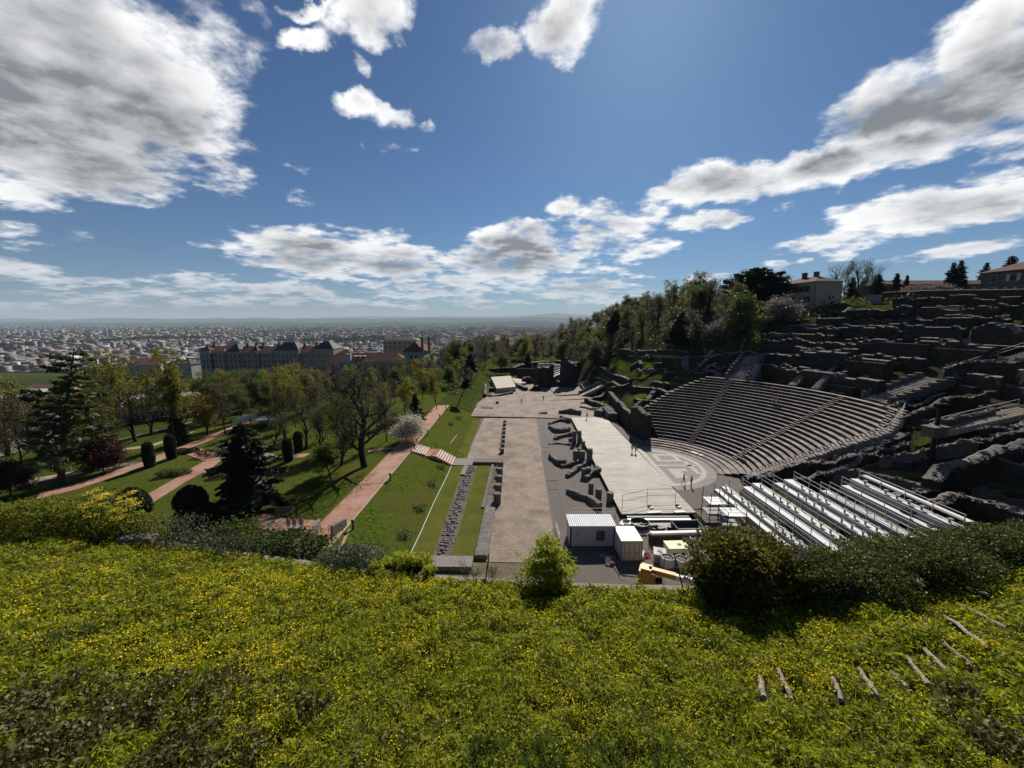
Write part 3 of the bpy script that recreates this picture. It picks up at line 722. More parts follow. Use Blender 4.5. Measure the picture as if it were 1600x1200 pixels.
for ph in (42, 4, -19.5):
    mb = MB()
    for i in range(NR):
        r = 15 + .85 * i; z = 1.05 + .5 * i; hw = .62 / r * 57.3
        if ph < 0 and i < 1: continue
        pa = ph if ph > 0 else near_end(r) + 2.2
        if i: ring_sector(mb, r - .42, r - .003, z - .6, z - .25, pa - hw, pa + hw, 100 + i, .8)
    mb.build('stair', [m_seat, m_shaded_riser], seating, offset=(CX, CY, 0))
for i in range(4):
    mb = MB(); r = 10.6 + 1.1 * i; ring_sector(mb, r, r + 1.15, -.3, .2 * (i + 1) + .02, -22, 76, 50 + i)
    mb.build('low_step', [m_seat, m_shaded_riser], seating, offset=(CX, CY, 0))
mb = MB()   # worn edge blocks along the broken near end
rg = random.Random(5)
for i in range(NR * 2):
    r = 15.2 + .42 * i; z = 1.0 + .5 * (i / 2); x, y = arcpt(r, near_end(r) - 1.6 / r * 28)
    mb.box((x, y, z - .5 + rg.uniform(-.06, .1)), (rg.uniform(.45, .6), rg.uniform(1.0, 1.7), 1.1), R(near_end(r)) + rg.uniform(-.1, .1))
mb.build('broken_edge', m_seat, seating, offset=(CX, CY, 0))
# handrail along the broken edge
m_iron = mat('dark_iron', (.03, .03, .032), (.018, .018, .02), rough=.5, metal=.6)
m_galv = mat('galvanised_steel', (.42, .43, .44), (.30, .31, .32), rough=.4, metal=.7)
rail = thing('handrail', 'thin dark handrail running up the broken near edge of the seat bank', 'handrail', (*arcpt(15, -20), 1))
lo = rail.location; mb = MB(); mp = MB(); pts = []
for i in range(12):
    r = 15.4 + 1.8 * i; x, y = arcpt(r, near_end(r) - 2.0 / r * 28); z = 1.05 + .5 * (r - 15) / .85; pts.append((x, y, z + 1.0))
    mp = MB(); mp.tube([(x, y, z - .3), (x, y, z + 1.0)], .035, 5); mp.build('post', m_iron, rail, offset=tuple(lo))
mb.tube(pts, .03, 5); mb.tube([(a, b, c - .5) for a, b, c in pts], .02, 5)
mb.build('rail', m_iron, rail, offset=tuple(lo))
# orchestra paving: pale bands set in grey stone
def flat(name, poly, m, z, kind='structure'):
    mb = MB(); A = sum(poly[i][0] * poly[(i + 1) % len(poly)][1] - poly[(i + 1) % len(poly)][0] * poly[i][1] for i in range(len(poly)))
    mb.add([(x, y, z) for x, y in (poly if A > 0 else poly[::-1])], [tuple(range(len(poly)))]); o = mb.build(name, m); tag(o, kind=kind); return o
flat('orchestra_paving', [(24.4, 45), (36, 45.5), (37.5, 54), (36, 60)] + [arcpt(15.2, p) for p in range(-25, 76, 5)] + [(27, 85), (24.0, 99)], m_gravel, .10)
flat('orchestra_floor', [arcpt(10.55, p) for p in range(-88, 89, 4)], mat('orchestra_grey', (.25, .23, .21), (.15, .14, .125), scale=1.2, rough=.8), .115)
def band(r0, r1, a0, a1): return [arcpt(r1, a0 + (a1 - a0) * k / 30) for k in range(31)] + [arcpt(r0, a1 + (a0 - a1) * k / 30) for k in range(31)]
flat('orchestra_band', band(8.2, 9.0, -90, 90), mat('worn_ring', (.36, .335, .305), (.25, .23, .21), scale=1.2, rough=.7), .122)
OB = [[(24.2, 58.2), (25.2, 58.2), (25.2, 76.4), (24.2, 76.4)], [(25.2, 66.9), (32.2, 66.9), (32.2, 67.5), (25.2, 67.5)], [(26.0, 69.2), (30.6, 69.2), (30.6, 73.2), (26.0, 73.2)], [(26.4, 61.5), (28.4, 61.5), (28.4, 64.5), (29.6, 64.5), (29.6, 65.6), (26.4, 65.6)], [(30.6, 63.2), (31.4, 63.2), (31.4, 69.4), (30.6, 69.4)]]
m_band = mat('worn_marble', (.37, .345, .315), (.25, .23, .21), scale=1.2, rough=.7)
for q in OB: flat('orchestra_band', q, m_band, .128)
flat('orchestra_band', [(26.9, 70.0), (29.8, 70.0), (29.8, 72.4), (26.9, 72.4)], MATS['orchestra_grey'], .134)
for (a, b) in ((22, 25), (27, 34)):
    flat('orchestra_slab', band(11.72, 12.75, a, b), m_marble, .43)
# ---------------------------------------------------------------- ruined walls
def wall(name, label, cat, pts, th, h, m, zb=None, ztop=None, seed=0, rag=.35, group=None, bulge=.12, step=.8, depth=1.5, taper=.96, cap=None, bench=False):
    """rubble wall along ground points: rough faces, broken crest. h: height(s) above ground, or ztop: level(s) of the crest"""
    V = [Vector((p[0], p[1])) for p in pts]; ln = [0]
    for a, b in zip(V[:-1], V[1:]): ln.append(ln[-1] + (b - a).length)
    n = max(3, int(ln[-1] / step)); secs = []
    hs = h if hasattr(h, '__len__') else [h] * len(pts); zt = ztop if hasattr(ztop, '__len__') else ([ztop] * len(pts) if ztop is not None else None)
    for i in range(n + 1):
        s = ln[-1] * i / n; k = 0
        while k < len(ln) - 2 and ln[k + 1] < s: k += 1
        f = (s - ln[k]) / max(1e-6, ln[k + 1] - ln[k]); p = V[k].lerp(V[k + 1], f); d = (V[k + 1] - V[k]).normalized(); nn = Vector((-d.y, d.x))
        g = H(p.x, p.y) if zb is None else zb
        top = (zt[k] * (1 - f) + zt[k + 1] * f) if zt else g + hs[k] * (1 - f) + hs[k + 1] * f
        top += rag * .12 * mnoise.noise(Vector((s * 2.7, seed, 2))) - rag * .2
        top += rag * .9 * round(mnoise.noise(Vector((s * .22, seed, 9))) * 3.2) / 1.6 + rag * .4 * round(mnoise.noise(Vector((s * .7, seed, 19))) * 2.2)
        secs.append((p, nn, g - depth, max(top, g + .15)))
    mb = MB(); vs = []; NP = 12
    for i, (p, nn, z0, z1) in enumerate(secs):
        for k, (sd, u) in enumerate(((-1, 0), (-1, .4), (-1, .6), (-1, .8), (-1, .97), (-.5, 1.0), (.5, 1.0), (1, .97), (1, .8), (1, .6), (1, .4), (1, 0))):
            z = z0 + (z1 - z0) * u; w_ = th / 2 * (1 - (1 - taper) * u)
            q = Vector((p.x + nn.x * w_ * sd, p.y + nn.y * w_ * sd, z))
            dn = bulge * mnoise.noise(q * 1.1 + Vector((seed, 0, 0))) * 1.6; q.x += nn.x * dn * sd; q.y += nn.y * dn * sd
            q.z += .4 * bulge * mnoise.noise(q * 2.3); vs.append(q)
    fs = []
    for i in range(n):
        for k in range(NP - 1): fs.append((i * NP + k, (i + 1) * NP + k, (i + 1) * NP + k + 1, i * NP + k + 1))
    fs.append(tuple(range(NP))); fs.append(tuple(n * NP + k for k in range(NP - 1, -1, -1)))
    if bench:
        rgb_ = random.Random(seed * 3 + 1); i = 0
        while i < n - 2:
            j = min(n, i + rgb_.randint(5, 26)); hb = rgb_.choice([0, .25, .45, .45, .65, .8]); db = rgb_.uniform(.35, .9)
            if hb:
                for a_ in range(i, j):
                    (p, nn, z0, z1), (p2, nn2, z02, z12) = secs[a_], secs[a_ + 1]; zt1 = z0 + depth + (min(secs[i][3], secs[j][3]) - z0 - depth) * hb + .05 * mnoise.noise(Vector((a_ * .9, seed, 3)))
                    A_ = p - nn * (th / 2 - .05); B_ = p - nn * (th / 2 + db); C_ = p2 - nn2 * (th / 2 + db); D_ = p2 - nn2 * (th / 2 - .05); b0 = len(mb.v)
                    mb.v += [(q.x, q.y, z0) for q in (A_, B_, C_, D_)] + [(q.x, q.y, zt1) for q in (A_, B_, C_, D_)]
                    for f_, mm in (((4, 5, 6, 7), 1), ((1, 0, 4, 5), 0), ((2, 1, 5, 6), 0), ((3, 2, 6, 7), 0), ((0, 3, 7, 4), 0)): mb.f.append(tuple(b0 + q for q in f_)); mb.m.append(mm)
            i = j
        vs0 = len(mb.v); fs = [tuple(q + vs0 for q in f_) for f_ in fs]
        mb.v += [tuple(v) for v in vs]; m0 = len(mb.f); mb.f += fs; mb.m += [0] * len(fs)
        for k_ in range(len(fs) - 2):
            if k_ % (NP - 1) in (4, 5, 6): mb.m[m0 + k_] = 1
        o = mb.build(name, [m, cap or m_sunlit_cap], origin=(pts[0][0], pts[0][1], H(pts[0][0], pts[0][1]))); tag(o, label, cat, group); return o
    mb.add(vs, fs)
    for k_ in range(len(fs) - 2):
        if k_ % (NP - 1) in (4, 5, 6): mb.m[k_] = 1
    o = mb.build(name, [m, cap or m_sunlit_cap], origin=(pts[0][0], pts[0][1], H(pts[0][0], pts[0][1]))); tag(o, label, cat, group); return o
def arcw(label, r, p0, p1, th, m, zt, seed, **k):
    n = max(2, int(abs(p1 - p0) / 3)); pts = [arcpt(r + .12 * mnoise.noise(Vector((i * .4, seed, 4))), p0 + (p1 - p0) * i / n) for i in range(n + 1)]
    return wall('ruined_wall', label, 'ruined wall', pts, th, 1, m, ztop=[zt for i in range(n + 1)], seed=seed, **k)
RN = [('lowest', 39.2, 15.9), ('second', 43.2, 16.9), ('third', 46.6, 19.2), ('fourth', 50.2, 20.0), ('fifth', 53.8, 22.3), ('sixth', 57.0, 22.9), ('seventh', 61, 25.0), ('eighth', 64.2, 25.6), ('ninth', 67.6, 27.2), ('tenth', 71.2, 27.6), ('eleventh', 74.4, 29.0), ('twelfth', 78, 29.6), ('highest', 82, 31.4)]
SECT = [(44, 'by the wide stair at its left end'), (36, 'below the pale blossoming tree'), (28, 'below the yellow house'), (19, 'right of the yellow house'), (11, 'under the middle of the boundary wall'), (3, 'left of the long upper stair'), (-5, 'at the head of the long upper stair'), (-14, 'towards the stone house'), (-60, 'below the stone house')]
seed = 30; rg = random.Random(64)
for i, (nm, r, zt) in enumerate(RN):
    lo_, hi_ = (-12 if r < 45 else -29 if r < 66 else -21), (51 - max(0, r - 42) * .55); p = hi_ - rg.uniform(0, 3); used = {}
    if i % 2 == 1: zt -= .2
    while p > lo_:
        w_ = rg.uniform(7, 17) * 42 / r * 1.25; a, b = p, max(lo_, p - w_); p = b - rg.choice([.2, .4, 1.5, 3.0]) * 45 / r
        c = (a + b) / 2
        if r < 60 and -9.5 < c < 1.0 and 36 < r: continue
        if r < 47 and 38.5 < c < 44: continue
        if a - b < 1.2 or (i % 2 == 1 and rg.random() < .22): continue
        where = next(t for lim, t in SECT if c >= lim); used[where] = used.get(where, 0) + 1; seed += 1
        lab = '%s tier of broken dark wall on the ruin slope, %s' % (nm, where)
        if used[where] > 1: lab = '%s tier of broken dark wall, further right %s' % (nm, where)
        if used[where] > 2: lab = '%s tier of broken dark wall, short end piece %s' % (nm, where)
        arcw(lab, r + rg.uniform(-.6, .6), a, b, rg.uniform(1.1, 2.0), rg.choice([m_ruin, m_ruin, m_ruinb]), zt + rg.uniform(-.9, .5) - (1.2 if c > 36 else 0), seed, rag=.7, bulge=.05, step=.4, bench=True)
# fragments lying between the tiers: low stubs and blocks
rg = random.Random(77)
for k in range(46):
    r = rg.uniform(37, 80); ph = rg.uniform(-24, 46); L = rg.uniform(1.5, 6); x, y = arcpt(r, ph); a = R(ph) + (math.pi / 2 if rg.random() < .75 else 0) + rg.uniform(-.2, .2)
    wall('wall_stub', 'low stub of broken wall among the dark tiers of the ruin slope', 'ruined wall', [(x, y), (x + math.cos(a) * L, y + math.sin(a) * L)], rg.uniform(.6, 1.3), rg.uniform(.4, 1.6), rg.choice([m_ruin, m_ruin, m_ruinb, m_ruing]), seed=200 + k, rag=.4, bulge=.06, step=.45, group='low stubs of wall on the ruin slope')
# sloping vault piers behind the top row
for k, (ph, L, lab) in enumerate(((36, 3.5, 'leftmost of the sloping stone piers behind the top seats'), (22, 2.4, 'middle one of the sloping stone piers behind the top seats'), (14.5, 3.2, 'rightmost of the sloping stone piers behind the top seats'))):
    pts = [arcpt(35.6, ph), arcpt(39, ph)]; wall('vault_pier', lab, 'stone pier', pts, 1.6, 1, m_ruing, ztop=[12.9, 12.9 + L], seed=300 + k, rag=.15)
def stairs(name, label, A, B, wid, m, sides=None, n=None, thick=.8):
    A = Vector(A); B = Vector(B); d = Vector((B.x - A.x, B.y - A.y)); L = d.length; d.normalize(); n = n or max(3, int(abs(B.z - A.z) / .19)); t = thing(name, label, 'stairs', tuple(A))
    mb = MB(); an = math.atan2(d.y, d.x)
    for i in range(n):
        c = A.lerp(B, (i + .5) / n); z = A.z + (B.z - A.z) * (i + 1) / n
        mb.box((c.x, c.y, z - thick / 2), (L / n + .02, wid, thick), an)
    mb.build('flight', m, t, offset=tuple(A))
    if sides:
        for s in sides:
            nn = Vector((-d.y, d.x)) * s * (wid / 2 + .45); w_ = MB()
            pp = [A.lerp(B, k / 8) for k in range(9)]; rg2 = random.Random(int(A.x * 10))
            for k in range(8):
                c = (pp[k] + pp[k + 1]) / 2; w_.box((c.x + nn.x, c.y + nn.y, c.z + .1 + rg2.uniform(-.12, .12)), (L / 8 + .02, .7 + rg2.uniform(-.08, .08), 1.7), an + rg2.uniform(-.03, .03))
            w_.build('side_wall', m_ruing, t, offset=tuple(A))
    return t
def railing(name, label, pts, h, m, cat='railing', bars=2, post_r=.03, sp=2.0, group=None):
    o0 = pts[0]; t = thing(name, label, cat, o0, 0, group); V = [Vector(p) for p in pts]; mb = MB(); mp = MB()
    for k in range(bars): mb.tube([v + Vector((0, 0, h * (1 - k / bars))) for v in V], post_r * .9, 5)
    for a, b in zip(V[:-1], V[1:]):
        n = max(1, int((b - a).length / sp))
        for i in range(n + 1):
            if i == n and b is not V[-1]: continue
            p = a.lerp(b, i / n); mp = MB(); mp.tube([p - Vector((0, 0, .1)), p + Vector((0, 0, h))], post_r, 5); mp.build('post', m, t, offset=tuple(o0))
    mb.build('rail', m, t, offset=tuple(o0)); return t
stairs('stone_stairs', 'wide dark stair climbing from the left end of the top seat row', (*arcpt(35.8, 41), 12.6), (*arcpt(46, 41), 17.5), 3.6, m_seat, (-1, 1))
stairs('stone_stairs', 'broad lower stair fanning up behind the top seats on the right', (*arcpt(36.5, -3), 12.6), (*arcpt(45, -4), 16.6), 5.0, m_seat, (-1, 1))
stairs('stone_stairs', 'long upper stair with a pale handrail, leading to the light gravel ledge', (*arcpt(47, -5), 17), (*arcpt(57.5, -6.5), 21.6), 4.0, m_seat, (-1,))
a = arcpt(47, -2.2); b = arcpt(57.5, -3.8); railing('handrail', 'straight pale handrail beside the long upper stair', [(a[0], a[1], 17.2), (b[0], b[1], 21.8)], 1.0, m_galv, 'handrail', sp=3)
a = arcpt(47, 45.5); b = arcpt(53, 46); railing('handrail', 'short pale handrail slanting up beyond the wide dark stair', [(a[0], a[1], 17.2), (b[0], b[1], 20.8)], 1.0, m_galv, 'handrail', sp=3)
mb = MB(); q0 = band(57.6, 60.0, -16, 3); mb.add([(x, y, 21.9) for x, y in q0][::-1] if False else [(x, y, 21.9) for x, y in q0], [tuple(range(len(q0)))]); tag(mb.build('gravel_ledge', m_beige), kind='structure')
m_turf = mat('rough_turf', (.11, .12, .03), (.045, .055, .014), scale=3, bump=1.0, bscale=14, rough=1, spec=0)
for (r0, r1, a0, a1, z) in ((36.2, 38.6, 33, 44, 12.75), (36.2, 38.8, 6, 21, 12.75), (68, 72, 20, 31, 27.6), (68.2, 72, -4, 6, 27.5), (74, 78, -20, -6, 29.3), (61.5, 66, -20, -8, 25.4), (36, 38.5, -12, -6, 12.7)):
    q0 = band(r0, r1, a0, a1); mb = MB(); mb.add([(x, y, z + .06 * mnoise.noise(Vector((x, y, 0)))) for x, y in q0], [tuple(range(len(q0)))]); tag(mb.build('grass_patch', m_turf), kind='structure')
# ---------------------------------------------------------------- ruins on the right, nearer the camera
def gw(pp, dz): return [G(px, py, dz)[:2] for px, py in pp]
NEARW = [
 ('long low wall with a light crest that ends behind the white grandstand', [(1305, 733), (1370, 739), (1447, 756)], 2.0, .9, m_ruing),
 ('long thin straight wall above the sunlit turf strip', [(1375, 712), (1450, 700), (1527, 689)], 1.6, .7, m_ruing),
 ('massive rubble wall with a broad stony crest rising to the right edge', [(1455, 748), (1475, 727), (1562, 703), (1605, 684)], 3.2, 1.7, m_ruin),
 ('dark wall that branches off the massive rubble wall at the right edge', [(1545, 712), (1605, 730)], 2.6, .9, m_ruin),
 ('short dark wall with an arched hollow, just above the white grandstand', [(1392, 771), (1425, 769), (1458, 766)], 1.8, 1.3, m_ruin),
 ('brown rubble wall rising out of the bushes at the right edge', [(1418, 794), (1470, 780), (1500, 771), (1550, 784), (1610, 804)], 3.0, 1.4, m_ruinb),
 ('second crest of pale stones behind the brown rubble wall', [(1520, 762), (1560, 770), (1610, 785)], 1.0, .8, m_ruing),
 ('dark crumbling footing below the broken near edge of the seats', [(1165, 744), (1210, 733), (1260, 724), (1330, 708), (1412, 676)], 1.6, 1.6, m_ruin),
 ('outer rubble wall parallel to the broken near edge of the seats', [(1235, 752), (1300, 737), (1345, 712), (1418, 690)], 1.5, 1.0, m_ruin),
 ('lowest of the spoke walls right of the seats, beside the sloping walkway', [(1455, 662), (1500, 650), (1553, 637)], 1.5, .9, m_ruing),
 ('middle one of the spoke walls right of the seats', [(1400, 650), (1430, 643), (1490, 620), (1550, 612)], 1.7, .9, m_ruin),
 ('spoke wall with a smooth crest beginning at the upper corner of the seats', [(1382, 634), (1405, 628), (1440, 606)], 1.5, .9, m_ruing),
 ('short spoke wall in the tangle right of the seats', [(1420, 632), (1450, 622), (1475, 612)], 1.2, .8, m_ruin),
 ('upper spoke wall under the big plain wall face', [(1485, 596), (1530, 592), (1570, 602), (1605, 606)], 1.4, .9, m_ruin),
 ('big plain wall face at the right edge under the light gravel ledge', [(1478, 572), (1520, 566), (1560, 563), (1610, 560)], 3.6, 1.4, m_ruin),
 ('rough wall at the right edge above the stony turf', [(1500, 690), (1550, 680), (1610, 668)], 1.4, 1.0, m_ruin),
 ('stepped block of masonry at the right edge below the walkway', [(1530, 668), (1565, 664), (1610, 655)], 1.3, 1.2, m_ruin),
]
for k, (lab, pp, h, th, m) in enumerate(NEARW):
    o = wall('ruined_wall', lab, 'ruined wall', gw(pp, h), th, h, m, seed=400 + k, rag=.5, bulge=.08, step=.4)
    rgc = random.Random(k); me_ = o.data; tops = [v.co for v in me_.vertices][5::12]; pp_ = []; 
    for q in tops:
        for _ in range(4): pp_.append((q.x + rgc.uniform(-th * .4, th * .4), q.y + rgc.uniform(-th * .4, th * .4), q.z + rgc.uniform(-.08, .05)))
    c_ = stones('crest_stones', pp_, [rgc.uniform(.1, .28) for _ in pp_], m_ruing if m is not m_ruinb else m_ruinb, 60 + k); c_.parent = o  # on dark walls the stones are lighter, painting a sunlit edge
rg = random.Random(15)
for k in range(16):
    px = rg.uniform(1290, 1600); py = rg.uniform(640, 730) if px > 1430 else rg.uniform(715, 760)
    g = G(px, py); a = rg.uniform(0, 3.1); L = rg.uniform(1, 3)
    wall('wall_stub', 'loose stub of rubble between the larger walls right of the grandstand', 'ruined wall', [g[:2], (g[0] + L * math.cos(a), g[1] + L * math.sin(a))], rg.uniform(.6, 1.2), rg.uniform(.3, .9), rg.choice([m_ruin, m_ruing, m_ruinb]), seed=500 + k, rag=.3, bulge=.06, step=.4, group='loose stubs of rubble right of the grandstand')
for pp in ([(1340, 730), (1455, 741), (1450, 750), (1345, 738)], [(1455, 775), (1490, 765), (1500, 770), (1470, 780)], [(1540, 755), (1600, 748), (1610, 775), (1560, 768)], [(1425, 690), (1450, 680), (1460, 690), (1430, 700)], [(1405, 660), (1440, 655), (1450, 668), (1415, 670)], [(1560, 695), (1600, 702), (1600, 715), (1570, 708)], [(1228, 745), (1255, 738), (1262, 746), (1235, 752)], [(1290, 757), (1320, 752), (1330, 765), (1295, 768)]):
    q = [G(*c, .25) for c in pp]; mb = MB(); mb.add([(a, b, c + .02) for a, b, c in q], [(3, 2, 1, 0)]); tag(mb.build('grass_patch', m_turf), kind='structure')
# walkway with sawtooth steps at the right edge
A = G(1462, 672, .6); B = G(1605, 640, .6)
m_step = mat('pale_step', (.36, .31, .25), (.22, .19, .16), scale=3, rough=.9)
stairs('walkway_stairs', 'pale sloping walkway of shallow steps at the right edge of the ruins', A, B, 2.6, m_step, n=26)
d = Vector((B[0] - A[0], B[1] - A[1], 0)).normalized(); nn = Vector((-d.y, d.x, 0)) * 1.3
railing('handrail', 'long steel handrail along the pale sloping walkway', [Vector(A) + nn, Vector(B) + nn], 1.1, m_galv, 'handrail', sp=3)
# floodlight mast
g = G(1453, 724); m_boxw = mat('weathered_board', (.16, .13, .11), (.09, .075, .065), scale=4)
t = thing('floodlight_mast', 'dark mast carrying a boxy wooden platform, right of the seat bank', 'mast', g); zt_ = ztop(g[0], g[1], 1453, 628) - g[2]; zb_ = ztop(g[0], g[1], 1453, 672) - g[2]
mb = MB(); mb.tube([(0, 0, -.3), (0, 0, zt_)], [.3, .2], 8); mb.build('pole', m_iron, t)
mb = MB(); mb.box((-.5, -.35, zb_), (2.3, 1.3, 1.2), .2); mb.box((-.5, -.35, zb_ + .68), (2.6, 1.5, .12), .2); mb.build('platform', m_boxw, t)
for k in range(4):
    mb = MB(); mb.box((-.6 + .4 * k, -.1, zt_ - .3), (.34, .4, .5), .1); mb.box((-.6 + .4 * k, -.32, zt_ - .3), (.26, .04, .4), .1); mb.build('floodlight', m_iron, t)
g = P(1058, 604, 6.5); t = thing('floodlight_mast', 'slim dark mast among the ruins behind the left end of the seats', 'mast', g)
mb = MB(); mb.tube([(0, 0, -2), (0, 0, 5.2)], [.16, .12], 6); mb.build('pole', m_iron, t); mb = MB(); mb.box((0, 0, 4.9), (1.6, .5, .5)); mb.build('floodlight', m_iron, t)
# ---------------------------------------------------------------- ruins between the seats and the small theatre
wall('pilaster_wall', 'tall dark wall with pilasters beside the far end of the wooden stage', 'ruined wall', [P(952, 634, 0)[:2], P(986, 672, 0)[:2]], 1.2, 4.2, m_ruin, seed=601, rag=.3, bulge=.05, step=.5)
for k in range(5):
    a = P(952, 634, 0); b = P(986, 672, 0); f = (k + .5) / 5; x, y = a[0] + (b[0] - a[0]) * f, a[1] + (b[1] - a[1]) * f
wall('end_wall', 'black end wall closing the far end of the seat bank above the stage', 'ruined wall', [P(988, 676, 0)[:2], P(1000, 684, 0)[:2], P(1012, 690, 0)[:2]], 1.4, 6.4, m_ruin, seed=602, rag=.6)
MIDW = [
 ('low wall round the little green court behind the stage', [(992, 632), (1012, 622), (1022, 610)], 4.5, 1.6, m_ruing),
 ('dark cross wall between the two little green courts', [(992, 622), (1020, 626)], 5.2, 1.2, m_ruin),
 ('blocky dark wall above the little green courts', [(986, 604), (1030, 606), (1056, 616)], 7.0, 1.6, m_ruin),
 ('upper court wall with a square opening', [(1018, 596), (1046, 598)], 8.0, 2.0, m_ruin),
 ('stepped wall behind the upper left corner of the seats', [(1044, 612), (1070, 600), (1092, 596)], 9.5, 1.4, m_ruin),
 ('jagged wall above the upper left corner of the seats', [(1085, 582), (1110, 580), (1135, 572)], 12.0, 1.6, m_ruin),
 ('long jagged wall left of the wide dark stair', [(1090, 566), (1120, 572), (1150, 570)], 13.5, 1.6, m_ruin),
 ('low terrace wall below the dark wood', [(1075, 557), (1110, 556), (1160, 552)], 15.5, 1.6, m_ruin),
 ('retaining wall along the foot of the dark wood', [(930, 552), (1000, 548), (1080, 549)], 14, 3.2, m_ruin),
 ('curved wall holding the bright green slope', [(930, 590), (950, 596), (975, 602)], 7, 2.4, m_ruin),
 ('second retaining wall beside the bright green slope', [(938, 572), (958, 584), (985, 592)], 9, 2.2, m_ruin),
 ('dark wall under the long white stair', [(915, 622), (945, 612), (985, 598)], 2.5, 2.2, m_ruin),
 ('row of black arches at the foot of the long white stair', [(920, 622), (945, 632), (962, 640)], .6, 2.4, m_ruin),
]
for k, (lab, pp, z, h, m) in enumerate(MIDW):
    h = min(h, 2.6) * .75; wall('ruined_wall', lab, 'ruined wall', gw(pp, h), 1.3, h, m, seed=620 + k, rag=.45, bulge=.07, depth=2.0, step=.5)
rg = random.Random(19)
for k in range(22):
    px, py = rg.uniform(985, 1165), rg.uniform(555, 600); g = G(px, py); a = rg.uniform(0, 3.1); L = rg.uniform(1.5, 5)
    wall('wall_stub', 'broken stub of wall in the ruins between the seats and the wood', 'ruined wall', [g[:2], (g[0] + L * math.cos(a), g[1] + L * math.sin(a))], rg.uniform(.7, 1.4), rg.uniform(.6, 1.8), rg.choice([m_ruin, m_ruin, m_ruing]), seed=650 + k, rag=.4, bulge=.06, step=.45, group='broken stubs of wall between the seats and the wood')
m_bright = mat('bright_turf', (.11, .16, .018), (.05, .08, .01), scale=3, bump=.8, bscale=14, rough=1, spec=0)
for pp in ([(945, 580), (958, 568), (1010, 566), (1030, 575), (1005, 592), (975, 590)], [(934, 582), (940, 580), (962, 592), (950, 596)], [(990, 618), (1010, 612), (1012, 620), (992, 626)], [(992, 630), (1014, 624), (1016, 636), (996, 640)], [(1018, 605), (1036, 603), (1036, 610), (1020, 612)], [(1044, 597), (1070, 596), (1068, 602), (1046, 603)], [(1016, 630), (1030, 624), (1026, 634), (1018, 638)]):
    q = [G(*c, .3) for c in pp]; mb = MB(); mb.add(q, [tuple(range(len(q) - 1, -1, -1))]); tag(mb.build('grass_patch', m_bright), kind='structure')
strip('footpath', [G(px, py)[:2] for px, py in ((985, 556), (1040, 558), (1090, 560), (1150, 556))], 2.0, m_beige, .35)
stairs('white_stairs', 'long white stair rising from the square beside the wooden stage', P(906, 618, 0), P(948, 598, 4.5), 3.2, m_marble, (1,), n=20)
stairs('white_stairs', 'upper white flight leading on to the green courts', P(955, 597, 4.7), P(978, 588, 7.5), 2.2, m_marble, (1,), n=12)
stairs('terrace_steps', 'row of broad pale steps beside the dark post among the ruins', P(1060, 575, 9), P(1060, 556, 14), 6, m_seat, n=6)
# ================================================================ terrace, stage and works yard
def gz(px, py, z=0.0): return P(px, py, z)
m_drum = mat('pillar_stone', (.19, .175, .16), (.085, .08, .074), scale=4, bump=.6, bscale=10)
m_kerb = mat('kerb_stone', (.26, .235, .205), (.15, .135, .12), scale=2, bump=.4, bscale=12)
def pillar(label, px, pb, pt, r, group=None, square=False, z=0.05, m=None, base=True):
    b = P(px, pb, z); h = max(.35, ztop(b[0], b[1], px, pt) - z); t = thing('stone_pillar' if square else 'column_stub', label, 'pillar' if square else 'column', b, rng.uniform(-.1, .1), group)
    mb = MB()
    if square:
        mb.lathe([(r * 1.28, 0), (r * 1.28, .14), (r * 1.2, .15), (r * 1.16, h - .12), (r * 1.24, h - .1), (r * 1.2, h)], n=4, ph=math.pi / 4)
    else:
        k = 6; prof = [(r * 1.02, 0)] + [(r * (1 + .04 * math.sin(i * 2.2)), h * (i + .5) / k) for i in range(k)] + [(r * .97, h - .03), (r * .85, h + rng.uniform(-.05, .02))]; mb.lathe(prof, n=14)
    mb.build('shaft', m or m_drum, t, smooth=False)
    if base:
        mb = MB(); mb.box((0, 0, .05), (r * 2.9, r * 2.9, .14)); mb.build('plinth', m_kerb, t)
    return t
NEARP = [(777, 789, 770), (778.5, 771, 756), (780, 757, 743), (781, 744, 731), (782, 732, 721)]
for k, (px, b, t_) in enumerate(NEARP):
    pillar(['nearest and biggest', 'second nearest', 'third nearest', 'fourth nearest', 'fifth nearest'][k] + ' of the dark drum-topped stubs along the terrace edge', px, b, t_, .52, 'dark stubs along the terrace edge')
for k, (px, b, t_) in enumerate([(784.5, 709, 700.5), (785.2, 701, 693), (786, 693, 686), (786.6, 686, 679.5), (787.2, 679, 673), (787.8, 672, 667), (788.5, 666, 661), (789, 660.5, 656.5)]):
    pillar('low dark stub in the far file of the terrace, number %s from the sunken strip' % ['one', 'two', 'three', 'four', 'five', 'six', 'seven', 'eight'][k], px, b, t_, .46, 'dark stubs along the terrace edge', True)
# sunken strip edges
def slab(name, label, cat, poly, z0, z1, m, group=None, chip=0):
    mb = MB(); mb.prism(poly, z0, z1); c = (sum(p[0] for p in poly) / len(poly), sum(p[1] for p in poly) / len(poly), 0); o = mb.build(name, m, origin=c); tag(o, label, cat, group); return o
wall('ledge_wall', 'flat-topped grey stone ledge between the grass strip and the near terrace', 'low wall', [(-4.1, 38.5), (-3.9, 53)], 1.5, .75, m_kerb, zb=0, seed=701, rag=.06, bulge=.03)
wall('ledge_wall', 'narrow kerb wall running beside the row of dark drum stubs', 'low wall', [(-5.0, 50), (-4.7, 67)], .5, .5, m_drum, zb=0, seed=702, rag=.05, bulge=.03)
slab('terrace_step', 'dark drop at the edge of the paved upper terrace above the sunken grass', 'step', [(-8.3, 66.6), (-3.9, 66.6), (-3.9, 68.4), (-8.3, 68.4)], -.3, .75, m_drum)
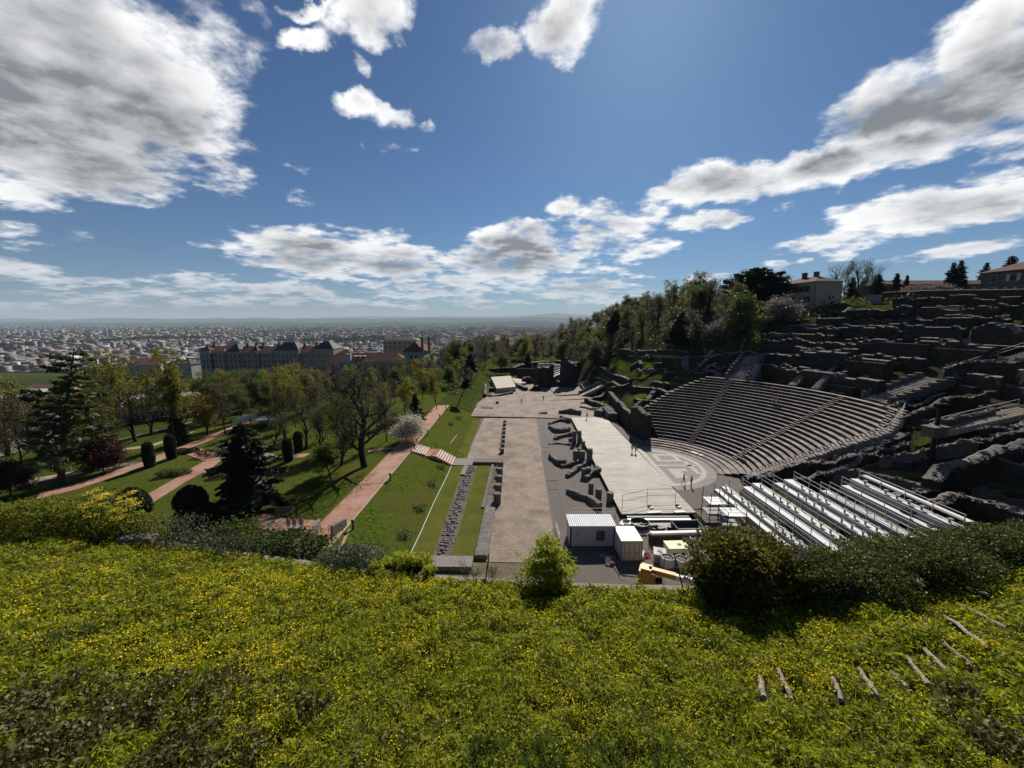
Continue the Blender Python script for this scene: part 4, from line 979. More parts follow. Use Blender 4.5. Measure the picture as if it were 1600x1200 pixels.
slab('terrace_step', 'flat grey slab bridging the near end of the grass strips', 'slab', [(-9.5, 36.4), (-4.9, 36.4), (-4.9, 38.3), (-9.5, 38.3)], -.5, .75, m_kerb)
slab('stone_bench', 'narrow light stone trough lying beside the rubble drain', 'stone block', [(-9.9, 61.5), (-9.1, 61.5), (-9.0, 65.5), (-9.8, 65.5)], -.1, .5, m_kerb)
sheet('footbridge_floor', [(-12.4, 65.6), (-8.2, 66.0), (-8.2, 69.5), (-12.4, 69.0)], m_kerb, .09)
# rubble drain
rg = random.Random(3); pp = []; ss = []
for i in range(900):
    y = rg.uniform(38.6, 65.5); x = -8.45 + .0 * y + rg.uniform(-.95, .95) * (1 + .12 * math.sin(y * .8)) - .35 * (y - 38) / 27; pp.append((x, y, .05 + .25 * max(0, 1 - abs(x + 8.6)) + rg.uniform(-.05, .12))); ss.append(rg.uniform(.1, .34))
m_rub = mat('drain_rubble', (.20, .185, .175), (.07, .066, .064), scale=4, bump=.6, bscale=10)
tag(stones('rubble', pp, ss, m_rub, 4), kind='stuff')
# white barrier tape on the bank
m_tape = mat('white_tape', (.75, .74, .7), (.6, .6, .56), scale=8, rough=.6)
def tape(label, pts):
    mb = MB(); mb.tube(pts, .045, 4); o = mb.build('barrier_tape', m_tape, origin=tuple(pts[0])); tag(o, label, 'rope'); return o
tape('long white tape along the foot of the green bank', [(-12.05 + .05 * math.sin(k), 38 + k * 2.8, .45) for k in range(11)])
tape('short white tape further along the green bank', [(-14.6 + k * .18, 71 + k * 2.2, 1.0 + .04 * k) for k in range(6)])
for k, (px, py) in enumerate([(631, 838), (656, 796), (675, 757), (690, 731), (705, 664), (716, 655)]):
    g = G(px, py); e = [((0, 0, .35), (.9, .7, .45))]
    bush('bank_shrub', 'small dark scraggy shrub on the green bank, %s' % ['nearest the camera', 'second from the near end', 'third from the near end', 'beside the white-edged steps', 'beyond the steps by the tape', 'beyond the steps near the hedge'][k], 'shrub', g, e, 240, .13, L_GREY if k < 4 else L_BUS, 800 + k, 5, 'small shrubs on the green bank', .7)
# white-edged steps down the bank
t = thing('bank_steps', 'short flight of white-edged steps down the bank from the red path', 'stairs', (-19.2, 67.6, 0))
for lo_, hi_, z0, z1, n in ((-19.4, -16.8, 3.05, 2.3, 6), (-15.0, -12.0, 2.1, .45, 7)):
    mb = MB(); me_ = MB()
    for i in range(n):
        x0 = lo_ + (hi_ - lo_) * i / n; x1 = lo_ + (hi_ - lo_) * (i + 1) / n; z = z0 + (z1 - z0) * (i + .5) / n
        mb.box(((x0 + x1) / 2, 67.6, z - .4), (x1 - x0, 4.0, 1.0)); me_.box((x1 - .06, 67.6, z + .106), (.16, 3.9, .02))
    mb.build('flight', m_red, t, offset=(-19.2, 67.6, 0)); me_.build('white_edge', m_tape, t, offset=(-19.2, 67.6, 0))
mb = MB(); mb.box((-15.9, 67.6, 1.75), (1.8, 4.0, .9)); mb.build('landing', m_red, t, offset=(-19.2, 67.6, 0))
# path bollards
m_boll = mat('bollard_paint', (.022, .022, .022), (.012, .012, .012), rough=.5)
for k, (px, py) in enumerate([(552, 828), (610, 752), (648, 703), (668, 681), (687, 655), (697, 642)]):
    g = G(px, py); t = thing('path_bollard', 'black bollard lamp at the edge of the red path, %s' % ['nearest the camera', 'second from the near end', 'just before the white-edged steps', 'just beyond the white-edged steps', 'second beyond the steps', 'at the far bend'][k], 'bollard', g, 0, 'bollards along the red path')
    mb = MB(); mb.lathe([(.1, 0), (.1, .95)], n=10); mb.build('post', m_boll, t)
    mb = MB(); mb.lathe([(.16, .95), (.2, 1.0), (.2, 1.18), (.05, 1.26)], n=10); mb.build('lamp_head', m_boll, t)
# crowd-control hoops by the sunken strip
for k, (px, py) in enumerate([(724, 699), (717, 716)]):
    a = P(px - 6, py, .1); b = P(px + 7, py, .1); t = thing('barrier_hoop', ['far', 'near'][k] + ' low black hoop barrier on the slab by the bank steps', 'barrier', a)
    mb = MB(); mb.tube([(a[0], a[1], 0), (a[0], a[1], .9), (a[0] + .15, a[1], 1.0), (b[0] - .15, b[1], 1.0), (b[0], b[1], .9), (b[0], b[1], 0)], .035, 6); mb.tube([(a[0], a[1], .5), (b[0], b[1], .5)], .02, 5); mb.build('frame', m_iron, t, offset=a)
# beds right of the terrace
for k, (c, lab) in enumerate([([(850, 765), (867, 766), (885, 862), (862, 862)], 'nearest'), ([(841, 708), (855, 708), (864, 750), (848, 751)], 'second'), ([(834, 672), (846, 672), (852, 699), (838, 699)], 'third'), ([(829, 641), (840, 641), (846, 666), (832, 666)], 'farthest')]):
    q = [P(*p, .1)[:2] for p in c]; x0 = 4.45; x1 = 6.3; y0 = min(p[1] for p in q); y1 = max(p[1] for p in q)
    t = thing('gravel_bed', lab + ' of the four long grey beds beside the terrace paving', 'bed', (x0, y0, 0)); mb = MB(); mb.box(((x0 + x1) / 2, (y0 + y1) / 2, 0), (x1 - x0 - .3, y1 - y0 - .3, .22)); mb.build('fill', m_bed, t, offset=(x0, y0, 0))
    mb = MB()
    for cx, cy, sx, sy in (((x0 + x1) / 2, y0, x1 - x0 + .16, .16), ((x0 + x1) / 2, y1, x1 - x0 + .16, .16), (x0, (y0 + y1) / 2, .16, y1 - y0 - .16), (x1, (y0 + y1) / 2, .16, y1 - y0 - .16)): mb.box((cx, cy, .06), (sx, sy, .3))
    mb.build('kerb', m_drum, t, offset=(x0, y0, 0))
    if k < 3: flat('dry_lawn', [(6.5, y0 + .3), (9.0, y0 + .3), (9.4, y1 - .5), (6.6, y1 - .5)], m_dry, .075)
CURV = [
 ('long dark hollow wall nearest the cabin', [(887, 770), (900, 777), (918, 782), (937, 797)], 1.1), ('curved wall bending towards the wooden stage', [(886, 747), (900, 737), (916, 727)], 1.0),
 ('short thick curved wall against the stage', [(915, 752), (925, 743), (938, 741)], 1.3), ('dark spindle of masonry left of the curved wall', [(860, 716), (872, 727), (885, 728)], 1.3),
 ('low wall between the spindle and the stubs', [(876, 731), (893, 729), (912, 724)], 1.0), ('long low wall below the pair of tall column stubs', [(857, 695), (873, 694), (892, 696)], .6), ('arched wall rising to the pair of tall column stubs', [(866, 688), (880, 683), (896, 681)], .9),
 ('dark wedge of masonry with a pale tip', [(859, 669), (868, 676), (888, 677)], 1.2), ('hooked wall at the far corner of the wooden stage', [(858, 664), (875, 658), (888, 660)], .9),
 ('long dark block behind the far end of the wooden stage', [(873, 647), (890, 647), (908, 649)], 1.6), ('small dark trough in the far bed', [(841, 648), (855, 648)], .8),
 ('pitted block beside the hooked wall', [(876, 654), (890, 661)], 1.4), ('dark heap of masonry at the far corner of the stage', [(934, 650), (946, 646), (957, 657)], 2.2), ('flat stone shelf before the dark heap', [(918, 640), (935, 641)], .8),
]
for k, (lab, pp, h) in enumerate(CURV):
    wall('garden_wall', lab, 'ruined wall', [P(px, py, 0)[:2] for px, py in pp], .8 if k != 12 else 2.5, [h * .75] + [h] * (len(pp) - 1), m_ruing, zb=0, seed=720 + k, rag=.25, bulge=.1, step=.5)
STUBS = [(897, 694, 673, .45), (905, 692, 673, .45), (911, 702, 689, .4), (899, 722, 704, .5), (909, 724, 704, .55), (921, 722, 701, .55), (912, 746, 732, .42), (919, 744, 730, .45), (932, 739, 728, .42), (923, 772, 754, .4), (935, 777, 763, .48), (953, 784, 769, .5), (881, 674, 667, .35), (889, 675, 667, .38), (891, 692, 684, .4), (905, 714, 700, .45)]
SL = ['left one of the tall grey pair', 'right one of the tall grey pair', 'small stub right below the tall pair', 'left one of the middle trio', 'centre one of the middle trio', 'right one of the middle trio, against the stage', 'left one of the three in the curved wall', 'centre one of the three in the curved wall', 'right one of the three in the curved wall', 'slender stub nearest the long hollow wall', 'thick stub between the slender one and the stage', 'squat stub closest to the stage edge', 'left one of two small stubs behind the tall pair', 'right one of two small stubs behind the tall pair', 'low block at the foot of the tall pair', 'mossy stub between the tall pair and the trio']
for k, (px, b, t_, r) in enumerate(STUBS): pillar('broken column: ' + SL[k], px, b, t_, r, 'broken columns beside the stage', base=False)
# ---- wooden stage
m_wood, T = newmat('stage_planks')
tc = T.node('ShaderNodeTexCoord').outputs['Object']; br = T.node('ShaderNodeTexBrick', i_Scale=1.0); T.l.new(tc, br.inputs['Vector']); br.offset = .37
br.inputs['Brick Width'].default_value = 3.1; br.inputs['Row Height'].default_value = .3; br.inputs['Mortar Size'].default_value = .014
br.inputs['Color1'].default_value = (.43, .385, .335, 1); br.inputs['Color2'].default_value = (.27, .24, .21, 1); br.inputs['Mortar'].default_value = (.14, .125, .11, 1)
mp_ = T.node('ShaderNodeMapping', i_Scale=(.35, 6, 1)); T.l.new(tc, mp_.inputs[0])
cc = T.mix(1.0, br.outputs['Color'], T.ramp(T.noise(mp_.outputs[0], 2.0, 6, .65), [(.3, .7), (.7, 1.15)]), 'MULTIPLY'); cc = T.mix(1.0, cc, T.ramp(T.noise(tc, .3, 5, .6), [(.3, (.82, .8, .77)), (.7, 1.08)]), 'MULTIPLY')
p = T.node('ShaderNodeBsdfPrincipled', i_Roughness=.75); T.l.new(cc, p.inputs['Base Color']); T.l.new(p.outputs[0], T.out.inputs[0])
t = thing('wooden_stage', 'long pale plank stage in front of the seats', 'stage', (13.7, 48, 0)); lo = (13.7, 48, 0)
mb = MB(); mb.prism([(13.7, 48), (23.8, 48.6), (23.2, 97), (20.6, 100.5), (13.9, 100)], .5, .7); mb.build('deck', m_wood, t, offset=lo)
mb = MB(); mb.prism([(13.9, 48.2), (23.5, 48.8), (22.9, 97), (20.5, 100.2), (14.1, 99.8)], -.1, .497); mb.build('skirt', m_iron, t, offset=lo)
mb = MB(); mb.prism([(14.4, 43.6), (23.0, 43.9), (23.2, 46.6), (14.2, 46.4)], .2, .36); mb.build('lower_deck', m_wood, t, offset=lo)
mb = MB(); mb.prism([(14.6, 43.8), (22.8, 44.1), (23.0, 46.4), (14.4, 46.2)], -.1, .197); mb.build('skirt', m_iron, t, offset=lo)
for k in range(2):
    mb = MB(); mb.box((18.3, 46.9 + .5 * k, .45 + .1 * k), (8.2, .35, .35), .03); o = mb.build('stage_beam', MATS['dark_iron'] if k else m_galv, origin=(18.3, 46.9 + .5 * k, .3)); tag(o, ['grey', 'black'][k] + ' steel beam lying along the front edge of the plank stage', 'beam')
railing('handrail', 'thin wire handrail across the near part of the plank stage', [(14.2, 49.6, .7), (18.2, 51.5, .7), (22.3, 51.8, .7)], 1.9, m_iron, 'handrail', bars=2, sp=4)
for k, (x, y) in enumerate(((18.1, 50.0), (22.0, 50.3))):
    t = thing('stage_weight', ['left', 'right'][k] + ' black and white ballast block at a handrail post on the stage', 'weight', (x, y, .7)); mb = MB(); mb.lathe([(.28, 0), (.3, .08), (.25, .22), (.08, .3)], n=10); mb.build('block', m_iron, t); mb = MB(); mb.box((.1, -.35, .08), (.5, .35, .16), .4); mb.build('bag', m_tape, t)
for k, (px, py, w_, l_) in enumerate(((1022, 800, 1.6, .35), (1062, 799, 1.2, .5))):
    g = P(px, py, .9); mb = MB(); mb.box((g[0], g[1], .84), (w_ * 1.2, l_, .12), .1); tag(mb.build('white_sheet', m_tape, origin=g), ['narrow', 'wide'][k] + ' white plastic sheet lying on the front stage beam', 'sheet')
# ---- temporary grandstand of scaffold
m_white = mat('white_deck', (.72, .72, .70), (.52, .52, .50), scale=1.2, rough=.5, big=(.5, (.62, .61, .58)))
m_greyp = mat('grey_panel', (.25, .26, .26), (.18, .185, .19), scale=2, rough=.6)
def stand(label, x0, y0, y1, z0, tiers, tread, rise, skew, cap=False):
    t = thing('scaffold_grandstand', label, 'grandstand', (x0, y0, 0)); lo = (x0, y0, 0); yaw = skew
    def X(x, y): return x + (y - y0) * skew
    for i in range(tiers):
        xa_ = x0 + i * tread; z = z0 + rise * i; mb = MB()
        mb.prism([(X(xa_, y0), y0), (X(xa_ + tread - .12, y0), y0), (X(xa_ + tread - .12, y1), y1), (X(xa_, y1), y1)], z - .07, z); mb.build('deck', m_white, t, offset=lo)
        mb = MB(); mb.prism([(X(xa_ - .05, y0), y0), (X(xa_ - .01, y0), y0), (X(xa_ - .01, y1), y1), (X(xa_ - .05, y1), y1)], z - rise + .02, z - .01); mb.build('riser', m_greyp, t, offset=lo)
        n = int((y1 - y0) / 1.25)
        for k in range(n):
            if (k * 7 + i * 3) % 5 == 0: continue
            y = y0 + (k + .5) * 1.25; mb = MB(); mb.box((X(xa_ + .25, y), y, z + .22), (.16, .1, .44)); mb.box((X(xa_ + .3, y), y, z + .42), (.34, .36, .05))
            if i == 1 or cap: mb.build('seat_bracket', m_greyp, t, offset=lo)
    ny = int((y1 - y0) / 2.4) + 1
    for k in range(ny):
        y = y0 + .1 + (y1 - y0 - .2) * k / (ny - 1)
        for i in (0, tiers):
            xx = X(x0 + i * tread - .06, y); z = z0 + rise * max(0, i - 1); mb = MB(); mb.tube([(xx, y, H(xx, y) - .1), (xx, y, z + 1.15)], .05, 6); mb.build('upright', m_galv, t, offset=lo)
        xx = X(x0, y); x2 = X(x0 + tiers * tread, y); mb = MB(); mb.tube([(xx, y, H(xx, y) + .3), (x2, y, z0 + rise * (tiers - 1) - .3)], .035, 5); mb.build('brace', m_galv, t, offset=lo)
    for k in range(ny - 1):
        ya_ = y0 + (y1 - y0) * k / (ny - 1); yb_ = y0 + (y1 - y0) * (k + 1) / (ny - 1); mb = MB(); mb.tube([(X(x0 - .1, ya_), ya_, H(x0, ya_) + .2), (X(x0 - .1, yb_), yb_, z0 - .2)], .03, 5); mb.build('diagonal', m_galv, t, offset=lo)
    for i in (0, tiers):
        z = z0 + rise * max(0, i - 1)
        for hh in (1.1, .6, -.5):
            mb = MB(); mb.tube([(X(x0 + i * tread - .06, y0), y0, z + hh), (X(x0 + i * tread - .06, y1), y1, z + hh)], .045, 6); mb.build('rail', m_galv, t, offset=lo)
    return t
stand('leftmost white scaffold walkway, nearest the stage', 28.3, 34.5, 52.0, 2.5, 2, 1.0, .4, -.03)
stand('second white scaffold stand from the stage, with a broad deck', 31.3, 33.5, 50.5, 3.6, 2, 1.25, .5, -.03)
stand('third white scaffold stand from the stage, studded with seat brackets', 34.7, 33.5, 49.5, 4.6, 2, 1.3, .5, -.03, True)
stand('fourth scaffold stand from the stage, narrow with many rails', 37.6, 33.5, 45.5, 5.4, 1, 1.1, .5, -.03)
stand('rightmost scaffold stand, highest, with a deep grey riser', 39.6, 34.0, 45.0, 6.3, 2, 1.0, .85, -.03)
mb = MB(); mb.prism([(41.7, 34), (42.4, 34), (42.1, 45), (41.4, 45)], 7.5, 7.62); tag(mb.build('plank_run', m_white, origin=(42, 40, 7.5)), 'white plank run along the top of the right scaffold stand', 'planks')
# scaffold towers beside the stage
for k, (x, y) in enumerate(((25.6, 47.5), (26.2, 44.5))):
    t = thing('scaffold_tower', ['far', 'near'][k] + ' open scaffold tower between the stage and the left stand', 'scaffold', (x, y, 0))
    for sx in (-1, 1):
        for sy in (-1, 1): mb = MB(); mb.tube([(sx * 1.1, sy * 1.1, 0), (sx * 1.1, sy * 1.1, 4.4 - k)], .05, 6); mb.build('upright', m_iron, t)
    for z in (1.4, 2.9):
        mb = MB(); mb.box((0, 0, z), (2.2, 2.2, .08)); mb.build('deck', m_white if z > 2 else m_greyp, t)
    for z in (.8, 2.2, 3.4):
        mb = MB(); mb.tube([(-1.1, -1.1, z), (1.1, -1.1, z), (1.1, 1.1, z), (-1.1, 1.1, z), (-1.1, -1.1, z)], .035, 5); mb.build('ledger', m_galv, t)
# ---- works yard
m_cab = mat('cabin_panel', (.50, .52, .54), (.42, .44, .46), scale=.8, rough=.5, big=(.6, (.44, .45, .46)))
m_corr, T = newmat('ribbed_roof'); tc = T.node('ShaderNodeTexCoord').outputs['Object']; wv = T.node('ShaderNodeTexWave', i_Scale=1.35); wv.bands_direction = 'X'; T.l.new(tc, wv.inputs['Vector'])
cc = T.mix(1.0, T.ramp(wv.outputs['Color'], [(.1, (.34, .36, .38)), (.35, (.66, .69, .71))]), T.ramp(T.noise(tc, .8, 5, .6), [(.3, .85), (.7, 1.05)]), 'MULTIPLY'); p = T.node('ShaderNodeBsdfPrincipled', i_Roughness=.45); T.l.new(cc, p.inputs['Base Color']); b = T.node('ShaderNodeBump', i_Strength=1.0, i_Distance=.06); T.l.new(wv.outputs['Color'], b.inputs['Height']); T.l.new(b.outputs[0], p.inputs['Normal']); T.l.new(p.outputs[0], T.out.inputs[0])
m_glass = mat('dark_glass', (.03, .035, .04), (.015, .018, .02), rough=.15, spec=.6)
c0 = P(890, 856, 0); c1 = P(960, 857, 0); cw = c1[0] - c0[0]; cx = (c0[0] + c1[0]) / 2; cy = c0[1]
t = thing('site_cabin', 'white site cabin with a ribbed roof and barred window', 'cabin', (cx, cy, 0), .02)
ch = ztop(cx, cy, 925, 822.5)
mb = MB(); mb.box((0, 1.25, ch / 2 + .06), (cw, 2.5, ch - .12)); mb.build('wall', m_cab, t)
mb = MB(); mb.prism([(-cw / 2 - .1, -.12), (cw / 2 + .1, -.12), (cw / 2 + .1, 2.65), (-cw / 2 - .1, 2.65)], ch - .02, ch + .12); mb.build('roof', m_corr, t)
mb = MB()
for s in (-1, 1): mb.box((s * (cw / 2 - .07), -.02, ch / 2), (.16, .06, ch - .06))
mb.box((0, -.02, .12), (cw - .34, .06, .22)); mb.build('frame', mat('navy_frame', (.03, .04, .07), (.02, .03, .05), rough=.5), t)
wx = cw * .18; wn_ = MB(); wn_.box((wx, -.03, ch * .58), (1.05, .08, 1.25)); fr = wn_.build('window', m_greyp, t)
mb = MB(); mb.box((wx, -.075, ch * .58), (.9, .02, 1.1)); mb.build('pane', m_glass, fr)
for k in range(7):
    mb = MB(); mb.box((wx - .42 + .14 * k, -.11, ch * .58), (.035, .035, 1.2)); mb.build('bar', m_greyp, fr)
mb = MB(); mb.lathe([(.09, 0), (.09, .012)], n=10); e = mb.build('emblem', m_boll, t); e.rotation_euler = (R(90), 0, 0); e.location = (-cw * .36, -.006, ch * .66)
mb = MB(); mb.box((-cw * .36 + .36, -.008, ch * .66), (.36, .012, .09)); mb.build('emblem_bar', m_greyp, t)
# container
m_cont = mat('container_paint', (.66, .62, .55), (.50, .46, .40), scale=1.2, rough=.5, big=(.9, (.56, .52, .46)), detail=8)
m_rust = mat('rust', (.20, .12, .075), (.10, .06, .04), scale=5)
a = P(969.5, 878, 0); b = P(1003, 879, 0); kw = b[0] - a[0]; kx = (a[0] + b[0]) / 2; ky = a[1]; kh = ztop(kx, ky, 986, 845.5)
t = thing('storage_container', 'cream steel container with double doors beside the site cabin', 'container', (kx, ky, 0), .03)
mb = MB(); mb.box((0, 1.5, kh / 2 + .05), (kw, 3.0, kh - .1)); mb.build('body', m_cont, t)
mb = MB(); mb.box((0, 1.5, kh + .03), (kw + .05, 3.05, .06)); mb.build('roof', mat('container_roof', (.72, .70, .66), (.5, .47, .43), scale=1.5, rough=.5), t)
for s in (-1, 1):
    mb = MB(); mb.box((s * kw / 4, -.03, kh / 2 + .04), (kw / 2 - .1, .06, kh - .22)); dr = mb.build('door', m_cont, t)
    for q in (.12, .36):
        mb = MB(); mb.tube([(s * kw * q, -.09, .15), (s * kw * q, -.09, kh - .1)], .028, 6); mb.build('lock_rod', m_greyp, dr)
    mb = MB(); mb.box((s * kw * .24, -.075, kh * .45), (.3, .04, .08)); mb.build('handle', m_rust, dr)
    mb = MB(); mb.box((s * (kw / 2 - .03), -.035, kh / 2), (.07, .08, kh)); mb.build('corner_post', m_rust, t)
mb = MB(); mb.box((0, -.02, .06), (kw, .1, .12)); mb.build('sill', m_rust, t)
# skips, tank, bags, machine
m_green = mat('dark_green_steel', (.045, .06, .055), (.022, .03, .028), scale=2, rough=.5)
def skip(label, px, py, w_, d_, h_, rz, m):
    g = P(px, py, 0); t = thing('open_skip', label, 'skip', g, rz); mb = MB(); th = .07
    for (x, y, sx, sy) in ((0, -d_ / 2, w_, th), (0, d_ / 2, w_, th), (-w_ / 2 + th / 2, 0, th, d_ - th), (w_ / 2 - th / 2, 0, th, d_ - th)): mb.box((x, y, h_ / 2), (sx, sy, h_))
    mb.box((0, 0, .05), (w_ - 2 * th, d_ - th, .1)); mb.build('shell', m, t); mb = MB()
    for (x, y, sx, sy) in ((0, -d_ / 2 - .02, w_ + .1, .12), (0, d_ / 2 + .02, w_ + .1, .12)): mb.box((x, y, h_ + .03), (sx, sy, .08))
    mb.build('rim', m_greyp, t); return t
skip('dark green open skip behind the bulk bags', 1074, 834, 3.4, 2.0, 1.2, .05, m_green)
g = P(999, 826, 0); t = thing('round_tank', 'big dark round open tub behind the container', 'tub', g); mb = MB(); mb.lathe([(1.0, 0), (1.15, .9), (1.2, .95), (1.12, .95), (1.0, .5), (.02, .45)], n=24); mb.build('shell', m_green, t); mb = MB()
for k in range(10): mb.box((rng.uniform(-.5, .5), rng.uniform(-.5, .5), .56), (rng.uniform(.2, .5), .12, .1), rng.uniform(0, 3))
mb.build('debris', m_greyp, t)
def crate_pile(label, px, py, n, sp_, ms, seed, hh=.9):
    g = P(px, py, 0); rg = random.Random(seed); t = thing('equipment_pile', label, 'pile', g)
    for k in range(n):
        mb = MB(); sx, sy, sz = rg.uniform(.3, 1.1), rg.uniform(.25, .8), rg.uniform(.12, .5); z = rg.uniform(0, hh); M_ = Matrix.Rotation(rg.uniform(-.5, .5), 3, 'X') @ Matrix.Rotation(rg.uniform(0, 3), 3, 'Z')
        b0 = len(mb.v); mb.box((0, 0, 0), (sx, sy, sz)); c = Vector((rg.uniform(-sp_, sp_), rg.uniform(-sp_, sp_) * .6, z * .5 + sz / 2)); mb.v = [tuple(M_ @ Vector(v) + c) for v in mb.v]; mb.build('crate', rg.choice(ms), t)
    return t
crate_pile('jumble of tilted dark equipment beside the round tub', 1017, 828, 9, 1.0, [m_greyp, m_green, m_iron], 31, 1.2)
crate_pile('heap of grey and black gear right of the tilted equipment', 1036, 832, 12, 1.1, [m_greyp, m_iron, m_iron], 32)
crate_pile('white crates stacked between cabin and round tub', 976, 826, 6, .7, [m_tape, m_greyp], 33, 1.3)
crate_pile('black gear heaped under the green skip', 1070, 846, 8, .8, [m_iron, m_green], 34)
crate_pile('flat pallets and boards in front of the cabin', 953, 873, 7, .9, [m_greyp, m_boxw, m_kerb], 35, .3)
crate_pile('red and white cans beside the container', 1008, 873, 6, .45, [m_tape, mat('red_paint', (.32, .03, .03), (.2, .02, .02)), m_greyp], 36, .6)
crate_pile('planks and tools lying in front of the container', 962, 886, 6, 1.1, [m_boxw, m_kerb], 37, .15)
slab('hedge_ledge', 'long pale coping on the dark wall behind the works yard', 'coping', [(15.6, 41.9), (21.6, 42.3), (21.6, 42.8), (15.6, 42.4)], 1.25, 1.5, m_tape)
wall('yard_wall', 'dark ivy-grown wall behind the works yard', 'low wall', [(15.5, 42.2), (21.7, 42.6)], .9, 1.2, m_ruin, zb=0, seed=760, rag=.1)
m_bag = mat('bag_fabric', (.62, .62, .62), (.42, .43, .45), scale=3, rough=.8, bump=.5, bscale=6)
m_fill = mat('bag_fill', (.24, .19, .15), (.08, .07, .06), scale=6, bump=.8, bscale=12)
def bag(label, px, py, r, h, m=None):
    g = P(px, py, 0); t = thing('bulk_bag', label, 'bulk bag', g, rng.uniform(0, 1.5), 'bulk bags in the works yard'); gen = 20; mb = MB(); vs = []; prof = [(.86, 0), (1.04, .15), (1.08, .5), (1.02, .85), (1.0, 1.0), (.9, 1.02), (.86, .9)]
    sd = rng.uniform(0, 50)
    for k, (a, z) in enumerate(prof):
        for j in range(gen):
            an = 2 * math.pi * j / gen; sq = 1 / max(abs(math.cos(an)), abs(math.sin(an))) ** .55; rr_ = r * a * sq * .9 * (1 + .1 * mnoise.noise(Vector((math.cos(an) * 2, math.sin(an) * 2 + sd, z * 2)))); vs.append((rr_ * math.cos(an), rr_ * math.sin(an), h * z + .06 * mnoise.noise(Vector((an * 2, sd, z)))))
    fs = [(k * gen + j, k * gen + (j + 1) % gen, (k + 1) * gen + (j + 1) % gen, (k + 1) * gen + j) for k in range(len(prof) - 1) for j in range(gen)]; mb.add(vs, fs); mb.build('sack', m or m_bag, t, smooth=True)
    mb = MB(); top = (len(prof) - 1) * gen; mb.add([vs[top + j] for j in range(gen)] + [(0, 0, h * .98)], [(j, (j + 1) % gen, gen) for j in range(gen)]); mb.build('contents', m_fill, t)
    for s in range(4):
        an = s * math.pi / 2 + .78; mb = MB(); q = [(r * 1.22 * math.cos(an), r * 1.22 * math.sin(an), z * h) for z in (.1, .6, 1.0)] + [(r * .9 * math.cos(an), r * .9 * math.sin(an), h * 1.12)]; mb.tube(q, .03, 4); mb.build('strap', m_iron, t)
bag('left front white bulk bag filled with dark gear', 1042, 888, .72, 1.35); bag('middle front white bulk bag with brown earth on top', 1063, 890, .72, 1.3); bag('right front bluish bulk bag half behind the bush', 1081, 888, .66, 1.25); bag('open bulk bag behind the front three, at the bush', 1090, 874, .75, 1.1); bag('white bulk bag standing alone below the green skip', 1086, 855, .7, 1.2); bag('tall pale bag leaning against the green skip', 1098, 840, .5, 1.3)
m_lime = mat('pale_yellow_paint', (.60, .58, .36), (.45, .43, .27), scale=3, rough=.5)
g = P(1056, 868, 0); t = thing('yellow_case', 'pale yellow lidded machine case on the yard behind the bulk bags', 'case', g, .06); mb = MB(); mb.box((0, 0, .75), (2.3, 1.5, 1.0)); mb.build('body', m_lime, t); mb = MB(); mb.box((0, 0, 1.3), (2.4, 1.6, .1)); mb.build('lid', m_lime, t); mb = MB(); mb.box((.3, 0, 1.38), (.4, .3, .06)); mb.build('vent', m_iron, t); mb = MB(); mb.box((0, 0, .13), (2.0, 1.3, .24)); mb.build('pallet', m_boxw, t)
for k in (-.5, .4):
    mb = MB(); mb.box((k, -.77, .7), (.35, .03, .25)); mb.build('label_plate', m_green, t)
g = P(1030, 877, 0); t = thing('white_case', 'white boxed generator left of the pale yellow case', 'generator', g, -.3); mb = MB(); mb.box((0, 0, .6), (1.3, 1.5, 1.2)); mb.build('body', m_bag, t); mb = MB(); mb.box((0, .1, 1.23), (.5, .5, .06)); mb.build('vent', m_iron, t); mb = MB(); mb.box((0, -.77, .65), (1.0, .04, .5)); mb.build('side_panel', m_greyp, t)
rg = random.Random(91)
for k in range(16):
    px, py = rg.choice([(rg.uniform(1000, 1100), rg.uniform(846, 900)), (rg.uniform(940, 1005), rg.uniform(882, 905)), (rg.uniform(1004, 1070), rg.uniform(820, 842))]); g = P(px, py, .12); mb = MB()
    if k % 2: mb.box((g[0], g[1], .16 + .03 * k % .2), (rg.uniform(1.2, 2.6), rg.uniform(.15, .3), .06), rg.uniform(0, 3)); o = mb.build('loose_plank', m_boxw, origin=g); tag(o, 'loose weathered plank lying in the works yard', 'plank', 'loose planks in the works yard')
    else:
        an = rg.uniform(0, 3); mb = MB(); c_, s_ = math.cos(an), math.sin(an)
        for q in range(5): mb.box((g[0] + c_ * (q - 2) * .25, g[1] + s_ * (q - 2) * .25, .3), (.12, 1.0, .03), an)
        for q in (-1, 0, 1): mb.box((g[0] - s_ * q * .42, g[1] + c_ * q * .42, .21), (1.15, .1, .12), an)
        o = mb.build('wooden_pallet', m_boxw, origin=g); tag(o, 'wooden pallet lying in the works yard', 'pallet', 'pallets in the works yard')
for k, (a, b, c) in enumerate((((1010, 850), (1030, 856), (1045, 846)), ((960, 895), (985, 888), (1004, 893)), ((1020, 838), (1050, 850), (1080, 848)))):
    pts = [P(*q, .16) for q in (a, b, c)]; pts = [Vector(pts[0]).lerp(Vector(pts[1]), i / 6) + Vector((0, .25 * math.sin(i * 1.7), 0)) for i in range(6)] + [Vector(pts[1]).lerp(Vector(pts[2]), i / 6) + Vector((0, .25 * math.sin(i * 1.3), 0)) for i in range(7)]
    mb = MB(); mb.tube(pts, .035, 5); tag(mb.build('cable', m_iron, origin=tuple(pts[0])), ['black cable behind the bulk bags', 'black cable in front of the container', 'black cable towards the green skip'][k], 'cable')
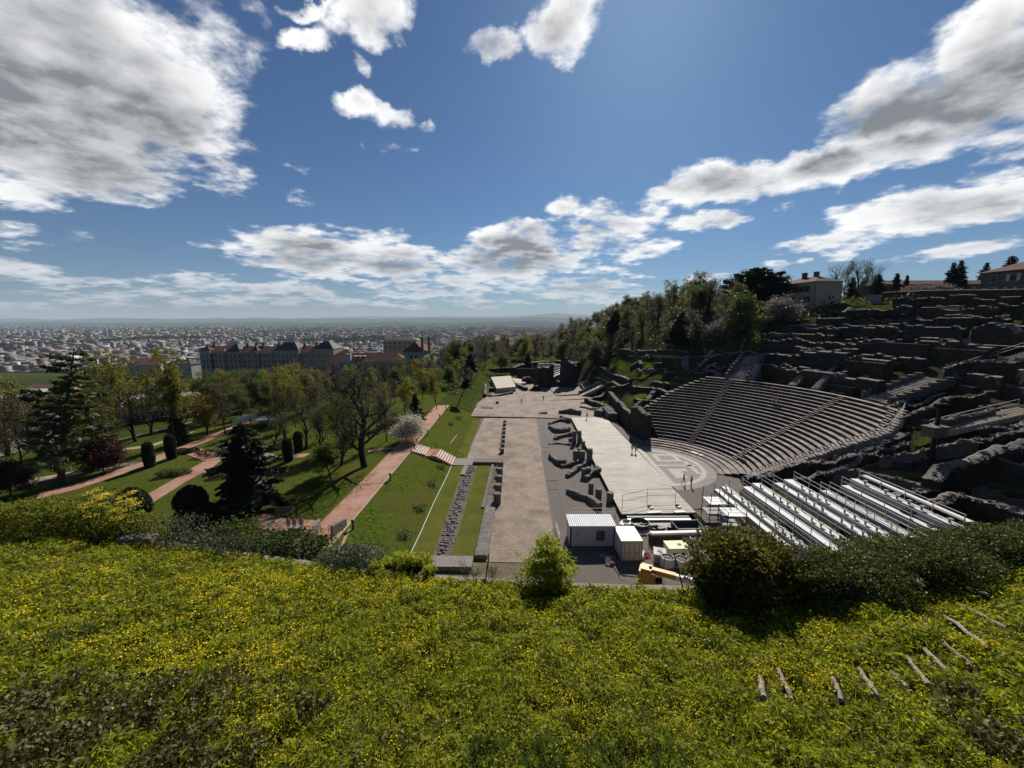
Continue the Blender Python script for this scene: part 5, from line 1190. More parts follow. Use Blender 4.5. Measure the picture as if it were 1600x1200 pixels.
# yellow telescopic boom machine, mostly hidden by the slope
m_yel = mat('machine_yellow', (.62, .34, .06), (.42, .22, .045), scale=2, rough=.45)
A = Vector(P(1008, 895, 1.4)); B = Vector(P(1092, 914, 1.6)); dv = (B - A).normalized(); an = math.atan2(dv.y, dv.x); L = (B - A).length
t = thing('boom_machine', 'yellow machine with a long boom turning white, at the edge of the slope', 'machine', (A.x, A.y, 0), an)
mb = MB(); mb.box((.2, 0, 1.1), (1.5, 1.2, 1.5)); mb.box((.1, 0, 1.95), (1.0, 1.0, .3)); mb.build('body', m_yel, t)
mb = MB(); mb.box((L * .32, 0, 1.85), (L * .5, .5, .5)); mb.build('boom', m_yel, t)
mb = MB(); mb.box((L * .78, 0, 1.85), (L * .42, .4, .4)); mb.build('boom_extension', m_tape, t)
mb = MB(); mb.box((L * .78, .55, 1.4), (L * .5, .5, .3)); mb.build('outrigger', m_bag, t)
mb = MB(); mb.tube([(.7, .45, 1.4), (L * .4, .4, 1.75)], .08, 8); mb.build('ram', m_iron, t)
mb = MB(); mb.tube([(.1, .7, 1.7), (1.1, .9, 1.0), (1.8, .75, .7)], .05, 6); mb.build('hose', m_yel, t)
for s in (-1, 1):
    for q in (-.3, 1.2):
        mb = MB(); mb.tube([(q, s * .62, .42), (q, s * .9, .42)], .42, 14); w_ = mb.build('wheel', m_iron, t); mb = MB(); mb.tube([(q, s * .9, .42), (q, s * .92, .42)], .2, 10); mb.build('rim', m_yel, w_)
flat('concrete_pad', [P(890, 905, .1)[:2], P(915, 882, .1)[:2], P(955, 884, .1)[:2], P(975, 915, .1)[:2]], m_kerb, .12)
flat('concrete_pad', [P(955, 884, .1)[:2], P(1000, 884, .1)[:2], P(1003, 915, .1)[:2], P(975, 915, .1)[:2]], mat('dark_asphalt', (.06, .055, .052), (.04, .038, .036), scale=3), .11)
# light chain barrier left of the cabin
railing('barrier', 'thin white barrier frame left of the site cabin', [P(868, 826, 0), P(875, 848, 0)], 1.0, m_tape, 'barrier', sp=3); railing('barrier', 'white barrier frame behind the cabin roof', [P(892, 806, 0), P(962, 806, 0)], 1.1, m_tape, 'barrier', sp=4)
# ---- ramp walls at the foot of the red path
wall('ramp_wall', 'left pale concrete wall of the ramp below the red path', 'ramp wall', [P(500, 834, 2.2)[:2], P(460, 888, 2.2)[:2]], .35, 1, m_kerb, ztop=[4.0, 4.6], seed=770, rag=.03, bulge=.01)
wall('ramp_wall', 'right short concrete wall of the ramp below the red path', 'ramp wall', [P(541, 832, 2.2)[:2], P(520, 850, 2.2)[:2]], .35, 1, m_kerb, ztop=[4.0, 4.3], seed=771, rag=.03, bulge=.01)
sheet('path', [P(497, 838, 2.9)[:2], P(548, 826, 2.9)[:2], P(520, 880, 2.9)[:2], P(455, 895, 2.9)[:2]], m_red, .1)
railing('railing', 'dark railing with a red panel above the ramp', [P(473, 836, 3), P(502, 836, 3)], 1.0, m_iron, 'railing', bars=3, sp=.4)
slab('stone_coping', 'flat pale coping in front of the three people on the path', 'low wall', [P(450, 833, 3)[:2], P(476, 834, 3)[:2], P(476, 829, 3)[:2], P(450, 828, 3)[:2]], 2, 3.6, m_kerb)
railing('gate_frame', 'thin hoop gate across the red path at the ramp', [P(514, 834, 2.95), P(536, 834, 2.95)], 1.0, m_iron, 'gate', bars=2, sp=4)
g = G(443, 806); t = thing('park_bench', 'dark bench in the shade of the lawn left of the red path', 'bench', g, .2); mb = MB(); mb.box((0, 0, .45), (2.0, .5, .08)); mb.build('seat', m_boxw, t); mb = MB(); mb.box((0, .24, .8), (2.0, .06, .5)); mb.build('backrest', m_boxw, t)
for s in (-1, 1): mb = MB(); mb.box((s * .85, 0, .2), (.08, .46, .42)); mb.build('leg', m_iron, t)
# ================================================================ small theatre, buildings, hill wood, city
m_plat = mat('slab_stone', (.24, .215, .19), (.13, .12, .105), scale=.8, bump=.3, bscale=8)
def polyP(pp, z): return [P(px, py, z)[:2] for px, py in pp]
slab('small_stage', 'pale floor of the small theatre on its dark stone base', 'stage', polyP([(767, 589), (798, 587), (806, 604), (776, 607)], 2.2), -.3, 2.2, mat('pale_floor', (.5, .44, .38), (.36, .31, .27), scale=.6))
slab('stage_step', 'pale apron right of the small theatre floor', 'step', polyP([(800, 590), (818, 593), (822, 598), (806, 600)], 1.2), -.3, 1.2, MATS['pale_floor'])
ODW = [('outer foundation wall in front of the small theatre floor', [(762, 622), (780, 621), (800, 617)], 1.2, 1.0), ('inner foundation wall in front of the small theatre floor', [(764, 613), (785, 612), (806, 608)], 1.8, 1.0), ('side foundation wall left of the small theatre floor', [(759, 606), (758, 622)], 1.8, 1.0), ('heap of stones at the right corner of the small theatre floor', [(803, 604), (812, 607), (822, 612)], 1.8, 1.6), ('long dark wall behind the small theatre floor', [(764, 583), (798, 582)], 2.6, 1.2)]
for k, (lab, pp, h, th) in enumerate(ODW): wall('ruined_wall', lab, 'ruined wall', polyP(pp, 0), th, h, m_ruin, zb=0, seed=800 + k, rag=.3)
def tower(label, px0, px1, pb, pt, th, seed, m=m_ruin, slope=0):
    a = P(px0, pb, 0); b = P(px1, pb, 0); h = ztop(a[0], a[1], (px0 + px1) / 2, pt); n = 4
    pts = [(a[0] + (b[0] - a[0]) * i / n, a[1] + 1.2 * (i % 2)) for i in range(n + 1)]
    return wall('ruined_tower', label, 'ruined tower', pts, th, [h * (1 - slope * (i / n) ** 1.5) for i in range(n + 1)], m, zb=0, seed=seed, rag=1.1, bulge=.35, taper=.75)
tower('left tall stump of dark masonry before the small theatre', 838, 862, 606, 573, 3.2, 811)
tower('right tall pier of dark masonry sloping down to the stair', 880, 899, 606, 557, 3.5, 812, slope=.35)
tower('low black block between the two tall masonry stumps', 865, 878, 604, 594, 2.5, 813)
tower('small black boulder-like ruin left of the tall stump', 818, 834, 600, 590, 3, 814)
tower('single dark boulder on the square in front of the ruins', 834, 842, 612, 605, 1.8, 815)
wall('ruined_wall', 'curved outer wall round the back of the small theatre', 'ruined wall', [DY(px, py, yy)[:2] for px, py, yy in ((800, 560, 186), (822, 556, 196), (850, 552, 200), (880, 553, 196), (905, 560, 182))], 2.5, 1, m_ruin, ztop=[4.0, 5.2, 5.8, 6.2, 7.0], zb=0, seed=816, rag=.5)
slab('brick_panel', 'reddish rectangular wall panel left of the ruined stumps', 'wall panel', [DY(808, 587, 172)[:2], DY(843, 587, 172)[:2], DY(843, 587, 172.8)[:2], DY(808, 587, 172.8)[:2]], -.2, 5.0, m_ruinb)
O2 = (4.5, 172); t = thing('small_seating', 'small fan of pale stone seats seen between the two ruined stumps', 'seating', (*O2, 0)); _c = (CX, CY); CX, CY = O2
for i in range(8):
    mb = MB(); ring_sector(mb, 11 + i * 1.1, 12.2 + i * 1.1, 0, 1.6 + .55 * i, -40, 75, 900 + i, 3); mb.build('seat_row', [m_marble, m_shaded_riser], t, offset=(*O2, 0))
CX, CY = _c
stairs('ruin_stairs', 'dark stair curving up the right side of the tall pier', P(909, 594, 1.5), P(929, 562, 10.5), 4, m_seat, (1,), n=18)
slab('stone_platform', 'broad low stone slab on the square before the ruins', 'slab', polyP([(858, 606), (905, 604), (912, 615), (870, 618)], .5), -.1, .5, m_plat)
slab('stone_platform', 'left of two small tilted slabs beside the white stair', 'slab', polyP([(907, 600), (920, 598), (925, 607), (914, 610)], 1.0), -.1, 1.0, m_plat)
slab('stone_platform', 'right of two small tilted slabs beside the white stair', 'slab', polyP([(921, 598), (932, 597), (938, 604), (926, 607)], 1.2), -.1, 1.2, m_plat)
for k, (pp, h) in enumerate((([(855, 627), (880, 626), (912, 624)], .35), ([(850, 632), (866, 631)], .3), ([(908, 631), (925, 630)], .5), ([(906, 637), (925, 640), (940, 639)], .6), ([(742, 629), (760, 628)], .6), ([(752, 641), (770, 641)], .9), ([(775, 633), (779, 633)], 1.3), ([(740, 640), (744, 640)], 1.0))):
    wall('plaza_block', ['long low kerb across the far square', 'short low kerb on the far square', 'flat block near the black arches', 'broken shelf near the pilaster wall', 'pale block at the left of the far square', 'dark slab at the far end of the dry grass', 'square post on the far square', 'small dark post at the far end of the bank'][k], 'stone block', polyP(pp, 0), .7, h, m_ruin if k > 4 else m_ruing, zb=0, seed=830 + k, rag=.1, bulge=.05, step=.6)
rg = random.Random(9); pts = [(*P(rg.uniform(752, 796), rg.uniform(624.5, 629.5), 0)[:2], .1) for _ in range(160)]
tag(stones('pale_rubble', pts, [rg.uniform(.15, .4) for _ in pts], mat('pale_rubble', (.5, .47, .42), (.3, .28, .25), scale=3), 12), kind='stuff')
# ---- houses
m_plast = mat('ochre_plaster', (.42, .33, .22), (.35, .275, .18), scale=.6, rough=.9)
m_plastg = mat('grey_plaster', (.40, .37, .32), (.3, .28, .24), scale=.6, rough=.9)
m_stonew = stone('house_stone', (.19, .165, .14), (.09, .078, .066), .8)
m_tile, T = newmat('roof_tile'); tc = T.node('ShaderNodeTexCoord').outputs['Object']; wv = T.node('ShaderNodeTexWave', i_Scale=1.6, i_Distortion=1.5); T.l.new(tc, wv.inputs['Vector'])
cc = T.mix(1.0, T.ramp(T.noise(tc, .9, 6, .7), [(.3, (.09, .05, .04)), (.7, (.20, .11, .085))]), T.ramp(wv.outputs['Color'], [(0, .6), (1, 1.1)]), 'MULTIPLY'); p = T.node('ShaderNodeBsdfPrincipled', i_Roughness=.9); p.inputs['Specular IOR Level'].default_value = .1; T.l.new(cc, p.inputs['Base Color']); T.l.new(p.outputs[0], T.out.inputs[0])
m_slate = mat('slate', (.075, .07, .072), (.04, .038, .04), scale=1.5, rough=.7)
m_shut = mat('dark_shutter', (.03, .03, .034), (.02, .02, .022), rough=.6)
m_shutw = mat('white_shutter', (.5, .5, .5), (.4, .4, .4), rough=.6)
def hip(mb, x0, x1, y0, y1, z, h, ov=.5, flat_=None, gable=False):
    x0 -= ov; x1 += ov; y0 -= ov; y1 += ov; lx, ly = x1 - x0, y1 - y0; r = min(lx, ly) / 2 if flat_ is None else flat_
    if gable: r = 0
    if flat_ is not None and not gable: top = [(x0 + r, y0 + r), (x1 - r, y0 + r), (x1 - r, y1 - r), (x0 + r, y1 - r)]
    elif lx >= ly: top = [(x0 + r, (y0 + y1) / 2), (x1 - r, (y0 + y1) / 2)]
    else: top = [((x0 + x1) / 2, y0 + (0 if gable else ly * 0 + lx / 2)), ((x0 + x1) / 2, y1 - (0 if gable else lx / 2))]
    v = [(x0, y0, z), (x1, y0, z), (x1, y1, z), (x0, y1, z)] + [(a, b, z + h) for a, b in top]
    if len(top) == 4: f = [(0, 1, 5, 4), (1, 2, 6, 5), (2, 3, 7, 6), (3, 0, 4, 7), (4, 5, 6, 7), (3, 2, 1, 0)]
    elif lx >= ly: f = [(0, 1, 5, 4), (1, 2, 5), (2, 3, 4, 5), (3, 0, 4), (3, 2, 1, 0)]
    else: f = [(0, 1, 4), (1, 2, 5, 4), (2, 3, 5), (3, 0, 4, 5), (3, 2, 1, 0)]
    mb.add(v, f)
def win(t, x, y, z, w_, h_, face, mframe, shut=None, arch=False):
    """window on face 'y' (looking -Y) or 'x' (looking -X) or 'X' (+X)"""
    def bx(a, b, c, sx, sz, dep, off):
        mb = MB()
        if face == 'y': mb.box((a, b - off, c), (sx, dep, sz))
        else: mb.box((a - off if face == 'x' else a + off, b, c), (dep, sx, sz))
        return mb
    fr = bx(x, y, z, w_ + .25, h_ + .25, .08, .0).build('window', mframe, t)
    bx(x, y, z, w_, h_, .05, .04).build('pane', m_glass, fr)
    if shut:
        for s in (-1, 1):
            if face == 'y': mb = bx(x + s * (w_ * .78 + .1), y, z, w_ * .5, h_ + .1, .06, .035)
            else: mb = bx(x, y + s * (w_ * .78 + .1), z, w_ * .5, h_ + .1, .06, .035)
            mb.build('shutter', shut, fr)
    return fr
g = G(1270, 483); hx, hy, hz = g; he = ztop(hx, hy, 1270, 437) - hz
t = thing('yellow_house', 'ochre two-storey house with a hipped roof on the hill above the ruins', 'house', (hx, hy, hz - .5), R(-4))
W_, D_ = 8.6, 15.0
t.rotation_euler = (0, 0, R(6))
mb = MB(); mb.box((W_ / 2, D_ / 2, he / 2 - 1.5), (W_, D_, he + 3)); mb.build('wall', m_plast, t)
mb = MB(); hip(mb, 0, W_, 0, D_, he + .02, 2.0, .6); rf = mb.build('roof', m_tile, t)
for (x, y) in ((3.6, 8.5), (4.6, 5.2)):
    mb = MB(); mb.box((x, y, he + 2.3), (1.0, 1.1, 2.0)); mb.box((x, y, he + 3.35), (1.2, 1.3, .15)); mb.build('chimney', mat('brick_chimney', (.22, .11, .08), (.13, .065, .05), scale=4) if 'brick_chimney' not in MATS else MATS['brick_chimney'], rf)
for k in range(6): win(t, -.03, 2.9 + 2.05 * k, he - 2.0, .8, 1.6, 'x', m_plastg, m_shut)
win(t, -.03, 2.6, he - 5.2, .9, 1.6, 'x', m_plastg, m_shut); win(t, -.03, 8.0, he - 5.2, .9, 1.6, 'x', m_plastg, m_shut); win(t, -.03, 2.4, he - 7.6, .7, 1.0, 'x', m_plastg)
for k in range(2): win(t, 4.9 + 1.1 * k, -.03, he - 4.6, .4, .9, 'y', m_plastg)
for (x, y) in ((-.04, -.04), (W_ - .1, -.08)):
    mb = MB(); mb.tube([(x, y, -1), (x, y, he)], .07, 6); mb.build('drainpipe', m_iron, t)
mb = MB(); mb.box((W_ / 2, D_ / 2, he - .07), (W_ + .5, D_ + .5, .16)); mb.build('cornice', m_plastg, t)
g = DY(1528, 463, 107); t = thing('stone_house', 'grey stone house with pale shutters cut off by the right edge on the hilltop', 'house', (g[0], g[1], g[2]), R(3)); he = ztop(g[0], g[1], 1528, 427.5) - g[2]; W_ = 13; D_ = 24
mb = MB(); mb.box((W_ / 2, -D_ / 2, he / 2 - 2), (W_, D_, he + 4)); mb.build('wall', m_stonew, t)
mb = MB(); hip(mb, 0, W_, -D_, 0, he + .02, 3.2, .6); mb.build('roof', m_tile, t)
for k in range(6):
    win(t, -.03, -2.6 - 3.9 * k, he - 1.7, 1.2, 1.7, 'x', m_plastg, m_shutw if k > 0 else None); win(t, -.03, -2.4 - 3.9 * k, he - 5.0, 1.1, 2.0, 'x', m_plastg, m_shutw if k < 2 else None)
# boundary wall on the hilltop
bp = [G(px, py) for px, py in ((1378, 473), (1420, 472), (1470, 472), (1530, 473), (1605, 474), (1690, 476))]
wall('boundary_wall', 'long plain boundary wall along the top of the ruin slope', 'wall', [b[:2] for b in bp], .7, [ztop(b[0], b[1], 811 + 0, 0) * 0 + 3.0 for b in bp], m_ruinb, seed=850, rag=.08, bulge=.04, step=2)
a = G(1353, 475); b = G(1377, 474); L = math.hypot(b[0] - a[0], b[1] - a[1]); t = thing('metal_gate', 'pale grey metal gate at the left end of the boundary wall', 'gate', a, math.atan2(b[1] - a[1], b[0] - a[0])); mb = MB(); mb.box((L / 2, 0, 1.3), (L - .1, .08, 2.4)); mb.build('panel', m_greyp, t)
for x in (0, L): mb = MB(); mb.box((x, 0, 1.3), (.16, .16, 2.7)); mb.build('post', m_iron, t)
g = DY(1440, 455, 150); t = thing('long_barn', 'low dark roofed building behind the boundary wall', 'building', g); mb = MB(); mb.box((8, 4, 0), (46, 8, 5)); mb.build('wall', m_stonew, t); mb = MB(); hip(mb, -15, 31, 0, 8, 2.52, 1.8, .5); mb.build('roof', m_tile, t)
# ---- trees of the hilltop
plant(t_leb, 1178, 492, 420, 'great dark cedar with flat spreading boughs left of the yellow house', y=136, wide=1.35)
plant(t_pnk, 1226, 488, 454, 'pale blossoming tree in front of the yellow house', y=112, wide=1.3)
plant(t_pnk, 1122, 535, 490, 'pale blossoming tree on the wooded slope below the great cedar', y=118, wide=1.3)
plant(t_pnk, 1150, 530, 496, 'second pale blossoming tree, lower right of the first on the wooded slope', y=116)
plant(t_spr, 1062, 562, 488, 'broad black conifer at the foot of the wooded slope', y=128, wide=2.2)
plant(t_umb, 951, 540, 484, 'lone umbrella pine on the skyline of the wooded slope', y=160)
for k, (px, b, t_, pr, wd) in enumerate([(1330, 462, 434, t_spr, 1.1), (1370, 460, 430, t_spr, 1.4), (1398, 458, 428, t_cyp, 1.6), (1414, 458, 431, t_cyp, 1.2), (1483, 458, 412, t_spr, 1.0), (1494, 458, 409, t_spr, 1.1), (1540, 425, 412, t_spr, 1.0), (1578, 425, 402, t_spr, 1.3), (1345, 464, 440, t_spr, 1.3)]):
    plant(pr, px, b, t_, ['small dark fir right of the yellow house', 'bushy dark fir behind the boundary wall gate', 'left slim cypress above the boundary wall', 'right slim cypress above the boundary wall', 'left one of the twin spruces on the hilltop', 'right one of the twin spruces on the hilltop', 'dark conifer left behind the stone house', 'dark conifer rising over the roof of the stone house', 'second dark fir right of the yellow house'][k], y=150 if k < 6 else 175, wide=wd)
for k, (px, t_) in enumerate(((1302, 408), (1318, 404), (1336, 402), (1352, 403), (1364, 409))):
    plant(t_bare2 if k % 2 == 0 else t_bud, px, 462, t_, 'tall nearly bare tree on the skyline behind the yellow house', 'bare trees on the skyline behind the house', y=165, wide=.8)
for k, px in enumerate((1440, 1455, 1470)): plant(t_pnk, px, 462, 440, 'low pale bush-like tree over the boundary wall', 'pale trees over the boundary wall', y=120, wide=2.0)
# the wood on the hillside
rg = random.Random(42); got = []; kinds = [t_olv, t_olv2, t_bud, t_bud, t_grn, t_yel2, t_olv2, t_bare2]
LAB = {t_olv.name: 'budding olive tree in the wood on the hillside', t_olv2.name: 'tall olive tree in the wood on the hillside', t_bud.name: 'brown twiggy tree in the wood on the hillside', t_grn.name: 'dark leafy tree in the wood on the hillside', t_yel2.name: 'yellow-green tree in the wood on the hillside', t_bare2.name: 'leafless tree in the wood on the hillside'}
PT = {t_olv.name: t_olv}
def project(x, y, z):
    dx, dy, dz = x, y, z - CAMZ; xr = dx * math.cos(YAW) + dy * math.sin(YAW); f = -dx * math.sin(YAW) + dy * math.cos(YAW)
    zc = f * math.cos(TH) - dz * math.sin(TH); yc = f * math.sin(TH) + dz * math.cos(TH); return 800 + F * xr / zc, 600 - F * yc / zc
tries = 0
while len(got) < 230 and tries < 9000:
    tries += 1; x, y = rg.uniform(24, 170), rg.uniform(112, 330)
    if x < 30 and y < 190: continue
    z = H(x, y); px, py = project(x, y, z)
    if not (825 < px < 1235): continue
    if y < 150 and x < 52 and z < 13: continue
    if px > 1170 and y < 138: continue
    if any((x - a) ** 2 + (y - b) ** 2 < 4.0 ** 2 for a, b in got): continue
    got.append((x, y)); pr = rg.choice(kinds); o = pr if pr.name not in USED else copy_tree(pr); USED.add(o.name)
    h = rg.uniform(9, 15.5) * (1 if y < 230 else 1.05); s = h / pr['_h']; o.location = (x, y, z - .2); o.scale = (s * 1.2, s * 1.2, s); o.rotation_euler = (0, 0, rg.uniform(0, 6.28)); tag(o, LAB[pr.name], 'tree', 'trees of the hillside wood')
# undergrowth of the wood
V_ = []
for k in range(900):
    x, y = rg.uniform(34, 150), rg.uniform(104, 240)
    if H(x, y) < 12: continue
    s = rg.uniform(.8, 2.2); c = np.array([x, y, H(x, y) + .3]); d = nrg.normal(size=(26, 3)) * np.array([s, s, s * .5]); d[:, 2] = np.abs(d[:, 2]); V_.append(c + d)
v, f = cards(np.concatenate(V_), .45); tag(np_mesh('undergrowth', v, f, L_BUS), kind='stuff')
# trees below, between the park and the town
LAB2 = {t_olv.name: 'olive tree among the roofs below the park', t_olv2.name: 'tall olive tree among the roofs below the park', t_bud.name: 'brown twiggy tree among the roofs below the park', t_grn.name: 'dark leafy tree among the roofs below the park', t_yel.name: 'yellow-green tree among the roofs below the park', t_spr.name: 'dark conifer among the roofs below the park'}
got2 = []; tries = 0
while len(got2) < 130 and tries < 9000:
    tries += 1; y = rg.uniform(185, 640); x = rg.uniform(-.98 * y, .16 * y) if y > 260 else rg.uniform(-.95 * y, 20)
    px, py = project(x, y, H(x, y))
    if not (-20 < px < 905): continue
    if 300 < px < 530 and 235 < y < 330: continue
    if 505 < px < 705 and 190 < y < 262: continue
    if any((x - a) ** 2 + (y - b) ** 2 < 64 for a, b in got2): continue
    got2.append((x, y)); pr = rg.choice([t_olv, t_olv2, t_bud, t_bud, t_grn, t_yel, t_spr]); o = copy_tree(pr); h = rg.uniform(8, 13); s = h / pr['_h']; o.location = (x, y, H(x, y) - .2); o.scale = (s * 1.3, s * 1.3, s); o.rotation_euler = (0, 0, rg.uniform(0, 6.28)); tag(o, LAB2[pr.name], 'tree', 'trees among the roofs below the park')
rg = random.Random(55); got4 = []; tries = 0
while len(got4) < 150 and tries < 9000:
    tries += 1; y = rg.uniform(100, 205); x = rg.uniform(-1.35 * y, -.02 * y - 12); px, py = project(x, y, H(x, y))
    if not (-30 < px < 745): continue
    if y < 122 and (px < 335 or px > 640): continue
    if 600 < px and y < 128: continue
    if any((x - a) ** 2 + (y - b) ** 2 < 36 for a, b in got4): continue
    got4.append((x, y)); pr = rg.choice([t_olv, t_olv2, t_bud, t_bud, t_grn, t_yel, t_yel2, t_bare2]); o = copy_tree(pr); h = rg.uniform(10, 15.5) * (.72 if px > 540 else 1); s = h / pr['_h']; o.location = (x, y, H(x, y) - .2); o.scale = (s * 1.35, s * 1.35, s); o.rotation_euler = (0, 0, rg.uniform(0, 6.28)); tag(o, 'tree standing in the dense belt beyond the park lawns', 'tree', 'trees in the belt beyond the park lawns')
V_ = []
for k in range(700):
    y = rg.uniform(120, 230); x = rg.uniform(-1.3 * y, -18); s = rg.uniform(.8, 2.4); c = np.array([x, y, H(x, y) + .2]); d = nrg.normal(size=(24, 3)) * np.array([s, s, s * .5]); d[:, 2] = np.abs(d[:, 2]); V_.append(c + d)
v, f = cards(np.concatenate(V_), .5); tag(np_mesh('undergrowth', v, f, L_BUS), kind='stuff')
rg = random.Random(57); got5 = []; tries = 0
while len(got5) < 95 and tries < 9000:
    tries += 1; y = rg.uniform(185, 460); px0 = rg.uniform(690, 905); x = (px0 - 811) / F * y; z = H(x, y)
    if y < 225 and px0 > 790: continue
    if any((x - a) ** 2 + (y - b) ** 2 < 30 for a, b in got5): continue
    got5.append((x, y)); pr = rg.choice([t_olv, t_olv2, t_bud, t_bud, t_bud, t_grn, t_yel2, t_bare2]); o = copy_tree(pr); h = rg.uniform(10, 16) + (4 if px0 > 820 else 0); s = h / pr['_h']; o.location = (x, y, z - .2); o.scale = (s * 1.35, s * 1.35, s); o.rotation_euler = (0, 0, rg.uniform(0, 6.28)); tag(o, 'tree in the loose wood behind the small theatre', 'tree', 'trees of the loose wood behind the small theatre')
# ---- buildings below the park
def block(t, x0, x1, y0, y1, z0, z1, wm, rm, rh, rtype='hip', inset=None, ov=.5, name='wall', rname='roof'):
    mb = MB(); mb.box(((x0 + x1) / 2, (y0 + y1) / 2, (z0 + z1) / 2), (x1 - x0, y1 - y0, z1 - z0)); mb.build(name, wm, t)
    mb = MB()
    if rtype == 'mansard': hip(mb, x0, x1, y0, y1, z1 + .01, rh, ov, inset)
    elif rtype == 'flat': mb.box(((x0 + x1) / 2, (y0 + y1) / 2, z1 + .15), (x1 - x0 + .6, y1 - y0 + .6, .28))
    else: hip(mb, x0, x1, y0, y1, z1 + .01, rh, ov, None, rtype == 'gable')
    return mb.build(rname, rm, t)
Y0 = 285; xl = lambda px, y=Y0: DY(px, 560, y)[0]; zr_ = lambda py, px=420, y=Y0: DY(px, py, y)[2]
t = thing('school_building', 'long grey school with mansard roofs and corner towers, below the park', 'school', (xl(420), Y0, 0)); o0 = (xl(420), Y0, 0)
m_sch = mat('school_stone', (.34, .30, .255), (.24, .21, .18), scale=.25, rough=.95)
X = lambda px: xl(px) - o0[0]
zb = -30; ze = zr_(551)
block(t, X(316), X(520), 0, 14, zb, ze, m_sch, m_tile, 4.5)
for (a, b, ey, ty, m, dy, ins) in ((315, 331, 547, 538, m_tile, -1.5, 4), (336, 353, 549, 541, m_tile, -.8, 5), (357, 378, 550, 533, m_slate, -1.5, 4.5), (397, 405, 548, 536, m_slate, -1.2, 2.0), (432, 470, 547, 530, m_slate, -2, 6), (492, 524, 545, 529, m_slate, -2.2, 6)):
    block(t, X(a), X(b), dy, 13.9, zb, zr_(ey), m_sch, m, (zr_(ty) - zr_(ey)) * .72, 'mansard', ins, .3, 'pavilion', 'mansard_roof')
nwin = 0
for row, py in enumerate((556, 564.5, 573)):
    for k in range(32):
        px = 320 + k * 6.25
        if nwin >= 96: break
        dy = min([d for (a, b, _, _, _, d, _) in ((315, 331, 0, 0, 0, -1.5, 0), (336, 353, 0, 0, 0, -.8, 0), (357, 378, 0, 0, 0, -1.5, 0), (397, 405, 0, 0, 0, -1.2, 0), (432, 470, 0, 0, 0, -2, 0), (492, 524, 0, 0, 0, -2.2, 0)) if a <= px <= b] or [0])
        mb = MB(); mb.box((X(px), dy - .02, zr_(py)), (1.3, .12, 2.6 if row < 2 else 3)); mb.build('window', m_glass, t); nwin += 1
for px in (327, 380, 395, 405, 430, 471, 490): mb = MB(); mb.box((X(px), 6, ze + 3.5), (1.4, 1.1, 7)); mb.build('chimney', m_slate, t)
# tiled house group
Y1 = 212; o0 = (DY(600, 560, Y1)[0], Y1, 0); X1 = lambda px: DY(px, 560, Y1)[0] - o0[0]; Z1 = lambda py: DY(600, py, Y1)[2]
t = thing('tiled_hall', 'long low hall with a red-brown tiled roof and white skylights beyond the park', 'building', o0)
block(t, X1(510), X1(634), 0, 14, -22, Z1(566), m_plastg, m_tile, Z1(553) - Z1(566), 'hip'); 
for k in range(9): win(t, X1(520 + 13 * k), -.03, Z1(573), 1.1, 2.0, 'y', m_plast)
for k in range(3): mb = MB(); mb.box((X1(551 + 7 * k), 4.2, Z1(557.5)), (1.6, 2.2, .5)); mb.build('skylight', m_tape, t)
mb = MB(); mb.prism([(X1(540), -.3), (X1(548), -.3), (X1(548), 1.2), (X1(540), 1.2)], Z1(568), Z1(553)); mb.build('gable_front', m_shutw, t)
t = thing('tiled_house', 'tall house with a red tiled hipped roof at the right end of the long hall', 'house', (o0[0], o0[1] - 3, 0))
block(t, X1(634.5), X1(662), 0, 22, -22, Z1(549), m_plastg, m_tile, Z1(534) - Z1(549), 'hip', ov=.9)
for k in range(2):
    win(t, X1(645 + 7 * k), -.03, Z1(560), 1.4, 4.2, 'y', m_shutw); win(t, X1(645 + 7 * k), -.03, Z1(573), 1.4, 2.4, 'y', m_shutw)
for k in range(4): win(t, X1(662) + .03, 3 + 5 * k, Z1(559), 1.2, 3, 'X', m_plast)
for (px, y) in ((668, 8), (660, 4)): mb = MB(); mb.box((X1(px), y, Z1(540)), (1.2, 1.2, 9)); mb.build('chimney', MATS['brick_chimney'], t)
t = thing('flat_annex', 'low flat-roofed annex right of the tall tiled house', 'building', (o0[0], o0[1] - 1, 0)); block(t, X1(662.4), X1(698), 0, 16, -22, Z1(568), m_plastg, m_slate, 1, 'flat')
for k in range(4): win(t, X1(668 + 7 * k), -.03, Z1(576), 1.3, 2.4, 'y', m_shutw)
t = thing('small_house', 'small house with a bright red pyramid roof left of the long hall', 'house', (DY(534, 560, 235)[0], 235, 0)); block(t, -6, 7, 0, 12, -25, DY(534, 557, 235)[2], m_plast, m_tile, 4.2, 'hip')
win(t, -2.5, -.03, DY(534, 562, 235)[2], 1.3, 2, 'y', m_shutw); win(t, 3, -.03, DY(534, 562, 235)[2], 1.3, 2, 'y', m_shutw)
t = thing('beige_block', 'plain beige block of flats behind the tiled house', 'building', (DY(622, 540, 330)[0], 330, 0)); zt_ = DY(622, 532, 330)[2]; block(t, -13, 17, 0, 14, -35, zt_, m_plast, m_slate, 3, 'hip')
for k in range(7):
    for r_ in range(2): win(t, -11 + 4.2 * k, -.03, zt_ - 2.5 - 3.4 * r_, 1.2, 1.8, 'y', m_plastg)
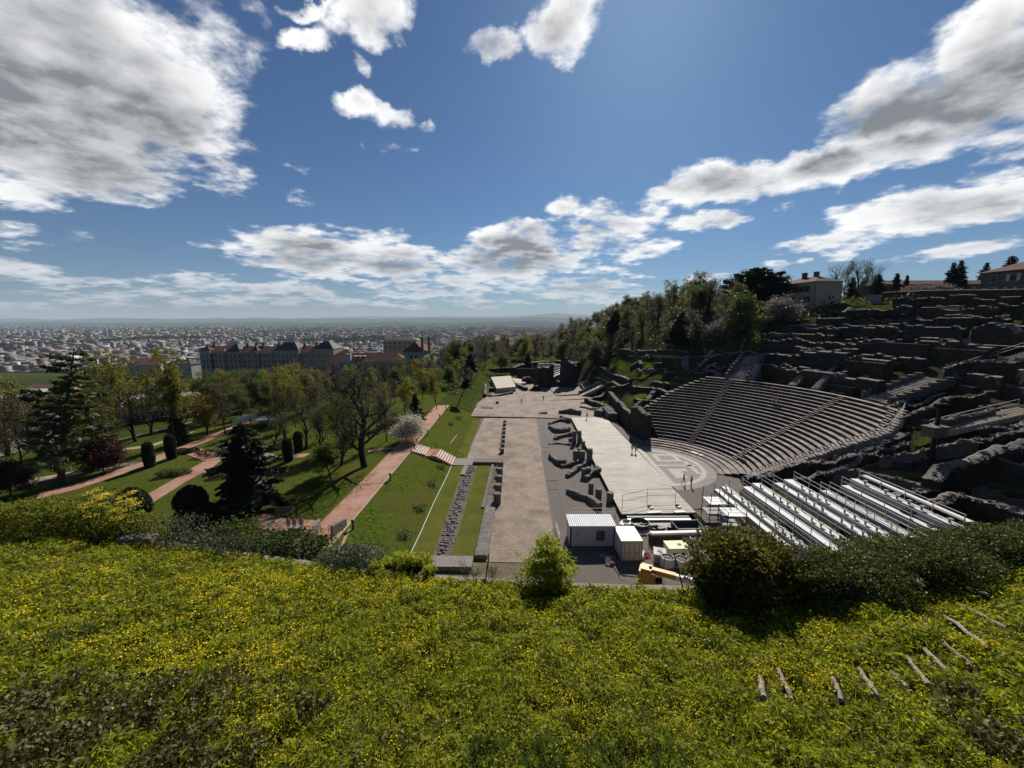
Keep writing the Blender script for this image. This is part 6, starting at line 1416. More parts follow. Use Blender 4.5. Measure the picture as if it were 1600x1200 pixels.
# pavilion with louvres and its neighbours at the left
g = G(195, 664); gx, gy, gz_ = g; t = thing('louvred_pavilion', 'white pavilion with a dark doorway and a side wall of louvres', 'pavilion', (gx, gy, gz_), R(24)); hh = ztop(gx, gy, 195, 626) - gz_
mb = MB(); mb.box((-2.2, 3, hh / 2 - .5), (4.4, 6, hh + 1)); mb.build('porch', m_marble, t); mb = MB(); mb.box((-2.2, 3, hh + .2), (5.2, 6.6, .4)); mb.build('porch_roof', m_greyp, t)
mb = MB(); mb.box((-2.2, -.02, hh * .43), (2.8, .14, hh * .84)); d_ = mb.build('door', m_iron, t)
for k in range(4): mb = MB(); mb.box((-3.2 + .67 * k, -.12, hh * .43), (.07, .06, hh * .8)); mb.build('mullion', m_greyp, d_)
mb = MB(); mb.box((-2.2, -.12, hh * .62), (2.7, .06, .08)); mb.build('transom', m_greyp, d_)
mb = MB(); mb.box((9.3, 6.6, hh / 2 - .6), (18.4, 7, hh)); mb.build('hall', m_iron, t); mb = MB(); mb.box((9.3, 6.4, hh * .97), (19.2, 8.4, .5)); mb.build('roof', mat('zinc_roof', (.36, .37, .38), (.26, .27, .28), scale=.5), t)
for b_ in range(9):
    mb = MB(); mb.box((.6 + 2.2 * b_, 3.0, hh * .42), (.28, .35, hh * .95)); mb.build('pier', m_marble, t)
    if b_ < 8:
        mb = MB()
        for k in range(7): mb.box((1.7 + 2.2 * b_, 3.02, .35 + k * hh * .125), (1.9, .3, .16))
        mb.build('louvre', m_marble, t)
mb = MB(); mb.box((-7.2, 4, hh * .35), (5.4, .4, hh * .9)); mb.build('side_wall', m_marble, t)
t = thing('flat_hall', 'large low building with a dark flat roof at the left edge of the park', 'building', (-119, 79, -9)); mb = MB(); mb.box((-34, 9, 3), (68, 18, 11)); mb.build('wall', m_marble, t); mb = MB(); mb.box((-34, 9, 8.65), (69, 19, .3)); mb.build('roof', mat('tar_roof', (.085, .085, .09), (.06, .06, .064), scale=.3, rough=.8), t)
t = thing('flat_hall', 'second flat-roofed hall with a white parapet behind the dark flat roof', 'building', (-160, 115, -12)); mb = MB(); mb.box((-40, 8, 6), (80, 16, 16)); mb.build('wall', m_plastg, t); mb = MB(); mb.box((-40, 8, 14.2), (81, 17, .4)); mb.build('parapet', m_marble, t)
g = DY(385, 652, 92); t = thing('canopy_shelter', 'white tilted canopy with a flat grey roof and a thin mast by the upper path', 'shelter', (g[0], g[1], H(g[0], g[1]))); t.scale = (.75, .75, .75)
mb = MB(); mb.prism([(-5, 0), (-.5, -.5), (0, 5), (-5, 6)], lambda x, y: 2.6 + .12 * x, lambda x, y: 3.0 + .16 * x + .9); mb.build('canopy', m_tape, t); mb = MB(); mb.box((5.5, 3, 2.8), (10, 6, .3)); mb.build('roof', m_greyp, t)
mb = MB(); mb.box((5.5, 5, 1.3), (9.5, .3, 2.7)); mb.build('back_wall', m_plastg, t); mb = MB(); mb.tube([(-.2, 2, 0), (-.2, 2, 9)], .09, 6); mb.build('mast', m_galv, t)
for x in (-4.6, .8, 10): mb = MB(); mb.tube([(x, .3, -.2), (x, .3, 2.7)], .1, 6); mb.build('post', m_galv, t)
# small houses down the slope: wall, roof, chimney, windows
rg = random.Random(88); got3 = []; tries = 0; HN = 0
protos = []
for i, (wm, rm, a, b, h) in enumerate(((m_plast, m_tile, 12, 9, 7), (m_plastg, m_tile, 16, 10, 10), (m_plastg, m_slate, 20, 11, 13), (m_plast, m_tile, 26, 11, 11))):
    t = thing('town_house', None, 'house'); block(t, -a / 2, a / 2, -b / 2, b / 2, -8, h, wm, rm, 3.2, 'hip'); 
    for k in range(int(a / 4)):
        for z in range(1, int(h / 3)): win(t, -a / 2 + 2.2 + 3.9 * k, -b / 2 - .03, z * 3.0 - .2, 1.1, 1.6, 'y', m_shutw)
    mb = MB(); mb.box((a * .2, 0, h + 3), (.9, .9, 2.4)); mb.build('chimney', MATS['brick_chimney'], t); protos.append(t)
used_p = set()
while len(got3) < 90 and tries < 6000:
    tries += 1; y = 260 * (900 / 260) ** rg.random(); x = rg.uniform(-1.0 * y, .05 * y); z = H(x, y); px, py = project(x, y, z)
    if px < -10 or px > 820: continue
    if 295 < px < 540 and y < 340: continue
    if 500 < px < 710 and y < 345: continue
    if any((x - a) ** 2 + (y - b) ** 2 < 500 for a, b in got3): continue
    got3.append((x, y)); k = rg.randrange(4); pr = protos[k]; o = pr if k not in used_p else copy_tree(pr); used_p.add(k); o.location = (x, y, z); o.rotation_euler = (0, 0, rg.uniform(-.6, .6)); s = rg.uniform(.85, 1.15); o.scale = (s, s, s)
    tag(o, ['small ochre house with a red roof in the town below the park', 'grey house with a red roof in the town below the park', 'grey slate-roofed house in the town below the park', 'long ochre house with a red roof in the town below the park'][k], 'house', 'houses of the town below the park')
for k in range(4):
    if k not in used_p: bpy.data.objects.remove(protos[k])
for k, (px, py, yy) in enumerate(((58, 618, 170), (200, 610, 190))):
    g = DY(px, py, yy); t = thing('red_roofed_house', ['left', 'right'][k] + ' low house with a pinkish tiled roof seen through the park trees', 'house', g, .2); block(t, -10, 10, 0, 10, -14, 1.0, m_plastg, mat('pink_tile', (.33, .17, .13), (.22, .11, .085), scale=1) if k == 0 else MATS['pink_tile'], 3.4, 'hip')
# ---- the city on the plain
m_city, T = newmat('city_block'); geo = T.node('ShaderNodeNewGeometry'); oi = T.node('ShaderNodeObjectInfo')
rnd = T.math('FRACT', T.math('ADD', T.math('ADD', geo.outputs['Random Per Island'], T.math('MULTIPLY', oi.outputs['Random'], 7.31)), 0.0)); sp = T.node('ShaderNodeSeparateXYZ'); T.l.new(geo.outputs['Normal'], sp.inputs[0])
wallc = T.ramp(rnd, [(0, (.16, .15, .14)), (.35, (.22, .20, .175)), (.6, (.28, .265, .245)), (.88, (.40, .38, .35)), (1, (.22, .18, .15))]); roofc = T.ramp(T.math('FRACT', T.math('MULTIPLY', rnd, 5.7)), [(0, (.10, .10, .105)), (.35, (.20, .12, .10)), (.55, (.24, .23, .22)), (.8, (.20, .20, .205)), (.96, (.5, .5, .5)), (1, (.12, .12, .12))])
tc = T.node('ShaderNodeTexCoord').outputs['Object']; br = T.node('ShaderNodeTexBrick', i_Scale=1.0); br.offset = 0; br.inputs['Brick Width'].default_value = 4; br.inputs['Row Height'].default_value = 3; br.inputs['Mortar Size'].default_value = .9; br.inputs['Color1'].default_value = (.5, .5, .5, 1); br.inputs['Color2'].default_value = (.6, .6, .6, 1); br.inputs['Mortar'].default_value = (1, 1, 1, 1)
sw = T.node('ShaderNodeSeparateXYZ'); T.l.new(geo.outputs['Position'], sw.inputs[0]); cbx = T.node('ShaderNodeCombineXYZ'); T.l.new(T.math('ADD', sw.outputs[0], sw.outputs[1]), cbx.inputs[0]); T.l.new(sw.outputs[2], cbx.inputs[1]); T.l.new(cbx.outputs[0], br.inputs['Vector'])
cc = T.mix(T.math('GREATER_THAN', sp.outputs[2], .5), T.mix(1.0, wallc, br.outputs['Color'], 'MULTIPLY'), roofc); p = T.node('ShaderNodeBsdfPrincipled', i_Roughness=.8); p.inputs['Specular IOR Level'].default_value = .1; T.l.new(cc, p.inputs['Base Color']); T.l.new(p.outputs[0], T.out.inputs[0])
rg = random.Random(101); CB = []
for k in range(15000):
    u = rg.random(); y = 1 / (1 / 820 + u * (1 / 14500 - 1 / 820)); x = rg.uniform(-1.42 * y, .12 * y + 0)
    if y < 2200 and x > -.05 * y: continue
    if mnoise.noise(Vector((x * .0012, y * .0009, 5))) < -.28: continue
    s = rg.choice([1, 1, 1, 1.4, 2, 3.2]); w_ = rg.uniform(9, 24) * s * (1 + y / 9000); d_ = rg.uniform(10, 16) * (1 if s < 2 else 1.8) * (1 + y / 9000); h = rg.uniform(6, 16) if s < 3 else rg.uniform(6, 12)
    if rg.random() < .06: h *= rg.uniform(1.6, 2.6); w_ *= .8
    CB.append((x, y, w_, d_, h, rg.choice([.15, .15 + 1.57, .5, -.3, -.3 + 1.57]) + rg.uniform(-.1, .1)))
CB.sort(key=lambda c: -(c[2] * c[4]) / c[1] ** 2)
bl = []
for v_ in range(5):
    mb = MB(); mb.box((0, 0, .5), (1, 1, 1))
    if v_ == 1: mb.box((.2, .1, 1.06), (.3, .4, .12))
    if v_ == 2: mb.v = []; mb.f = []; mb.m = []; mb.prism([(-.5, -.5), (.5, -.5), (.5, .5), (.1, .5), (.1, -.1), (-.5, -.1)], 0, 1)
    if v_ == 3: mb.box((-.3, 0, 1.1), (.2, .8, .2))
    if v_ == 4: mb.v = []; mb.f = []; mb.m = []; hip(mb, -.5, .5, -.5, .5, .75, .3, 0); mb.box((0, 0, .37), (1, 1, .75))
    me = bpy.data.meshes.new('city_building'); me.from_pydata(mb.v, [], mb.f); me.materials.append(m_city); bl.append(me)
for (x, y, w_, d_, h, a) in CB[:300]:
    o = bpy.data.objects.new('city_building', bl[rg.randrange(5)]); col.objects.link(o); o.location = (x, y, H(x, y) - 1); o.scale = (w_, d_, h + 1); o.rotation_euler = (0, 0, a); tag(o, 'one of the larger hazy buildings of the city on the plain', 'building', 'buildings of the hazy city')
C_ = np.array([c for c in CB[300:]]); n = len(C_); cs, sn = np.cos(C_[:, 5]), np.sin(C_[:, 5]); ux = np.array([-1, 1, 1, -1, -1, 1, 1, -1]) * .5; uy = np.array([-1, -1, 1, 1, -1, -1, 1, 1]) * .5; uz = np.array([0, 0, 0, 0, 1, 1, 1, 1])
lx = C_[:, 2:3] * ux; ly = C_[:, 3:4] * uy; z0 = Hn(C_[:, 0], C_[:, 1]) - 1
v = np.stack([C_[:, 0:1] + lx * cs[:, None] - ly * sn[:, None], C_[:, 1:2] + lx * sn[:, None] + ly * cs[:, None], z0[:, None] + (C_[:, 4:5] + 1) * uz], -1).reshape(-1, 3)
bf = np.array([(4, 5, 6, 7), (0, 1, 5, 4), (1, 2, 6, 5), (2, 3, 7, 6), (3, 0, 4, 7)]); f = (bf[None] + 8 * np.arange(n)[:, None, None]).reshape(-1, 4); tag(np_mesh('city_buildings', v, f, m_city), kind='stuff')
V_ = []; F_ = []; bm = bmesh.new(); bmesh.ops.create_icosphere(bm, subdivisions=1, radius=1); bv = np.array([v.co for v in bm.verts]); bf = np.array([[v.index for v in f.verts] for f in bm.faces]); bm.free()
for k in range(7500):
    u = rg.random(); y = 1 / (1 / 700 + u * (1 / 15000 - 1 / 700)); x = rg.uniform(-1.42 * y, .2 * y); s = rg.uniform(5, 14) * (1 + y / 3500)
    q = bv * np.array([s * rg.uniform(1, 3.5), s, min(14, s * .8) * rg.uniform(.5, 1)]) * (1 + .35 * nrg.normal(size=(len(bv), 1)).clip(-1, 1)); q = q + np.array([x, y, H(x, y) + 2]); F_.append(bf + len(bv) * k); V_.append(q)
m_ctree = mat('city_tree', (.045, .05, .025), (.022, .027, .014), scale=.02, rough=1, spec=0); tag(np_mesh('city_trees', np.concatenate(V_), np.concatenate(F_), m_ctree), kind='stuff')
for k, (px, pb, pt) in enumerate(((55, 527, 516), (172, 528, 514))):
    yy = 136 * F / (pb - 502); x = DY(px, pb, yy)[0]; h = (pb - pt) / F * yy
    t = thing('tower_block', ['left', 'right'][k] + ' cluster of pale high-rise slabs standing over the hazy city', 'building', (x, yy, -111))
    for j in range(3): mb = MB(); mb.box((-26 + 27 * j, 8 * (j % 2), h / 2), (21, 18, h * (1 - .05 * j))); mb.build('slab', m_shutw, t)
# ================================================================ foreground slope
ZE = 15.6
EP = [P(px, py, ZE) for px, py in ((-420, 822), (-250, 830), (0, 838), (130, 844), (250, 852), (400, 873), (560, 897), (700, 908), (850, 917), (1000, 923), (1090, 925), (1250, 930), (1400, 915), (1500, 893), (1600, 868), (1850, 835), (2100, 815))]
EX = [p[0] for p in EP]; EY = [p[1] for p in EP]
def yE(x): return np.interp(x, EX, EY)
def Fn(x, y):
    x = np.asarray(x, float); y = np.asarray(y, float)
    b = .10 * np.sin(x * .9 + 1) * np.cos(y * .8) + .07 * np.sin(x * 2.1 + y * 1.3) + .04 * np.sin(x * 4.3 - y * 3.1)
    d = np.maximum(yE(x) - y, 0); fade = np.clip(d / 1.0, 0, 1)
    return ZE + .28 * d + b * fade + .02 * np.maximum(0, x - 6) * fade
def Ff(x, y): return float(Fn(x, y))
def GF(px, py):
    d = ray(px, py); t = 1.0
    for _ in range(4000):
        if CAMZ + d[2] * t < Ff(d[0] * t, d[1] * t): break
        t += .02
    return (d[0] * t, d[1] * t, CAMZ + d[2] * t)
us = np.linspace(-32, 34, 265); ns = np.concatenate([np.linspace(0, 14, 90), np.linspace(14.5, 24, 14)])
gx, gd = np.meshgrid(us, ns); gy = yE(gx) - gd; gzv = Fn(gx, gy)
nn = np.array([mnoise.fractal(Vector((x * .9, y * .9, 2)), .9, 2.0, 5) for x, y in zip(gx.ravel(), gy.ravel())]).reshape(gx.shape); gzv = gzv + nn * .06 * np.clip(gd, 0, 1)
i_ = np.arange(gx.size).reshape(gx.shape); f = np.stack([i_[:-1, 1:], i_[:-1, :-1], i_[1:, :-1], i_[1:, 1:]], -1).reshape(-1, 4)
m_slope = mat('meadow_soil', (.062, .075, .016), (.022, .024, .010), scale=2.5, bump=1.0, bscale=22, rough=1, spec=0, big=(.5, (.07, .062, .03)), detail=9)
tag(np_mesh('grass_slope', np.stack([gx, gy, gzv], -1).reshape(-1, 3), f, m_slope, smooth=True), kind='structure')
# retaining wall that carries the slope
mb = MB(); vs = []; fs = []
for x, y in zip(EX, EY):
    vs += [(x, y - .05, ZE - 15.6), (x, y + .4, ZE - 15.6), (x, y + .22, ZE - .08), (x, y - .05, ZE - .08)]
for k in range(len(EX) - 1):
    for j in range(4): fs.append((4 * k + j, 4 * k + (j + 1) % 4, 4 * k + 4 + (j + 1) % 4, 4 * k + 4 + j))
fs += [(3, 2, 1, 0), tuple(4 * (len(EX) - 1) + j for j in range(4))]
mb.add(vs, fs); t = thing('retaining_wall', 'long grey retaining wall that holds up the flowering slope', 'retaining wall', (0, EY[8], 0)); mb.build('wall', m_ruing, t, offset=(0, EY[8], 0))
m_cop = mat('coping_stone', (.30, .275, .23), (.16, .145, .12), scale=3, bump=.6, bscale=9)
rg = random.Random(4); mb = MB(); L = 0
for k in range(len(EX) - 1):
    a = Vector((EX[k], EY[k], 0)); b = Vector((EX[k + 1], EY[k + 1], 0)); n = max(1, int((b - a).length / .9)); an = math.atan2(b.y - a.y, b.x - a.x)
    for j in range(n):
        c = a.lerp(b, (j + .5) / n); mb.box((c.x - math.sin(an) * .1, c.y + math.cos(an) * .1, ZE + .0 + rg.uniform(-.02, .02)), ((b - a).length / n - .01, .27 + rg.uniform(-.02, .02), .16), an + rg.uniform(-.012, .012))
mb.build('coping', m_cop, t, offset=(0, EY[8], 0))
# ---- meadow: leaves, blades, flowers
LOGS = [((1187, 1064), (1193, 1100)), ((1217, 1053), (1235, 1102)), ((1301, 1068), (1314, 1101)), ((1343, 1052), (1370, 1097)), ((1392, 1056), (1416, 1083)), ((1415, 1034), (1452, 1078)), ((1444, 1021), (1480, 1058)), ((1470, 1005), (1517, 1048)), ((1476, 968), (1545, 1018)), ((1493, 946), (1570, 987)), ((1500, 918), (1542, 935)), ((1512, 888), (1500, 916))]
LSEG = [(np.array(GF(*a)[:2]), np.array(GF(*b)[:2])) for a, b in LOGS]
def nearlog(x, y, d=.13):
    m = np.zeros(len(x), bool)
    for a, b in LSEG:
        ab = b - a; t_ = np.clip(((x - a[0]) * ab[0] + (y - a[1]) * ab[1]) / (ab @ ab), 0, 1); m |= np.hypot(x - a[0] - t_ * ab[0], y - a[1] - t_ * ab[1] + .04) < d
    return m
L_M1 = leafmat('meadow_leaf', (.32, .32, .022), (.05, .078, .010), .45, scale=.8)
L_M2 = leafmat('meadow_blade', (.24, .27, .022), (.07, .10, .012), .45, scale=.7)
L_M3 = leafmat('dry_leaf', (.13, .12, .035), (.045, .05, .014), .2, scale=1.2)
L_FL = leafmat('buttercup', (.85, .70, .012), (.78, .58, .01), .35, tcol=(1, 1, 1))
def scat(n, gen, pw=1.35, dmin=5.0):
    x = gen.uniform(-25, 27, n * 3); d = gen.uniform(.0, 14, n * 3); y = yE(x) - d; r = np.sqrt(x * x + y * y + (CAMZ - Fn(x, y)) ** 2)
    k = gen.uniform(0, 1, n * 3) < np.minimum(1, (dmin / r)) ** pw * 1.0
    ang = np.abs(np.arctan2(x, np.maximum(y, .01))); k &= (ang < R(66)) & (y > 1.2); return x[k], y[k]
def nz(x, y, s, o): return np.array([mnoise.fractal(Vector((a * s, b * s, o)), .8, 2.0, 3) for a, b in zip(x, y)])
gen = np.random.default_rng(3)
x, y = scat(800000, gen); kl = ~nearlog(x, y); x, y = x[kl], y[kl]; c = nz(x, y, .55, 1.0); z = Fn(x, y); hgt = gen.uniform(.0, .19, len(x)) * (1 + 1.9 * np.clip(nz(x, y, 1.6, 4.0), -.5, 1)) + .02
bare = nz(x, y, 1.1, 31.0) + .6 * nz(x, y, 3.5, 33.0); kb = (bare > -.34) | (gen.uniform(0, 1, len(x)) < .35); x, y, z, hgt = x[kb], y[kb], z[kb], hgt[kb]
ivm = np.zeros(len(x))
for (px_, py_, rr_) in ((40, 1120, 1.1), (190, 1110, 1.5), (330, 1090, 1.2), (90, 1185, 1.3), (300, 1185, 1.3), (590, 1185, .7), (480, 1130, .7), (1560, 1160, 1.2), (1500, 1100, .7)):
    gg = GF(px_, py_); ivm = np.maximum(ivm, 1 - np.hypot(x - gg[0], y - gg[1]) / rr_)
ivy = ivm + .9 * nz(x, y, 1.3, 8.0) + .5 * nz(x, y, 4.0, 21.0) > .42
ivy &= ivm > .06
pts = np.stack([x, y, z + hgt], -1); sz = np.where(ivy, .042, .04)
r_ = np.sqrt(x * x + y * y + (CAMZ - z) ** 2); sz = sz * np.clip(r_ / 9, .75, 1.9)
v, f = cards(pts[~ivy], sz[~ivy] * .72, up=.3, aspect=2.9, gen=gen); tag(np_mesh('grass', v, f, L_M1), kind='stuff')
pi = pts[ivy]; pi[:, 2] += gen.uniform(0, .22, len(pi)); v, f = cards(pi, sz[ivy] * 1.05, up=.4, aspect=1.5, gen=gen); tag(np_mesh('ivy', v, f, L_M3), kind='stuff')
def blades(x, y, z, h, w_, lean, gen):
    n = len(x); a = gen.uniform(0, 6.28, n); dx, dy = np.cos(a), np.sin(a); la = gen.uniform(0, 6.28, n); l = lean * gen.uniform(.2, 1, n) * h
    b = np.stack([x, y, z], -1); s = np.stack([dx, dy, 0 * dx], -1) * (w_ / 2)[:, None] if hasattr(w_, '__len__') else np.stack([dx, dy, 0 * dx], -1) * w_ / 2
    mid = b + np.stack([np.cos(la) * l * .35, np.sin(la) * l * .35, h * .6], -1); tip = b + np.stack([np.cos(la) * l, np.sin(la) * l, h], -1)
    v = np.stack([b - s, b + s, mid + s * .7, tip, mid - s * .7], 1).reshape(-1, 3); i = np.arange(n)[:, None] * 5
    return v, np.concatenate([i + 0, i + 1, i + 2, i + 4], 1), np.concatenate([i + 4, i + 2, i + 3], 1)
def blade_obj(name, x, y, z, h, w_, lean, m, gen, parent=None, origin=None):
    v, q, t3 = blades(x, y, z, h, w_, lean, gen); q3 = np.concatenate([q[:, [0, 1, 2]], q[:, [0, 2, 3]], t3]); return np_mesh(name, v, q3, m, parent=parent, origin=origin)
x, y = scat(190000, gen); kl = ~nearlog(x, y, .16); x, y = x[kl], y[kl]; h = gen.uniform(.08, .24, len(x)) * (1 + np.clip(nz(x, y, .8, 6.0), -.5, 1.2)); tag(blade_obj('grass', x, y, Fn(x, y) - .02, h, .016 + .012 * gen.uniform(0, 1, len(x)), .9, L_M2, gen), kind='stuff')
x, y = scat(260000, gen, .9); pm = nz(x, y, .5, 12.0) + .5 * nz(x, y, 2.2, 3.0); dd = yE(x) - y
k = gen.uniform(0, 1, len(x)) < np.clip(.05 + 1.5 * (pm - .10) + .55 * np.exp(-((x + 9) / 7) ** 2) * (dd < 7) - .3 * (dd > 8.5) + .10 * (x > 6), 0.02, 1) * .9
x, y = x[k], y[k]; z = Fn(x, y) + gen.uniform(.09, .27, len(x)); r_ = np.sqrt(x * x + y * y + (CAMZ - z) ** 2)
v, f = cards(np.stack([x, y, z], -1), .03 * np.clip(r_ / 11, .8, 1.5), up=.75, aspect=1.0, gen=gen); tag(np_mesh('flowers', v, f, L_FL), kind='stuff')
# taller tussocks scattered through the meadow
def tuft(name, label, px, py, n, h, spread, m, cat='plant', group=None, lean=.6, w_=.03):
    g = GF(px, py); t = thing(name, label, cat, g, 0, group); gn = np.random.default_rng(int(px * 7 + py)); a = gn.uniform(0, 6.28, n); r = spread * np.sqrt(gn.uniform(0, 1, n)); x = r * np.cos(a); y = r * np.sin(a)
    z = Fn(g[0] + x, g[1] + y) - g[2]; o = blade_obj('leaves', x, y, z - .03, gn.uniform(.6, 1.1, n) * h, w_, lean, m, gn, parent=t)
    P_ = np.stack([x * .9, y * .9, z + .04 + gn.uniform(0, h * .25, n)], -1); leafmesh('undergrowth_leaf', P_, .07, L_M1, t, gen=gn); return t
L_IRIS = leafmat('iris_blade', (.085, .125, .05), (.035, .055, .022), .35)
tuft('iris_clump', 'dense clump of dark upright leaves on the left of the meadow', 115, 1000, 420, .42, .55, L_IRIS, w_=.035)
for k, px in enumerate((760, 850, 940, 1040)):
    tuft('iris_clump', ['leftmost', 'second from the left', 'third from the left', 'rightmost'][k] + ' of the tall leaf clumps along the bottom edge of the meadow', px, 1196, 260, .42, .42, L_IRIS, group='tall leaf clumps at the bottom edge', w_=.022)
for k, (px, py) in enumerate([(590, 885), (405, 890), (480, 1090), (680, 1075), (845, 1090), (300, 1010), (1140, 1080), (1330, 990), (1440, 1010), (1010, 1000), (560, 985), (740, 1040)]):
    tuft('grass_tussock', 'dark green tussock standing out of the flowering meadow', px, py, 130, .32, .3, L_M2, group='tussocks in the flowering meadow', lean=.9)
# half-buried logs that step up the slope
m_log = mat('weathered_log', (.52, .44, .345), (.20, .165, .13), scale=7, bump=1.0, bscale=18, rough=.9)
LL = ['lowest, at the left end of the row', 'second from the left, the palest', 'third from the left, thin', 'fourth from the left', 'fifth from the left, short', 'sixth from the left, mossy', 'seventh from the left, pale and thick', 'eighth from the left', 'ninth from the left, long', 'tenth from the left, long and dark', 'second from the top end', 'topmost, standing by the hedge']
for k, (a, b) in enumerate(LOGS):
    A = Vector(GF(*a)); B = Vector(GF(*b)); up_ = Vector((0, 0, .12)); n = 7; rg = random.Random(k); pts = [A.lerp(B, i / n) + up_ + Vector((rg.uniform(-.03, .03), rg.uniform(-.03, .03), rg.uniform(-.015, .03))) for i in range(n + 1)]
    mb = MB(); mb.tube(pts, [.058 * rg.uniform(.75, 1.2) for _ in pts], 8); o = mb.build('log_step', m_log, origin=tuple(A)); tag(o, 'half-buried log step on the slope: ' + LL[k], 'log', 'log steps up the slope')
# ---- shrubs along the edge
def at_edge(px, dpx=0, off=0.0):
    d = ray(px, 900); x = d[0] / d[1] * 14
    for _ in range(6): x = d[0] / d[1] * float(yE(x))
    return x, float(yE(x)) + off
def ebush(name, label, px, top, wpx, n, ls, leaf, seed, off=-.2, cat='shrub', depth=.8, group=None, stems=6, base=None, aspect=1.6, up=.2, na=.4, lumps=3):
    x, y = at_edge(px, off=off); zb = Ff(x, y) if off <= 0 else ZE - (.3 if base is None else base); h = ztop(x, y, px, top) - zb; h *= .85; dist = math.hypot(x, y); w_ = wpx / F * dist * .55; rg = random.Random(seed); e = []
    for k in range(lumps):
        u = (k + .5) / lumps * 2 - 1; e.append(((u * w_ * .62, rg.uniform(-.2, .2) * depth, h * rg.uniform(.42, .52)), (w_ * rg.uniform(.5, .62), depth * rg.uniform(.8, 1.1), h * rg.uniform(.46, .56) * (1 - .15 * abs(u)))))
    return bush(name, label, cat, (x, y, zb), e, n, ls, leaf, seed, stems, group, na, zmin=-.25, up=up, aspect=aspect)
L_BRM = leafmat('broom_leaf', (.20, .20, .02), (.07, .085, .012), .4)
for k, (px, tp, wp) in enumerate(((10, 770, 130), (75, 764, 120), (140, 780, 110), (195, 792, 90))):
    ebush('broom_shrub', ['leftmost', 'tallest', 'third', 'rightmost'][k] + ' of the yellow-green broom bushes along the left edge of the slope', px, tp, wp, 3600, .085, L_BRM, 900 + k, off=.5, depth=.9, base=.2, stems=14)
ebush('grey_shrub', 'grey twiggy bush left of the round clipped yew', 270, 786, 80, 1500, .06, L_GREY, 910, off=.5, stems=30); ebush('grey_shrub', 'dark blue-green bush behind the yellow broom', 112, 757, 60, 1500, .08, L_BUS, 911, off=1.6, base=1.0)
ebush('grey_shrub', 'low grey-green bush right of the concrete block', 320, 826, 110, 2400, .06, L_GREY, 912, off=.2, stems=20); ebush('leafy_shrub', 'bright green leafy bush beyond the low grey-green one', 352, 800, 90, 2200, .08, L_GRN, 913, off=1.3, base=.9)
ebush('grey_shrub', 'straggly grey shrub with bare stems in the middle of the left edge', 368, 822, 80, 900, .05, L_GREY, 914, off=.1, stems=40, na=.7); ebush('leafy_shrub', 'dense dark green bush below the ramp wall', 432, 822, 110, 3000, .085, L_BUS, 915, off=1.2, base=.8); ebush('leafy_shrub', 'fresh green bush against the left ramp wall', 470, 836, 50, 1200, .08, L_GRN, 916, off=1.5, base=.9)
ebush('grey_shrub', 'silvery sage-like bush beside the yellow spurge', 545, 846, 100, 3200, .06, L_GREY, 917, off=.5, stems=30, base=.4, aspect=2.4); ebush('grey_shrub', 'small silvery bush at the foot of the ramp', 505, 868, 50, 900, .055, L_GREY, 918, off=.4, stems=14, base=.2)
# spurge: upright stems with bright heads
for k, (px, tp) in enumerate([(588, 878), (603, 872), (618, 868), (634, 862), (648, 866), (660, 872), (672, 882), (626, 876), (642, 878)]):
    x, y = at_edge(px, off=.25 + .25 * (k % 3)); zb = ZE - .35; h = ztop(x, y, px, tp) - zb; t = thing('spurge_plant', 'spurge with bright lime heads in the clump on the wall edge', 'plant', (x, y, zb), 0, 'lime-headed spurge clump'); gn = np.random.default_rng(950 + k); mb = MB(); hd = []; lf = []
    for j in range(9):
        bx, by = gn.normal(size=2) * .07; tx, ty = gn.normal(size=2) * .17; hh = h * gn.uniform(.72, 1.0); mb.tube([(bx, by, 0), ((bx + tx) / 2, (by + ty) / 2, hh * .55), (tx, ty, hh)], [.014, .012, .008], 4)
        hd.append(np.array([tx, ty, hh - .06]) + gn.normal(size=(60, 3)) * np.array([.055, .055, .09])); u = gn.uniform(.15, .85, 46)[:, None]; lf.append(np.array([bx, by, 0]) * (1 - u) + np.array([tx, ty, hh]) * u + gn.normal(size=(46, 3)) * .05)
    mb.build('stem', m_bark, t); [leafmesh('flower_head', q, .05, L_EUP, t, gen=gn) for q in hd]; leafmesh('leaves', np.concatenate(lf), .06, L_GRN, t, gen=gn, aspect=2.2)
# fennel-like plant with yellow umbels
for k, (px, tp, lab) in enumerate(((160, 766, 'left tall plant with flat yellow flower heads over the broom'), (200, 768, 'right tall plant with flat yellow flower heads over the broom'))):
    x, y = at_edge(px, off=.3); zb = ZE - .2; h = ztop(x, y, px, tp) - zb; t = thing('fennel_plant', lab, 'plant', (x, y, zb)); gn = np.random.default_rng(960 + k); mb = MB(); hd = []; mu = leafmat('umbel', (.75, .62, .04), (.55, .48, .05), .3, tcol=(1, 1, 1)) if k == 0 else MATS['umbel']
    for j in range(11):
        a = gn.uniform(0, 6.28); q = Vector((math.cos(a) * gn.uniform(.1, .6), math.sin(a) * .3, h * gn.uniform(.55, 1))); mb.tube([(0, 0, 0), (q.x * .3, q.y * .3, q.z * .55), q], [.02, .014, .007], 4); hd.append(np.array(q) + gn.normal(size=(70, 3)) * np.array([.13, .13, .03]))
    mb.build('stem', m_bark, t)
    for q in hd: leafmesh('flower_head', q, .05, mu, t, gen=gn, up=.6)
